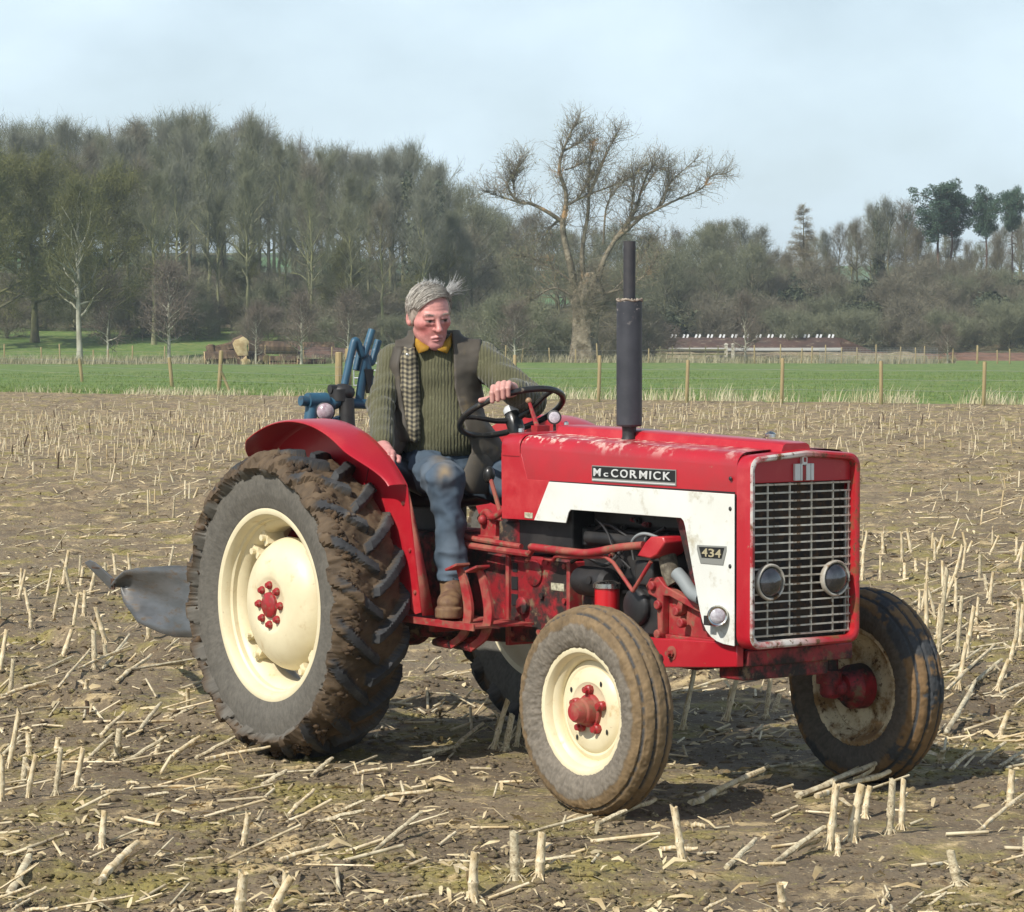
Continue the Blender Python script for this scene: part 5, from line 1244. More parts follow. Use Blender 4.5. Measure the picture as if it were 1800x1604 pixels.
# ------------------------------------------------------------------ seat, steering wheel, dash bits
m = MB()
def seat_ring(s, z, flare=1):
    P = []
    for k in range(28):
        a = 2*pi*k/28; rx = .20*s; ry = .225*s
        P.append((.06 + rx*np.sign(cos(a))*abs(cos(a))**.8, -.02 + ry*np.sign(sin(a))*abs(sin(a))**.8, z))
    return P
m.rings([seat_ring(.7,.955), seat_ring(.95,.965), seat_ring(1.0,.99), seat_ring(.97,1.015), seat_ring(.85,1.03), seat_ring(.5,1.02)], True, True, True); st = m.build('seat', M['seat'], T, 60)
m = MB(); a = np.linspace(radians(52), radians(308), 30)
P = np.stack([.04 + .215*np.cos(a), -.02 + .235*np.sin(a), 1.065 + .03*np.abs(np.cos(a/2))*0 + .045*sstep(-np.cos(a), -.2, .9)], -1); m.tube(P, np.interp(np.arange(30), [0,3,26,29], [.02,.05,.05,.02]), 14); m.build('seat_back', M['seat'], st, 60)
m = MB(); m.tube(smooth_path([(-.02,-.20,1.12),(.10,-.245,1.115),(.22,-.25,1.085),(.30,-.235,1.03)], 5), np.interp(np.arange(16), [0,3,12,15], [.035,.052,.050,.030]), 14); m.build('seat_bolster', M['seat'], st, 60)
m = MB(); m.tube(smooth_path([(.10,-.262,1.045),(.165,-.255,1.02),(.19,-.25,.98),(.185,-.24,.93)]), [.012]*6+[.017]*6+[.02]*6+[.01], 8, flat=.5); m.build('seat_edge', M['leather'], st)
m = MB(); m.box((-.06,-.08,.85),(.16,.06,.955)); m.build('seat_bracket', M['black'], st)
cs = np.array([.548, 0, 1.345]); tl = radians(27)
e1 = np.array([cos(tl), 0, sin(tl)]); e2 = np.array([0, 1.0, 0]); nz = np.array([-sin(tl), 0, cos(tl)])
a = np.linspace(0, 2*pi, 64, endpoint=False)
m = MB(); m.tube([cs + .212*(cos(t)*e1 + sin(t)*e2) for t in a], .0125, 12, closed=True); sw = m.build('steering_wheel', M['bakelite'], T, 80)
for t in (radians(140), radians(20), radians(-100)):
    d = cos(t)*e1 + sin(t)*e2
    m = MB(); m.tube([cs - nz*.035 + d*.02, cs - nz*.03 + d*.08, cs - nz*.006 + d*.16, cs + d*.212], [.013,.011,.010,.010], 10); m.build('spoke', M['bakelite'], sw)
m = MB(); m.lathe([(-.10,.026),(-.07,.034),(-.02,.034),(0,.024)], c=cs - nz*.0, axis=nz, n=22, cap0=True); m.build('wheel_hub', M['bakelite'], sw)
m = MB(); m.lathe([(-.004,.030),(.012,.031),(.024,.024),(.030,.010),(.031,.0001)], c=cs, axis=nz, n=22); m.build('centre_cap', mat('grey_white_cap', (.55,.56,.56), .3, coat=.3), sw)
m = MB(); m.tube([cs - nz*.09, cs - nz*.09 + np.array([.16,0,-.14])], .022, 12); m.build('steering_column', M['black'], T)
m = MB(); m.tube([(.80,-.05,1.27),(.775,-.05,1.31),(.735,-.05,1.385)], [.012,.010,.007], 8); m.box((.785,-.08,1.265),(.825,-.02,1.30)); th_ = m.build('throttle_lever', M['nut'], T)
m = MB(); m.ball((.728,-.05,1.395), .013, 12, 8); m.build('knob', mat('worn_brass_knob', lin(150,120,92), .5), th_)
m = MB(); m.lathe([(-.03,.022),(.0,.024),(.012,.028),(.014,.024),(.014,.0001)], c=(.83,.0,1.33), axis=(.75,-.65,.1), n=22, cap0=True); m.tube([(.83,.0,1.32),(.83,.0,1.275)], .006, 8); m.build('work_lamp', M['black'], T)
m = MB(); m.lathe([(.0135,.023),(.017,.014),(.0175,.0001)], c=(.83,.0,1.33), axis=(.75,-.65,.1), n=20); m.build('gauge_face', M['lens'], T)
m = MB(); m.lathe([(0,.012),(.014,.011),(.018,.0001)], c=(.80,-.14,1.276), axis=(0,0,1), n=12); m.lathe([(0,.010),(.024,.009),(.03,.0001)], c=(.93,-.02,1.29), axis=(0,0,1), n=12); m.build('dash_knob', M['chrome'], T)
# lamp behind the near mudguard
m = MB(); m.lathe([(-.06,.02),(-.05,.034),(0,.038),(.012,.040),(.014,.036)], c=(-.34,-.30,1.335), axis=(.86,-.5,.05), n=24, cap0=True); m.box((-.40,-.335,1.24),(-.33,-.27,1.30)); rl = m.build('rear_lamp', M['black'], T)
m = MB(); m.lathe([(.012,.0365),(.022,.028),(.028,.014),(.029,.0001)], c=(-.34,-.30,1.335), axis=(.86,-.5,.05), n=24); m.build('lens', mat('pinkish_lens', (.30,.20,.23), .12, var=(.46,.38,.40), var_scale=60, coat=.5), rl, 80)

# ------------------------------------------------------------------ the mounted plough
PL = thing('plough', 'blue framed mounted plough with bent levers and worn steel mouldboard', 'plough', T.location, ALPHA)
m = MB(); m.tube([(-.75,-.16,1.372),(-.75,.28,1.348)], .022, 12); m.build('cross_shaft', M['blue'], PL)
m = MB(); m.tube([(-.75,-.125,1.372),(-.75,-.03,1.372)], .034, 12); m.tube([(-.75,-.10,1.36),(-.75,-.115,1.27)], .028, 10); m.tube([(-.75,-.02,1.35),(-.75,.07,1.385)], .03, 10); m.build('shaft_sleeve', M['blue'], PL)
m = MB(); m.tube([(-.75,.035,1.37),(-.75,.035,1.42)], .045, 12); m.ball((-.75,.055,1.405), (.05,.055,.04), 12, 8); m.tube([(-.73,.06,1.38),(-.72,.062,1.20)], .034, 10); m.tube([(-.75,.02,1.42),(-.75,-.012,1.42)], .02, 8); m.build('crank_box', M['black'], PL)
m = MB(); m.tube(smooth_path([(-.75,.055,1.40),(-.75,.078,1.491),(-.75,.108,1.605),(-.75,.120,1.628),(-.75,.134,1.615),(-.75,.155,1.570),(-.75,.164,1.566),(-.75,.174,1.585),(-.75,.208,1.676)], 5), .0165, 12); m.build('levelling_lever', M['blue'], PL)
m = MB(); m.tube(smooth_path([(-.79,.150,1.50),(-.79,.175,1.585),(-.79,.185,1.587),(-.79,.215,1.540),(-.79,.225,1.532),(-.79,.238,1.545),(-.79,.268,1.630)], 5), .0165, 12); m.build('depth_lever', M['blue'], PL)
m = MB(); m.tube([(-.75,.137,1.34),(-.75,.155,1.46),(-.75,.176,1.555)], [.024,.022,.016], 8, flat=.5); m.tube([(-.75,.176,1.555),(-.75,.212,1.42),(-.75,.235,1.25),(-.75,.215,1.14)], [.016,.02,.02,.012], 8, flat=.5); m.tube([(-.75,.02,1.30),(-.75,.05,1.22)],.02,8); m.build('headstock', M['blue'], PL)
m = MB(); m.prism([(.158,1.505),(.208,1.505),(.186,1.40)], lambda p,q,d: (d,p,q), -.765, -.735); m.build('headstock_web', M['black'], PL)
m = MB(); m.tube([(-.75,.08,1.36),(-.75,.10,1.15),(-.80,.10,.80)], .03, 8, flat=.6); m.tube([(-.75,-.11,1.28),(-.78,-.12,1.05),(-.82,-.1,.80)], .03, 8, flat=.6); m.build('mast', M['blue'], PL)
m = MB(); m.tube([(-.70,.10,.80),(-1.15,.0,.72),(-1.45,-.10,.60)], .045, 8); m.tube([(-1.40,-.08,.62),(-1.42,-.14,.45),(-1.45,-.16,.36)], .04, 8); m.build('plough_beam', M['blue'], PL)
# mouldboard: twisted plate, with the tail piece bolted to its rear end
xs = np.linspace(0, 1, 22); rows = []
top = np.array([(-2.262,.487),(-2.245,.520),(-2.181,.561),(-2.09,.578),(-1.995,.588),(-1.80,.606),(-1.534,.618),(-1.30,.62)])
bot = np.array([(-2.258,.480),(-2.235,.450),(-2.199,.409),(-2.05,.327),(-1.841,.298),(-1.70,.29),(-1.561,.299),(-1.30,.32)])
tt = np.linspace(0, 1, len(top))
for k in xs:
    tx, tz = np.interp(k, tt, top[:,0]), np.interp(k, tt, top[:,1]); bx, bz = np.interp(k, tt, bot[:,0]), np.interp(k, tt, bot[:,1])
    rows.append([(tx + (bx-tx)*s, -.20 + .06*sin(pi*s)*sin(pi*min(1,k+.15)) + .10*(k)*(.5-s) - .05*(1-k)*(1-s), tz + (bz-tz)*s) for s in np.linspace(0,1,10)])
m = MB(); m.rings(rows, close_loop=False); mo = m.build('mouldboard', M['steel'], PL, 180); q = mo.modifiers.new('thickness', 'SOLIDIFY'); q.thickness = .009
m = MB(); m.prism([(-2.549,.578),(-2.50,.592),(-2.454,.585),(-2.371,.557),(-2.262,.515),(-2.244,.480),(-2.30,.468),(-2.410,.515),(-2.52,.562)], lambda p,q,d: (p,d-.06*(p+2.25)*-1*0,q), -.232, -.222); tp = m.build('tail_piece', M['steel'], PL, bevel=.003)
m = MB(); m.box((-2.47,-.2335,.555),(-2.40,-.2325,.563), ); m.box((-2.275,-.240,.47),(-2.245,-.233,.52)); m.build('tail_bolt', mat('rusty_iron', lin(90,66,48), .8, var=lin(50,38,30), var_scale=40), tp)
m = MB(); m.prism([(-1.60,.62),(-1.25,.66),(-1.10,.50),(-1.30,.25),(-1.62,.27)], lambda p,q,d: (p,d,q), -.17, -.155); m.build('share', M['steel'], PL, bevel=.003)
m = MB(); m.tube([(-1.10,.05,.80),(-1.05,.05,.45)], .02, 8); m.lathe([(-.004,.20),(.004,.20)], c=(-1.05,.03,.42), axis=(0,1,0), n=40, cap0=True, cap1=True); m.build('coulter', M['steel'], PL)
# lower links between tractor and plough belong to the tractor
for sg in (-1, 1):
    m = MB(); m.tube([(-.15,sg*.22,.50),(-.80,sg*.26,.62)], .02, 8, flat=1.6); m.tube([(-.42,sg*.24,.57),(-.25,sg*.20,.98)], .013, 8); m.build('lift_arm', M['black'], T)
# ------------------------------------------------------------------ the driver (local frame: x to the right of someone facing him, y behind him, z up)
PE = thing('person', 'grey haired man in green ribbed pullover and open waistcoat steering the tractor', 'person', (-.319, 12.208, 0))
M['skin'] = mat('ruddy_skin', (.6,.3,.26), .45, attr='pigment', bump=.0006, bump_scale=260, spec=.4)
M['hair'] = mat('grey_hair', (.4,.37,.33), .5, attr='pigment')
def knit_mat():
    m = mat('ribbed_olive_knit', (.074,.072,.034), .95, var=(.098,.094,.048), var_scale=9, var_lo=.3, var_hi=.7, layers=[(lin(104,104,76), 40, .62, .08, None, None)], sheen=.25)
    N, L = m.node_tree.nodes, m.node_tree.links; b = N['Principled BSDF']
    tc = N.new('ShaderNodeTexCoord'); w = N.new('ShaderNodeTexWave'); w.wave_type = 'BANDS'; w.bands_direction = 'X'
    w.inputs['Scale'].default_value = 24; w.inputs['Distortion'].default_value = 2.6; w.inputs['Detail'].default_value = 2; w.inputs['Detail Scale'].default_value = 1.5
    L.new(tc.outputs['Object'], w.inputs['Vector'])
    bn = N.new('ShaderNodeBump'); bn.inputs['Distance'].default_value = .0042; bn.inputs['Strength'].default_value = .7
    L.new(w.outputs['Fac'], bn.inputs['Height']); L.new(bn.outputs[0], b.inputs['Normal']); return m
M['knit'] = knit_mat()
M['wax'] = mat('waxed_olive_cotton', (.078,.065,.048), .7, var=(.058,.050,.038), var_scale=6, layers=[(lin(96,84,62), 18, .63, .08, .8, None)], bump=.002, bump_scale=90)
M['denim'] = mat('faded_denim', (.06,.11,.2), .9, attr='pigment', bump=.0018, bump_scale=170)
M['boot'] = mat('muddy_brown_boot', lin(92,64,46), .75, var=lin(124,98,68), var_scale=16, bump=.003, bump_scale=70)
M['collar'] = mat('mustard_shirt_cotton', lin(164,126,34), .85, var=lin(146,106,24), var_scale=20)
def check_mat():
    m = mat('checked_lining', (.5,.42,.27), .9); N, L = m.node_tree.nodes, m.node_tree.links; b = N['Principled BSDF']
    tc = N.new('ShaderNodeTexCoord'); sp = N.new('ShaderNodeSeparateXYZ'); L.new(tc.outputs['UV'], sp.inputs[0])
    fs = []
    for ax in ('X', 'Y'):
        a = N.new('ShaderNodeMath'); a.operation = 'FRACT'; L.new(sp.outputs[ax], a.inputs[0])
        g = N.new('ShaderNodeMapRange'); g.inputs[1].default_value = .46; g.inputs[2].default_value = .54; L.new(a.outputs[0], g.inputs[0]); fs.append(g.outputs[0])
    s = N.new('ShaderNodeMath'); s.operation = 'ADD'; L.new(fs[0], s.inputs[0]); L.new(fs[1], s.inputs[1])
    r = N.new('ShaderNodeValToRGB'); L.new(s.outputs[0], r.inputs[0])
    h = N.new('ShaderNodeMath'); h.operation = 'MULTIPLY'; h.inputs[1].default_value = .5; L.new(s.outputs[0], h.inputs[0]); L.new(h.outputs[0], r.inputs[0])
    r.color_ramp.interpolation = 'LINEAR'
    r.color_ramp.elements[0].color = (.30,.26,.17,1); r.color_ramp.elements[1].color = (.040,.037,.032,1)
    e = r.color_ramp.elements.new(.5); e.color = (.13,.115,.08,1)
    L.new(r.outputs[0], b.inputs['Base Color']); return m
M['check'] = check_mat()

HS = 1.03
HC = np.array([-.010, -.035, 1.727])
RH = np.array(Matrix.Rotation(radians(21), 3, 'Z') @ Matrix.Rotation(radians(13), 3, 'X') @ Matrix.Rotation(radians(-4), 3, 'Y'))
def mir(f): return np.minimum(f(1), f(-1))
def head_sdf(P):
    q = (P - HC) @ RH / HS
    d = sd_ell(q, (0,.016,.034), (.075,.096,.083))
    d = smin(d, sd_ell(q, (0,-.028,-.032), (.057,.060,.087)), .03)
    for s in (1,-1):
        d = smin(d, sd_cone(q, (s*.043,.004,-.052), (s*.012,-.066,-.098), .020, .016), .025)
        d = smin(d, sd_cone(q, (s*.046,-.052,-.016), (s*.050,-.02,-.02), .019, .02), .02)
        d = smin(d, sd_cone(q, (s*.044,-.070,.020), (s*.008,-.083,.019), .009, .010), .012)
    d = smin(d, sd_ell(q, (0,-.073,-.101), (.020,.015,.015)), .018)
    for s in (1,-1):
        d = smax(d, -sd_ell(q, (s*.031,-.096,.001), (.019,.017,.0095)), .010)
        d = smin(d, sd_ell(q, (s*.031,-.0735,.0005), (.0145,.0115,.0115)), .003)
        d = smin(d, sd_cone(q, (s*.018,-.088,.0085), (s*.044,-.076,.0075), .0045, .0045), .006)
        d = smin(d, sd_cone(q, (s*.020,-.084,-.0115), (s*.042,-.0755,-.0105), .0040, .0040), .010)
    d = smin(d, sd_cone(q, (0,-.085,.012), (0,-.1085,-.029), .0078, .0110), .008)
    d = smin(d, sd_ell(q, (0,-.1095,-.033), (.0128,.0120,.0105)), .006)
    for s in (1,-1):
        d = smin(d, sd_ell(q, (s*.0135,-.095,-.034), (.0075,.010,.0075)), .005)
        d = smin(d, sd_cone(q, (s*.021,-.0825,-.069), (0,-.0895,-.0645), .0040, .0052), .007)
        d = smin(d, sd_cone(q, (s*.017,-.0825,-.0775), (0,-.0875,-.0775), .0045, .0060), .008)
        d = smax(d, -sd_cone(q, (s*.019,-.100,-.036), (s*.034,-.087,-.066), .0035, .003), .010)
    for s in (1,-1): d = smax(d, -sd_cone(q, (0,-.0925,-.0710), (s*.025,-.0870,-.0755), .0024, .0024), .004)
    d = smax(d, -sd_ell(q, (0,-.101,-.088), (.018,.010,.004)), .008)
    for s in (1,-1):
        e = sd_ell(q, (s*.079,.016,-.006), (.010,.021,.033), rot_xyz(radians(12),0,s*radians(-18)))
        e = smax(e, -sd_ell(q, (s*.090,.010,-.004), (.010,.011,.020)), .006)
        d = smin(d, e, .006)
    # brow furrows
    d = d + .0004*np.sin(q[...,2]*520)*np.exp(-((q[...,2]-.048)/.016)**2)*(q[...,1] < -.03)
    d = smin(d*HS, sd_cone(P, HC + RH @ np.array([0,.022,-.07]), (.004,.030,1.56), .056, .062), .03)
    return d
def skin_paint(P):
    q = (P - HC) @ RH / HS
    base = np.array([.585,.27,.235])*np.ones((len(P),1))
    g = lambda c, r: np.exp(-(np.linalg.norm((q - np.array(c))/np.array(r), axis=1)**2))[:,None]
    red = np.array([.46,.10,.105])
    for s in (1,-1): base = base + (red - base)*np.clip(.62*g((s*.044,-.060,-.034), (.036,.05,.036)), 0, 1)
    base = base + (np.array([.52,.17,.16]) - base)*.55*g((0,-.108,-.034), (.02,.02,.012))
    base = base + (np.array([.50,.18,.17]) - base)*.6*g((0,-.075,-.10), (.04,.04,.022))
    base = base + (np.array([.42,.13,.13]) - base)*.8*np.clip(g((0,-.09,-.065), (.020,.02,.003)) + g((0,-.09,-.077), (.018,.02,.004)) + g((0,-.09,-.0715), (.025,.02,.002)), 0, 1)
    for s in (1,-1):
        base = base + (np.array([.34,.13,.12]) - base)*.7*g((s*.031,-.085,-.001), (.020,.02,.008))
        base = base + (np.array([.40,.33,.30]) - base)*np.clip(1.5*g((s*.031,-.086,-.0005), (.0130,.02,.0036)), 0, 1)
        base = base + (np.array([.025,.022,.022]) - base)*np.clip(2.2*g((s*.031+.002,-.086,-.0002), (.0058,.02,.0048)), 0, 1)
        base = base + (np.array([.05,.03,.03]) - base)*np.clip(1.4*g((s*.031,-.086,.0036), (.0155,.02,.0018)), 0, 1)
        base = base + (np.array([.20,.13,.11]) - base)*np.clip(1.1*g((s*.030,-.083,.0235), (.021,.02,.0045)), 0, .75)
    n = (.6*vnoise(P[:,0]*140, P[:,1]*140, P[:,2]*140, 3) + .6*vnoise(P[:,0]*55, P[:,1]*55, P[:,2]*55, 13))[:,None]
    jaw = (np.clip((-.045 - q[:,2])/.03, 0, 1)*np.clip((-.02 - q[:,1])/.03, 0, 1))[:,None]
    base = base + (base*np.array([.72,.80,.86]) - base)*.45*jaw                     # day-old grey stubble
    return np.clip(base*(1 + .17*n), .01, .9)

# skeleton joints
J = dict(shR=(-.168,.03,1.545), elR=(-.205,-.115,1.375), wrR=(-.190,-.335,1.215), shL=(.200,.02,1.550), elL=(.388,-.140,1.390), wrL=(.318,-.375,1.432),
         hipR=(-.045,.00,1.105), knR=(.055,-.445,1.082), anR=(.092,-.50,.70), hipL=(.115,.03,1.105), knL=(.40,-.16,1.02), anL=(.46,-.26,.66))
J = {k: np.array(v) for k, v in J.items()}
G = np.array([.276,-.457,1.413]); gt = np.array([.943,-.086,.32]); gt /= np.linalg.norm(gt)
FING = []
for s, L_, r in ((-.033,.95,.0107),(-.0105,1.06,.0110),(.0115,1.0,.0106),(.032,.86,.0098)):
    o = G + gt*s
    FING.append([o + np.array(v)*[1,L_,L_] for v in ((.012,.048,.030),(.002,.004,.046),(-.003,-.030,.024),(-.002,-.026,-.010))] + [r])
def handL_sdf(P):
    w = J['wrL']; d = None
    for a, b, c, e, r in FING:
        f = sd_cone(P, a, b, r*1.22, r*1.12); f = smin(f, sd_cone(P, b, c, r*1.12, r), .003); f = smin(f, sd_cone(P, c, e, r, r*.88), .003)
        d = f if d is None else smin(d, f, .0022)
    palm = smin(sd_cone(P, FING[0][0], w + [0,0,0], .016, .024), sd_cone(P, FING[3][0], w, .015, .024), .02)
    palm = smin(palm, sd_cone(P, FING[1][0], w, .015, .024), .02); palm = smin(palm, sd_cone(P, FING[2][0], w, .015, .024), .02)
    d = smin(d, palm, .006)
    t0 = (FING[0][0] + w)/2 + np.array([-.01,-.008,-.018])
    th = smin(sd_cone(P, t0, G - gt*.054 + [0,.014,.004], .0175, .0120), sd_cone(P, G - gt*.054 + [0,.014,.004], G - gt*.084 + [0,.000,.010], .0120, .0100), .004)
    d = smin(d, th, .008)
    return smin(d, sd_cone(P, w, w + (J['elL']-w)*.35, .026, .034), .02)
HR = np.array([-.172,-.392,1.180])
def handR_sdf(P):
    w = J['wrR']; d = sd_cone(P, w, HR + [0,.02,.012], .026, .028)
    for k, s in enumerate((-.030,-.010,.010,.029)):
        a = HR + np.array([s*.8, -.012, .012 - abs(s)*.1]); b = a + np.array([s*.1,-.034,-.012]); c = b + np.array([0,-.012,-.030]); e = c + np.array([0,.004,-.022])
        f = sd_cone(P, a, b, .0105, .0095); f = smin(f, sd_cone(P, b, c, .0095, .0085), .003); f = smin(f, sd_cone(P, c, e, .0085, .0078), .003)
        d = smin(d, f, .004)
        d = smin(d, sd_cone(P, w, a, .022, .012), .012)
    t0 = HR + np.array([.030,.01,-.004]); t1 = t0 + np.array([.018,-.030,-.006]); t2 = t1 + np.array([.002,-.028,-.012])
    d = smin(d, smin(sd_cone(P, t0, t1, .013, .011), sd_cone(P, t1, t2, .011, .0085), .004), .008)
    return smin(d, sd_cone(P, w, w + (J['elR']-w)*.35, .026, .034), .02)
def core_sdf(P):
    d = sd_ell(P, (.02,.03,1.36), (.13,.09,.25))
    d = smin(d, sd_cone(P, (.004,.03,1.50), (.004,.030,1.60), .07, .055), .05)
    for s in 'RL':
        d = smin(d, sd_cone(P, J['sh'+s], J['el'+s], .048, .038), .03); d = smin(d, sd_cone(P, J['el'+s], J['wr'+s], .038, .026), .01)
        d = smin(d, sd_cone(P, J['hip'+s], J['kn'+s], .065, .048), .03); d = smin(d, sd_cone(P, J['kn'+s], J['an'+s], .046, .034), .01)
        d = smin(d, sd_cone(P, J['an'+s] + np.array([0,.01,-.02]), J['an'+s] + np.array([0,-.11,-.088]), .026, .018), .01)
    return d
def nets_multi(parts):
    Vs, Fs, n = [], [], 0
    for fn, lo, hi, h in parts:
        V, F = nets(fn, lo, hi, h); Vs.append(V); Fs.append(F + n); n += len(V)
    return np.concatenate(Vs), np.concatenate(Fs)
V, F = nets_multi([(head_sdf, HC - [.13,.15,.19], HC + [.13,.16,.15], .0028), (handL_sdf, [.13,-.53,1.34], [.42,-.27,1.50], .0028), (handR_sdf, [-.27,-.48,1.08], [-.08,-.26,1.30], .003), (core_sdf, [-.32,-.72,.55], [.62,.2,1.68], .016)])
me = fast_mesh('body', V, F, M['skin'], True)
cols = skin_paint(V)
hl = np.linalg.norm(V - G, axis=1)[:,None] < .16
cols = np.where(hl, np.array([.56,.30,.255])*(1 + .1*vnoise(V[:,0]*90, V[:,1]*90, V[:,2]*90, 8)[:,None]), cols)
paint(me, cols); body = link('body', me, PE)

# hair: cap plus combed strands
def hairline(q):
    """positive where hair grows"""
    a = np.arctan2(q[...,0], -q[...,1])              # 0 at the face
    lim = np.interp(a, [-3.2,-2.1,-1.75,-1.5,-1.2,-.9,-.5,0,.45,.8,1.1,1.5,1.75,2.1,3.2], [-.075,-.066,-.050,-.030,-.004,.036,.064,.080,.094,.090,.040,-.004,-.036,-.062,-.075])
    return q[...,2] - lim
def hair_sdf(P):
    q = (P - HC) @ RH / HS
    d = sd_ell(q, (0,.018,.035), (.0780,.0995,.0865))
    d = smin(d, sd_ell(q, (-.071,.022,.005), (.012,.036,.048)), .02); d = smin(d, sd_ell(q, (.071,.02,.005), (.010,.033,.042)), .02)
    a = np.arctan2(q[...,2], q[...,0])
    d = d + .0008*np.sin(q[...,1]*420 + q[...,0]*90)
    d = smax(d, -hairline(q)*.7, .010)
    return smax(d, -(sd_ell(q, (0,.018,.035), (.070,.091,.078))), .004)
V, F = nets(hair_sdf, HC - [.13,.14,.13], HC + [.13,.16,.15], .0034)
hv, hf, hc = [V], [F], [np.array([.36,.30,.25])*(1 + .3*vnoise(V[:,0]*60, V[:,1]*220, V[:,2]*60, 2)[:,None])]
base = len(V); r0 = np.random.default_rng(5)
def strand(P, w, c):
    global base
    P = np.asarray(P); t = np.gradient(P, axis=0); t /= np.linalg.norm(t, axis=1)[:,None]
    u = np.cross(t, [0.2,-1,.1]); u /= np.linalg.norm(u, axis=1)[:,None]; k = np.cross(t, u)
    ww = np.linspace(1, .25, len(P))[:,None]*w
    A = np.concatenate([P + u*ww, P - u*.6*ww + k*.7*ww, P - u*.6*ww - k*.7*ww]); n = len(P); f = []
    for i in range(n-1):
        for a, b in ((0,1),(1,2),(2,0)): f.append((a*n+i, b*n+i, b*n+i+1, a*n+i+1))
    hv.append(A); hf.append(np.array(f) + base); hc.append(np.tile(c, (len(A),1))); base += len(A)
def on_scalp(d, lift):
    d = np.asarray(d, float); d /= np.linalg.norm(d); r = np.array([.0805,.102,.0875])
    t = 1/np.linalg.norm(d/r); return np.array([0,.019,.036]) + d*(t + lift)
for k in range(900):
    # combed from a low parting on one side over the top, the rest straight back and down
    s = r0.uniform(); g = r0.choice([.0,.25,.5,.8,1.0], p=[.18,.25,.27,.18,.12])
    c = np.array([.16,.135,.11])*(1-g) + np.array([.62,.585,.52])*g
    if s < .55:
        a0 = r0.uniform(0, 1); st = np.array([-1.0, -1.0 + 1.3*a0, .25 + .25*r0.uniform(-1,1)]); en = np.array([.95 + r0.normal(0,.1), -.75 + 1.4*a0 + r0.normal(0,.12), .62 + r0.normal(0,.15)]); mid = np.array([-.1, -1.5 + 2.1*a0, 1.0])
    elif s < .8:
        y = r0.uniform(-.5,.9); st = np.array([-.95, y, .5]); en = np.array([-.95 + r0.normal(0,.04), y + .35, -.55 + .2*r0.uniform()]); mid = np.array([-1.05, y+.1, .0])
    else:
        y = r0.uniform(-.45,.9); st = np.array([.9, y, .6]); en = np.array([.98, y + .3, -.5 + .2*r0.uniform()]); mid = np.array([1.02, y+.1, .05])
    T_ = np.linspace(0,1,9); lift = r0.uniform(.001,.007)
    pts = [on_scalp((1-t)**2*st + 2*t*(1-t)*mid + t*t*en, lift*(1 + .6*t)) for t in T_]
    pts = np.array(pts); keep = hairline(pts) > -.006
    if keep.sum() < 5: continue
    pts = pts[keep] + r0.normal(0,.0012,(keep.sum(),3))
    strand(HC + HS*pts @ RH.T, r0.uniform(.0009,.0019), c)
for k in range(190):   # wind-blown tuft at the side and wisps over the crown
    if k < 100:
        p0 = on_scalp((.95, -.12 + r0.normal(0,.10), .62 + r0.normal(0,.12)), .002); d = np.array([.80 + r0.normal(0,.22), .1 + r0.normal(0,.2), .55 + r0.normal(0,.35)]); L_ = r0.uniform(.040,.085)
    else:
        p0 = on_scalp((r0.uniform(-.7,.7), r0.uniform(-.4,.6), 1), .002); d = np.array([.7 + r0.normal(0,.4), .4, .5]); L_ = r0.uniform(.015,.035)
    d /= np.linalg.norm(d); T_ = np.linspace(0,1,6)[:,None]; b2 = r0.normal(0,.35,3)
    pts = p0 + d*L_*T_ + b2*L_*T_**2*.5
    g = r0.uniform(.6,1); strand(HC + HS*pts @ RH.T, r0.uniform(.0010,.0022), np.array([.74,.73,.70])*g)
V, F = np.concatenate(hv), np.concatenate(hf)
me = fast_mesh('hair', V, F, M['hair'], True); paint(me, np.clip(np.concatenate(hc), .02, .9)); link('hair', me, PE)
# eyebrows
m = MB()
for s in (1,-1):
    for k in range(26):
        u = r0.uniform(); c = np.array([s*(.014 + .032*u), -.0895 + .012*u*u, .0235 + .003*sin(u*3) + r0.normal(0,.0016)])
        m.tube([HC + HS*RH @ c, HC + HS*RH @ (c + np.array([s*.006, -.003, .001 + r0.normal(0,.002)]))], [.0008,.0003], 4)
m.build('eyebrow', mat('grey_brow_hair', (.30,.26,.22), .7), PE)

# pullover
def torso_sdf(P):
    d = sd_ell(P, (.012,.035,1.42), (.160,.120,.235))
    d = smin(d, sd_ell(P, (.035,.00,1.235), (.158,.138,.150)), .09)
    d = smin(d, sd_cone(P, (-.145,.035,1.545), (.175,.030,1.550), .064, .064), .05)
    return d
def folds(P, seed, a=.006): return a*(fbm(P[...,0]*9, P[...,1]*9, P[...,2]*14, 3, seed))
def sleeve(P, s, up, mid, lo, end=1.0):
    a, b, c = J['sh'+s], J['el'+s], J['wr'+s]; c = b + (c - b)*end
    d = smin(sd_cone(P, a, b, up, mid), sd_cone(P, b, c, mid, lo), .02)
    t = np.clip(((P - b) @ (c - b))/((c-b)@(c-b)), -.6, 1.2)
    return d + .004*np.sin(t*26 + P[...,0]*30)*np.exp(-(t/.5)**2) + .006*np.exp(-((t-.92)/.09)**2)*-1
def pullover_sdf(P):
    d = torso_sdf(P)
    d = smin(d, sleeve(P, 'R', .057, .052, .044, .93), .05); d = smin(d, sleeve(P, 'L', .070, .064, .050, .90), .05)
    d = smin(d, sd_cone(P, (.002,.03,1.57), (.000,.022,1.628), .082, .070), .03)
    d = d + folds(P, 3, .007)
    d = smax(d, -(sd_cone(P, (.0,.02,1.60), (.0,.018,1.70), .060, .066)), .012)      # neck opening
    d = smax(d, 1.165 - P[...,2] + .2*(P[...,0] > .5), .012)
    return d
V, F = nets(pullover_sdf, [-.34,-.44,1.14], [.50,.22,1.68], .0065)
link('pullover', fast_mesh('pullover', V, F, M['knit'], True), PE)
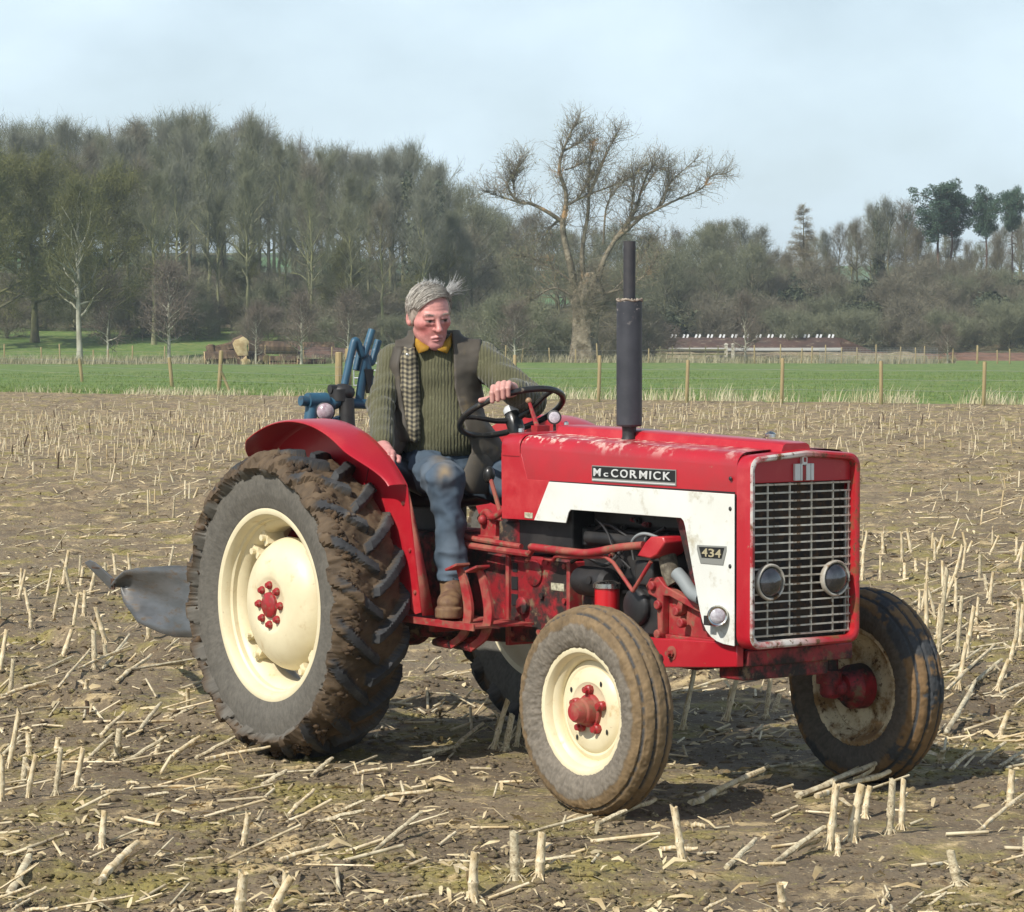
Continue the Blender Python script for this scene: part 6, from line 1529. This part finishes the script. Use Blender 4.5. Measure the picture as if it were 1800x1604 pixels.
def front_y(x, z, fn=torso_sdf):
    y = np.linspace(-.25, .05, 150); P = np.stack([np.full(150, x), y, np.full(150, z)], -1); d = fn(P); k = np.argmax(d < 0)
    return y[k] if d[k] < 0 else -.06
# shirt collar: two folded points inside the neck
m = MB()
for s in (-1, 1):
    A = [(s*.070,.055,1.655),(s*.072,.010,1.650),(s*.058,-.042,1.632),(s*.034,-.070,1.612),(s*.010,-.080,1.600)]
    B = [(s*.078,.060,1.630),(s*.082,.005,1.622),(s*.072,-.055,1.600),(s*.058,-.090,1.572),(s*.020,-.094,1.585)]
    m.rings([A, [((a[0]+b[0])/2*1.02, (a[1]+b[1])/2-.003, (a[2]+b[2])/2+.005) for a, b in zip(A,B)], B], close_loop=False)
o = m.build('shirt_collar', M['collar'], PE, 80); q = o.modifiers.new('thickness', 'SOLIDIFY'); q.thickness = .004; o.location = (.002,.0,.006)
# waistcoat
def waistcoat_sdf(P):
    x, y, z = P[...,0], P[...,1], P[...,2]
    t = torso_sdf(P)
    t = smin(t, sd_cone(P, (.005,.045,1.58), (.003,.060,1.665), .082, .080), .04)                 # stand collar
    t = smin(t, sd_ell(P, (.06,-.005,1.18), (.19,.150,.13)), .05)
    t = t + folds(P, 11, .010) + .004*np.sin(x*60 + z*14 + 4*vnoise(z*5, x*5))*np.clip((1.5 - z)*3, 0, 1)
    d = np.abs(t - .020) - .0065
    lo = np.interp(z, [1.13,1.20,1.30,1.44,1.56,1.62,1.70], [-.150,-.110,-.085,-.082,-.082,-.072,-.070])
    hi = np.interp(z, [1.13,1.20,1.30,1.44,1.56,1.62,1.70], [.150,.158,.125,.088,.084,.080,.070])
    front = np.where(y < .05, np.minimum(x - lo, hi - x), -1)
    d = smax(d, front*.8, .006)
    for s, c in (('R', (-.222,.03,1.535)), ('L', (.262,.02,1.535))):
        d = smax(d, -sd_ell(P, c, (.085,.125,.150)), .010)
    d = smax(d, -sleeve(P, 'R', .060, .055, .045, .9), .01); d = smax(d, -sleeve(P, 'L', .058, .055, .045, .9), .01)
    hem = 1.135 + .02*np.sin(x*23)
    d = smax(d, hem - z, .006); d = smax(d, z - 1.672, .006)
    return d
V, F = nets(waistcoat_sdf, [-.26,-.20,1.09], [.30,.22,1.70], .0055)
wc = link('waistcoat', fast_mesh('waistcoat', V, F, M['wax'], True), PE)
# turned-out front edge showing the checked lining
zs = np.linspace(1.600, 1.225, 26); nu = 7; P, UV = [], []
for z in zs:
    l = np.interp(z, [1.225,1.26,1.40,1.53,1.60], [-.092,-.098,-.124,-.136,-.120]); r = np.interp(z, [1.225,1.26,1.40,1.53,1.60], [-.047,-.046,-.048,-.056,-.070])
    for k in range(nu):
        u = k/(nu-1); x = l + (r-l)*u
        P.append((x, min(front_y(x, z), front_y(-.05, z)) - .020 - .022*sin(pi*u)**.7 - .006*sin(z*45) - .004*sin(z*110), z + .004*sin(u*9))); UV.append((x/.019, z/.019))
F = [(i*nu+k, i*nu+k+1, (i+1)*nu+k+1, (i+1)*nu+k) for i in range(len(zs)-1) for k in range(nu-1)]
me = fast_mesh('checked_lining', P, F, M['check'], True); uv = me.uv_layers.new(name='UVMap')
li = np.zeros(len(me.loops), np.int32); me.loops.foreach_get('vertex_index', li); uv.data.foreach_set('uv', np.array(UV, np.float32)[li].ravel())
ln = link('checked_lining', me, wc); q = ln.modifiers.new('thickness', 'SOLIDIFY'); q.thickness = .006; q.offset = 1
V2 = []
for z in zs:
    l = np.interp(z, [1.225,1.26,1.40,1.53,1.60], [-.092,-.098,-.124,-.136,-.120]); y0 = min(front_y(l, z), front_y(-.05, z))
    for k, dx in enumerate((-.034,-.022,-.010,.004)): V2.append((l + dx, y0 + (.012,-.004,-.014,-.022)[k] - .004*sin(z*50), z + .002))
F2 = [(i*4+k, i*4+k+1, (i+1)*4+k+1, (i+1)*4+k) for i in range(len(zs)-1) for k in range(3)]
fo = link('folded_edge', fast_mesh('folded_edge', V2, F2, M['wax'], True), wc); q = fo.modifiers.new('thickness', 'SOLIDIFY'); q.thickness = .006
m = MB(); m.lathe([(0,.0075),(.004,.0065),(.006,.0001)], c=(-.100, min(front_y(-.1,1.575), front_y(-.05,1.575)) - .046, 1.572), axis=(0,-1,.1), n=14); m.build('press_stud', M['chrome'], wc)
# loose hem flaps lying over the lap
def flap(pts, name):
    m = MB(); m.rings(pts, close_loop=False); o = m.build(name, M['wax'], wc, 180); q = o.modifiers.new('thickness', 'SOLIDIFY'); q.thickness = .007; q2 = o.modifiers.new('smooth', 'SUBSURF'); q2.levels = q2.render_levels = 2
flap([[(.150,-.150,1.185),(.185,-.140,1.20),(.225,-.10,1.21),(.25,-.03,1.2)], [(.142,-.19,1.15),(.170,-.205,1.13),(.220,-.15,1.15),(.26,-.06,1.13)], [(.118,-.215,1.105),(.165,-.235,1.055),(.205,-.18,1.09),(.26,-.09,1.05)], [(.105,-.225,1.070),(.150,-.235,1.012),(.20,-.19,1.02),(.25,-.1,1.0)]], 'hem_flap')

# trousers
def leg(P, s, a, b, c, hem):
    h, k, n = J['hip'+s], J['kn'+s], J['an'+s]
    d = smin(sd_cone(P, h, k, a, b), sd_cone(P, k, n + [0,0,-.02], b*.97, hem), .03)
    return d
def trouser_sdf(P):
    d = sd_ell(P, (.035,.03,1.10), (.165,.14,.105))
    d = smin(d, leg(P, 'R', .090, .070, 0, .058), .05); d = smin(d, leg(P, 'L', .088, .070, 0, .058), .05)
    k = P - J['knR']
    wr = np.exp(-(np.linalg.norm(k*[1,1,1.2], axis=-1)/.12)**2)
    d = d + folds(P, 21, .015) + .004*fbm(P[...,0]*26, P[...,1]*26, P[...,2]*20, 2, 33) - .009*(1 - 2.4*np.abs(fbm(P[...,0]*9 + P[...,2]*3, P[...,1]*9, P[...,2]*13, 2, 44))) + .005*np.sin(k[...,2]*70 + k[...,0]*30 + 2*vnoise(k[...,2]*9, k[...,0]*9))*wr
    an = P - J['anR']; d = d + .0035*np.sin(an[...,2]*85 + an[...,0]*22)*np.exp(-((an[...,2]-.06)/.07)**2)
    sh = (J['anR'][2] - .002) - P[...,2]; d = smax(d, sh, .005)
    return d
V, F = nets(trouser_sdf, [-.2,-.60,.68], [.64,.20,1.24], .0065)
n1 = fbm(V[:,0]*14, V[:,1]*14, V[:,2]*10, 4, 5)[:,None]; n2 = fbm(V[:,0]*5, V[:,1]*5, V[:,2]*4, 3, 9)[:,None]
col = np.array([.052,.078,.108])*(1 + .5*n1) + np.array([.07,.068,.06])*np.clip(n2 + .15, 0, 1)
kd = V - (J['knR'] + [0.004,-.05,.03])
patch = np.clip(1.15*np.exp(-((kd[:,0]/.026)**2 + (kd[:,2]/.040)**2)) * (V[:,1] < J['knR'][1] + .06), 0, 1)[:,None] * np.clip(.7 + 2.2*n1, 0, 1)
kd2 = V - (J['knR'] + [-.02,.10,.07]); patch = np.maximum(patch, .6*np.exp(-((kd2[:,0]/.03)**2 + (kd2[:,1]/.09)**2 + (kd2[:,2]/.04)**2))[:,None])
col = col*(1-patch) + np.array([.21,.155,.09])*patch
fade = np.exp(-((V[:,0]-J['knR'][0]-.02)/.03)**2)[:,None]*(V[:,1] < J['knR'][1])[:,None]*(.12 + .1*n2)
col = col + np.array([.06,.08,.10])*np.clip(fade*2, 0, 1)
me = fast_mesh('trousers', V, F, M['denim'], True); paint(me, np.clip(col, .008, .8)); link('trousers', me, PE)
# boots
def boot(s):
    a = J['an'+s]; dv = np.array([-.10,-.99,0]) if s == 'R' else np.array([.3,-.95,0])
    h0 = a[2] - .110
    def f(P):
        d = sd_cone(P, a + [0,.01,.06], a + [0,.012,-.03], .052, .047)
        d = smin(d, sd_cone(P, a + [0,.014,-.065], a + dv*.11 + [0,0,-.075], .038, .036), .035)
        d = smin(d, sd_cone(P, a + [0,-.005,-.02], a + dv*.10 + [0,0,-.070], .047, .036), .02)
        d = smin(d, sd_ell(P, a + dv*.145 + [0,0,-.078], (.046,.050,.030)), .03)
        d = d + .003*np.sin((P[...,1]-a[1])*120)*np.exp(-((P[...,2]-a[2]+.02)/.05)**2) + .003*fbm(P[...,0]*30, P[...,1]*30, P[...,2]*30, 2, 4)
        sole = smax(smin(sd_cone(P*[1,1,0] + [0,0,h0], np.r_[(a + [0,.03,0])[:2], h0], np.r_[(a + dv*.155)[:2], h0], .045, .053), 9, .01), np.abs(P[...,2] - h0 + .004) - .020, .006)
        d = smax(d, (h0 - .01) - P[...,2], .006)
        return smin(d, sole, .014)
    V, F = nets(f, a + [-.13,-.26,-.15], a + [.13,.11,.10], .005)
    o = link('boot', fast_mesh('boot', V, F, M['boot'], True), PE)
    m = MB()
    for k in range(5):
        c = a + np.array([0,-.052,.005]) + np.array([dv[0]*.018, -.016, -.017])*k
        m.tube([c + [-.020,.012,0], c + [0,-.004,.004], c + [.020,.012,0]], .0028, 6)
    m.build('laces', mat('dark_laces', (.05,.035,.025), .9), o)
boot('R'); boot('L')
# ------------------------------------------------------------------ maize stubble, straw and clods on the field
M['straw'] = mat('dry_maize_straw', lin(224,209,176), .8, var=lin(188,166,124), var_scale=9, layers=[(lin(120,98,70), 26, .60, .06, .9, None), (lin(232,222,196), 12, .62, .06, None, None)], bump=.002, bump_scale=120, stretch=(1,1,.4))
M['old_straw'] = mat('grey_weathered_straw', lin(214,202,170), .85, var=lin(164,148,118), var_scale=12, layers=[(lin(98,82,62), 30, .60, .06, .9, None)], bump=.002, bump_scale=120)
M['dark_stub'] = mat('dark_rotten_stub', lin(92,72,52), .9, var=lin(60,48,36), var_scale=20)
r4 = np.random.default_rng(2024)
def stub_mesh(seed, m_):
    """upright stub, one unit high: cane with a node ring, split top, brace roots"""
    rg = np.random.default_rng(seed); n = 9; b = rg.normal(0,.035,2); R = []
    zs = [-.12,0,.06,.28,.34,.37,.40,.62,.85,1.0]; rs = [1.25,1.15,.98,.92,1.10,1.14,.98,.90,.86,.88]
    for z, r in zip(zs, rs):
        a = np.linspace(0, 2*pi, n, endpoint=False) + .2; k = .085*r*(1 + .06*rg.normal(0,1,n)); top = (rg.uniform(-.03,.03,n) if z == 1.0 else np.zeros(n)) - (.035*np.cos(a) if z == 1.0 else 0)
        R.append(np.stack([b[0]*z*z + k*np.cos(a), b[1]*z*z + k*np.sin(a), np.full(n, z) + top], -1))
    R.append(np.stack([R[-1][:,0]*.72 + b[0]*.28, R[-1][:,1]*.72 + b[1]*.28, R[-1][:,2] - .10], -1))
    m = MB(); m.rings(R, True, False, True)
    for k in range(5):
        a = k*1.26 + rg.normal(0,.2); m.tube([(.08*cos(a),.08*sin(a),.10),(.15*cos(a),.15*sin(a),.02),(.20*cos(a),.20*sin(a),-.08)], .017, 4)
    if seed % 2:    # a torn leaf sheath
        a = rg.uniform(0,6.28); m.rings([[(.10*cos(a+t),.10*sin(a+t),z) for t in (-.6,0,.6)] for z in (.35,.6)] + [[((.10+.25*k)*cos(a+t*.5),(.10+.25*k)*sin(a+t*.5),.6+.12*k) for t in (-.6,0,.6)] for k in (.5,1)], close_loop=False)
    return m.mesh('standing_stalk', m_, 50)
STUB = [stub_mesh(k, [M['straw'], M['straw'], M['old_straw'], M['straw'], M['dark_stub']][k]) for k in range(5)]
def cane_mesh(seed, m_):
    """lying stalk along x, one unit long, with torn sheath strips"""
    rg = np.random.default_rng(seed); n = 8; R = []; ks = np.linspace(0, 1, 10); off = np.cumsum(rg.normal(0,.006,(10,2)), 0); off -= off.mean(0)
    for i, k in enumerate(ks):
        a = np.linspace(0, 2*pi, n, endpoint=False); r = .030*(1 - .25*k)*(1.2 if i in (3,7) else 1)*(1 + .05*rg.normal(0,1,n)); j = rg.normal(0,.012,n) if i in (0,9) else 0
        R.append(np.stack([np.full(n, k) + j, off[i,0] + r*np.cos(a), off[i,1] + r*np.sin(a)*.85], -1))
    m = MB(); m.rings(R, True, True, True)
    for q in range(2 if seed % 2 else 1):
        x0 = rg.uniform(.2,.6); a = rg.uniform(0,6.28); c, s = cos(a)*.035, sin(a)*.035
        m.rings([[(x0 + t*.4, c*(1 + 1.5*t*t) - s*w_, s*(1 + 1.5*t*t) + c*w_) for w_ in (-.7,0,.7)] for t in (0,.3,.65,1)], close_loop=False)
    return m.mesh('lying_stalk', m_, 50)
CANE = [cane_mesh(k, [M['straw'], M['old_straw'], M['straw'], M['old_straw']][k]) for k in range(4)]
SG, LGp = 'standing maize stubs on the field', 'lying maize stalks on the field'
def on_tractor(x, y, pad=.0):
    c, s = cos(-ALPHA), sin(-ALPHA); X, Y = x + .328, y - 12.388; tx, ty = X*c - Y*s, X*s + Y*c
    if abs(abs(ty) - .66) < .22 + pad and -.45 - pad < tx < .48 + pad: return True
    return abs(abs(ty) - .64) < .16 + pad and 1.72 - pad < tx < 2.10 + pad
def zone_f(x, y):
    u_ = 900 + x/y*5313
    far = 'at the very front' if y < 9.6 else 'in the foreground' if y < 12.2 else 'level with the tractor' if y < 14.5 else 'just beyond the tractor' if y < 18 else 'further out'
    side = 'left of the rear wheel' if u_ < 420 else 'below the rear wheel' if u_ < 780 else 'near the near front wheel' if u_ < 1190 else 'between the front wheels' if u_ < 1400 else 'near the far front wheel' if u_ < 1640 else 'at the right'
    return far + ' ' + side
def stub(x, y, h, lx, ly, k, label, thick=1.0):
    if label == SL: label = f"{['pale','pale','greyish','straw coloured','dark rotten'][k]} {'short' if h < .13 else 'tall'} maize stub {'leaning' if abs(lx) > .12 else 'upright'} {zone_f(x, y)}"
    o = link('standing_stalk', STUB[k]); z = float(field_z(np.array([[x]]), np.array([[y]]))[0,0])
    o.location = (x, y, z); o.rotation_euler = (-ly, lx, r4.uniform(0,6.28) if abs(lx) + abs(ly) < .02 else 0); t = thick*r4.uniform(.8,1.15)*.0125/.085; o.scale = (t, t, h)
    return tag(o, label, 'maize stub', SG)
SL = 'pale broken maize stub standing in the stubble'; LL = 'dry pale maize stalk lying on the brown soil'
STAND = [(1.024,9.69,0.021,0.201),(1.106,9.77,0.016,0.182),(1.238,9.86,0.007,0.182),(1.295,10.00,0.007,0.162),(0.534,9.40,-0.027,0.170),(-0.115,8.93,-0.007,0.140),(0.010,9.03,-0.005,0.144),(0.082,9.03,0.007,0.132),(-0.778,8.56,0.013,0.121),(-0.689,8.56,0.054,0.129),(1.328,8.95,-0.023,0.102),(1.737,10.49,0.005,0.120),(-1.814,10.69,0.003,0.162),(-1.733,10.76,0.025,0.153),(-1.640,10.80,0.021,0.172),(-1.580,10.89,0.026,0.149),(-1.921,11.48,0.040,0.218),(-0.073,12.09,0.046,0.200),(-0.027,12.04,0.027,0.149),(0.018,12.13,0.016,0.127),(-1.866,13.29,-0.010,0.083),(-1.085,12.21,0.051,0.100),(2.221,15.70,0.033,0.443),(2.313,16.81,-0.008,0.299),(2.454,18.16,0.003,0.141),(2.324,16.45,0.002,0.187),(2.321,15.70,0.022,0.285),(2.416,15.99,0.032,0.233),(2.701,18.35,0.002,0.191),(2.947,18.59,0.006,0.193),(2.708,16.21,0.014,0.209),(2.750,16.33,0.017,0.223),(0.717,12.68,0.050,0.255),(0.920,12.91,0.043,0.220),(1.095,12.99,0.019,0.185)]
LYING = [(-2.124,14.11,-2.088,14.89,0.107),(-2.288,14.67,-2.190,15.03,0.056),(-2.136,14.77,-1.942,15.33,0.079),(-2.026,14.92,-1.993,15.67,0.099),(-1.887,14.39,-1.791,14.91,0.076),(-1.849,14.59,-1.562,14.93,0.054),(-2.360,13.88,-2.182,14.09,0.039),(-1.489,11.58,-1.372,11.90,0.062),(-1.681,12.33,-1.640,12.69,0.064),(-1.642,11.61,-1.584,11.97,0.068),(-1.341,11.70,-1.242,11.99,0.055),(-1.236,11.80,-1.109,12.02,0.046),(-1.194,11.74,-0.955,11.86,0.031),(-1.552,12.46,-1.507,12.91,0.076),(-1.254,9.06,-1.164,9.36,0.071),(-1.492,8.94,-1.478,9.21,0.064),(-0.769,10.39,-0.702,10.60,0.048),(-0.750,11.27,-0.686,11.45,0.041),(-0.596,11.33,-0.471,11.37,0.017),(-0.916,11.08,-0.842,11.19,0.030),(-1.469,10.77,-1.394,10.81,0.017),(-1.312,10.72,-1.227,10.74,0.014),(-1.420,11.14,-1.372,11.01,0.013),(-2.005,11.79,-1.967,12.03,0.049),(-0.725,9.43,-0.586,9.53,0.031),(-0.445,9.68,-0.302,9.97,0.066),(0.629,10.56,0.918,10.94,0.076),(1.022,10.70,1.341,11.08,0.075),(1.087,10.70,1.372,10.98,0.058),(0.828,9.44,1.006,9.70,0.060),(1.521,9.84,1.745,10.25,0.086),(1.802,12.48,2.040,13.29,0.122),(1.964,13.59,2.354,14.72,0.149),(2.058,14.47,2.354,15.11,0.090),(2.199,13.68,2.371,13.95,0.047),(1.863,11.47,1.983,11.66,0.041),(1.648,11.29,1.781,11.59,0.060),(1.807,11.64,1.942,11.86,0.046),(0.744,13.92,1.313,14.48,0.083),(0.657,9.14,0.761,9.42,0.066),(0.475,9.65,0.597,9.62,0.005),(0.596,9.59,0.640,9.44,0.02),(0.599,10.06,0.646,10.05,0.008),(-1.482,13.07,-1.385,13.21,0.030),(-0.485,10.69,-0.285,10.76,0.023),(-0.595,10.49,-0.518,10.53,0.018),(-0.239,12.05,-0.117,12.38,0.060),(-0.348,11.88,-0.248,11.92,0.016),(2.259,16.17,2.519,16.68,0.069),(2.122,14.04,2.372,14.61,0.083),(2.462,18.64,2.756,19.22,0.068),(-0.655,10.18,-0.505,10.26,0.026),(0.353,10.36,0.496,10.48,0.032),(0.289,10.18,0.388,10.26,0.026)]
n_s = n_l = 0
for i, (x, y, dx, h) in enumerate(STAND):
    k = 4 if i == 20 else (i*7) % 4
    stub(x, y, h*1.03, dx/h, r4.normal(0,.06), k, 'short dark rotten stub on the bare soil left of the rear wheel' if i == 20 else SL, 1.0 + .25*(y < 10)); n_s += 1
def cane(x0, y0, x1, y1, z1, k, r, label):
    L0 = math.hypot(x1-x0, y1-y0); label = f"{['pale','greyish','pale','greyish'][k]} {'short' if L0 < .2 else 'long'} maize stalk lying {'flat' if z1 < .03 else 'tilted up'} {zone_f(x0, y0)}"
    a = np.array([x0, y0, float(field_z(np.array([[x0]]), np.array([[y0]]))[0,0]) + .010]); b = np.array([x1, y1, max(z1, float(field_z(np.array([[x1]]), np.array([[y1]]))[0,0]) + .012)]); d = Vector(b - a)
    o = link('lying_stalk', CANE[k]); o.location = a; o.rotation_euler = d.to_track_quat('X', 'Z').to_euler(); L = d.length; o.scale = (L, r/.030, r/.030); return tag(o, label, 'maize stalk', LGp)
for i, (x0, y0, x1, y1, z1) in enumerate(LYING):
    cane(x0, y0, x1, y1, z1, i % 4, (.014 if i in (14,15,26,27,28) else r4.uniform(.007,.012)), LL); n_l += 1
# the rest of the rows
S_rest, L_rest = [], []
for row in range(0, 106):
    y0 = 7.4 + row*.75; half = .19*y0 + 1.0; x = -half
    while x < half:
        x += r4.uniform(.10,.28); y = y0 - .05*x + r4.normal(0,.05)
        if y > edge_y(x) - 3.5: continue
        patch = vnoise(np.array([x*.35 + 9]), np.array([y*.22]))[0]
        p = .10 if y < 11.5 else (.42 + .38*patch if x > .9 else .34 + .45*patch)
        if y > 24: p = .17 + .5*patch
        if 42 < y < 62: p = .60 if x < 2 else .24
        if y > 66: p *= .5
        if r4.uniform() > p or on_tractor(x, y, .05): continue
        if 7 < y < 11.5 and min(abs(x-a)+abs(y-b) for a,b,_,_ in STAND) < .12: continue
        h = r4.uniform(.07,.24) if y > 13.5 else r4.uniform(.05,.12)
        S_rest.append((x, y, h, r4.normal(.04,.16), r4.normal(0,.14), r4.choice([0,1,2,3,4], p=[.28,.26,.22,.20,.04])))
for _ in range(8000):
    y = 7.0 + 80*r4.uniform()**1.25; x = r4.uniform(-1,1)*(.19*y+1)
    if y > edge_y(x) - 2 or on_tractor(x, y, .12): continue
    if vnoise(np.array([x*.5+3]), np.array([y*.4]))[0] < r4.uniform(-.75,.25): continue
    L = r4.uniform(.04,.16)*(1.0 if r4.uniform() < .8 else 2.0); a = r4.normal(.55,.8)
    L_rest.append((x, y, x + L*cos(a), y + L*sin(a), abs(r4.normal(0,.02))*(1 if L < .15 else 2.2), int(r4.integers(0,4)), r4.uniform(.0035,.0075)))
S_rest.sort(key=lambda s: s[1]); L_rest.sort(key=lambda s: s[1])
for s in S_rest[:300-n_s]: stub(*s, SL)
for l in L_rest[:300-n_l]: cane(*l, LL)
# the further ones: still one tube each, joined
V, F, n = [], [], 0
A = np.array([(s[0], s[1], s[2], s[3], s[4]) for s in S_rest[300-n_s:]])
zb = field_z(A[:,0][None], A[:,1][None])[0]
b = np.stack([A[:,0], A[:,1], zb - .02], -1); t = b + np.stack([A[:,3]*A[:,2], A[:,4]*A[:,2], A[:,2] + .02], -1); rad = r4.uniform(.007,.013,len(A))
B = np.array([(l[0],l[1],l[2],l[3],l[4]) for l in L_rest[300-n_l:]]); R2 = np.array([l[6] for l in L_rest[300-n_l:]])*1.0
b2 = np.stack([B[:,0],B[:,1],field_z(B[:,0][None],B[:,1][None])[0]+.006],-1); t2 = np.stack([B[:,2],B[:,3],field_z(B[:,2][None],B[:,3][None])[0]+.006+B[:,4]],-1)
def canes(b, t, r, n=5):
    d = t - b; d /= np.linalg.norm(d,axis=1)[:,None]; u = np.cross(d, [.3,.9,.2]); u /= np.linalg.norm(u,axis=1)[:,None]; w = np.cross(d,u); a = np.linspace(0,2*pi,n,endpoint=False)
    ring = np.cos(a)[None,:,None]*u[:,None] + np.sin(a)[None,:,None]*w[:,None]
    V = np.concatenate([b[:,None]+ring*r[:,None,None], t[:,None]+ring*r[:,None,None]*.85],1).reshape(-1,3); o = np.arange(len(b))[:,None,None]*2*n; k = np.arange(n)[None,:]; k2 = (k+1)%n
    F = (np.stack([k,k2,k2+n,k+n],-1) + o).reshape(-1,4); return V, F
V, F = canes(b, t, rad); half = len(F)//2
tag(link('standing_stalk', fast_mesh('maize_stubble', V, F, None, True, [M['straw'], M['old_straw'], M['dark_stub']], np.repeat(r4.choice([0,1,2], p=[.55,.41,.04], size=len(A)), 5))), 'rows of pale maize stubs across the rest of the field', 'maize stubble', kind='stuff').name = 'maize_stubble'
V, F = canes(b2, t2, R2)
tag(link('fallen_stalks', fast_mesh('fallen_stalks', V, F, None, True, [M['straw'], M['old_straw']], np.repeat(r4.choice([0,1], size=len(B)), 5))), 'smaller fallen maize stalks scattered over the rest of the field', 'maize straw', kind='stuff')
# shreds of leaf and chaff
def shreds(n, name, m_, label, l0, l1, w0, w1, far):
    y = 6.8 + far*r4.uniform(size=n)**(1.15 if far > 75 else 2.0); x = r4.uniform(-1,1,n)*(.19*y+.8)
    keep = (y < edge_y(x) - 1.5) & ((far < 75) | (y > 16)) & (vnoise(x*.9+1, y*.7) > r4.uniform(-.9,.35,n)); x, y = x[keep], y[keep]; n = len(x)
    z = field_z(x[None], y[None])[0]; a = r4.uniform(0,2*pi,n); L = r4.uniform(l0,l1,n)*r4.uniform(.4,1,n); w = r4.uniform(w0,w1,n)
    d = np.stack([np.cos(a),np.sin(a),r4.normal(.05,.28,n)],-1); s = np.stack([-np.sin(a),np.cos(a),r4.normal(0,.5,n)],-1); c = np.stack([x,y,z+.008],-1)
    m1 = c + d*(L*.35)[:,None] + np.stack([0*L,0*L,L*r4.uniform(.02,.22,n)],-1); e = c + d*L[:,None]*r4.uniform(.7,1,n)[:,None]; e[:,2] = np.maximum(e[:,2], z+.002); sw = s*w[:,None]
    V = np.stack([c-sw*.6,c+sw*.6,m1+sw,m1-sw,e+sw*.4,e-sw*.4],1).reshape(-1,3); o = np.arange(n)[:,None]*6
    return tag(link(name, fast_mesh(name, V, np.concatenate([o+[0,1,2,3],o+[3,2,4,5]]), m_)), label, 'straw', kind='stuff')
shreds(20000, 'leaf_shreds', mat('leaf_shreds', lin(216,200,160), .9, var=lin(160,138,100), var_scale=4), 'torn dry maize leaves scattered on the soil', .03, .14, .002, .008, 70)
shreds(30000, 'leaf_shreds', mat('dull_litter', lin(166,148,118), .9, var=lin(120,102,78), var_scale=3), 'pale maize litter over the further stubble', .05, .22, .003, .009, 82)
shreds(14000, 'chaff', mat('chaff', lin(170,150,108), .9, var=lin(118,100,70), var_scale=5), 'fine straw chaff strewn over the soil', .015, .06, .001, .003, 22)
# clods
def clods(n, smin_, smax_, far, name):
    ico = np.array([(1,0,0),(-1,0,0),(0,1,0),(0,-1,0),(0,0,1),(0,0,-1)], float)
    fc = np.array([(0,2,4),(2,1,4),(1,3,4),(3,0,4),(2,0,5),(1,2,5),(3,1,5),(0,3,5)])
    y = 6.8 + far*r4.uniform(size=n)**1.8; x = r4.uniform(-1,1,n)*(.19*y+.8); keep = (vnoise(x*1.3, y*1.1, None, 6) > r4.uniform(-.8,.5,n)) & (y < edge_y(x)-1.5); x, y = x[keep], y[keep]; n = len(x)
    s = smin_ + (smax_-smin_)*r4.uniform(size=n)**4; P = ico[None]*(1 + r4.normal(0,.28,(n,6,1)))*s[:,None,None]*np.array([1.3,1,.55]); a = r4.uniform(0,6.28,n); ca, sa = np.cos(a)[:,None], np.sin(a)[:,None]
    P = np.stack([P[...,0]*ca - P[...,1]*sa, P[...,0]*sa + P[...,1]*ca, P[...,2]], -1) + np.stack([x,y,field_z(x[None],y[None])[0]+s*.1],-1)[:,None]
    F = (fc[None] + (np.arange(n)*6)[:,None,None]).reshape(-1,3)
    return tag(link(name, fast_mesh(name, P.reshape(-1,3), F, M['soil'], True)), 'crumbs and clods of brown soil on the field', 'soil', kind='stuff')
clods(90000, .004, .024, 15, 'soil_clods')
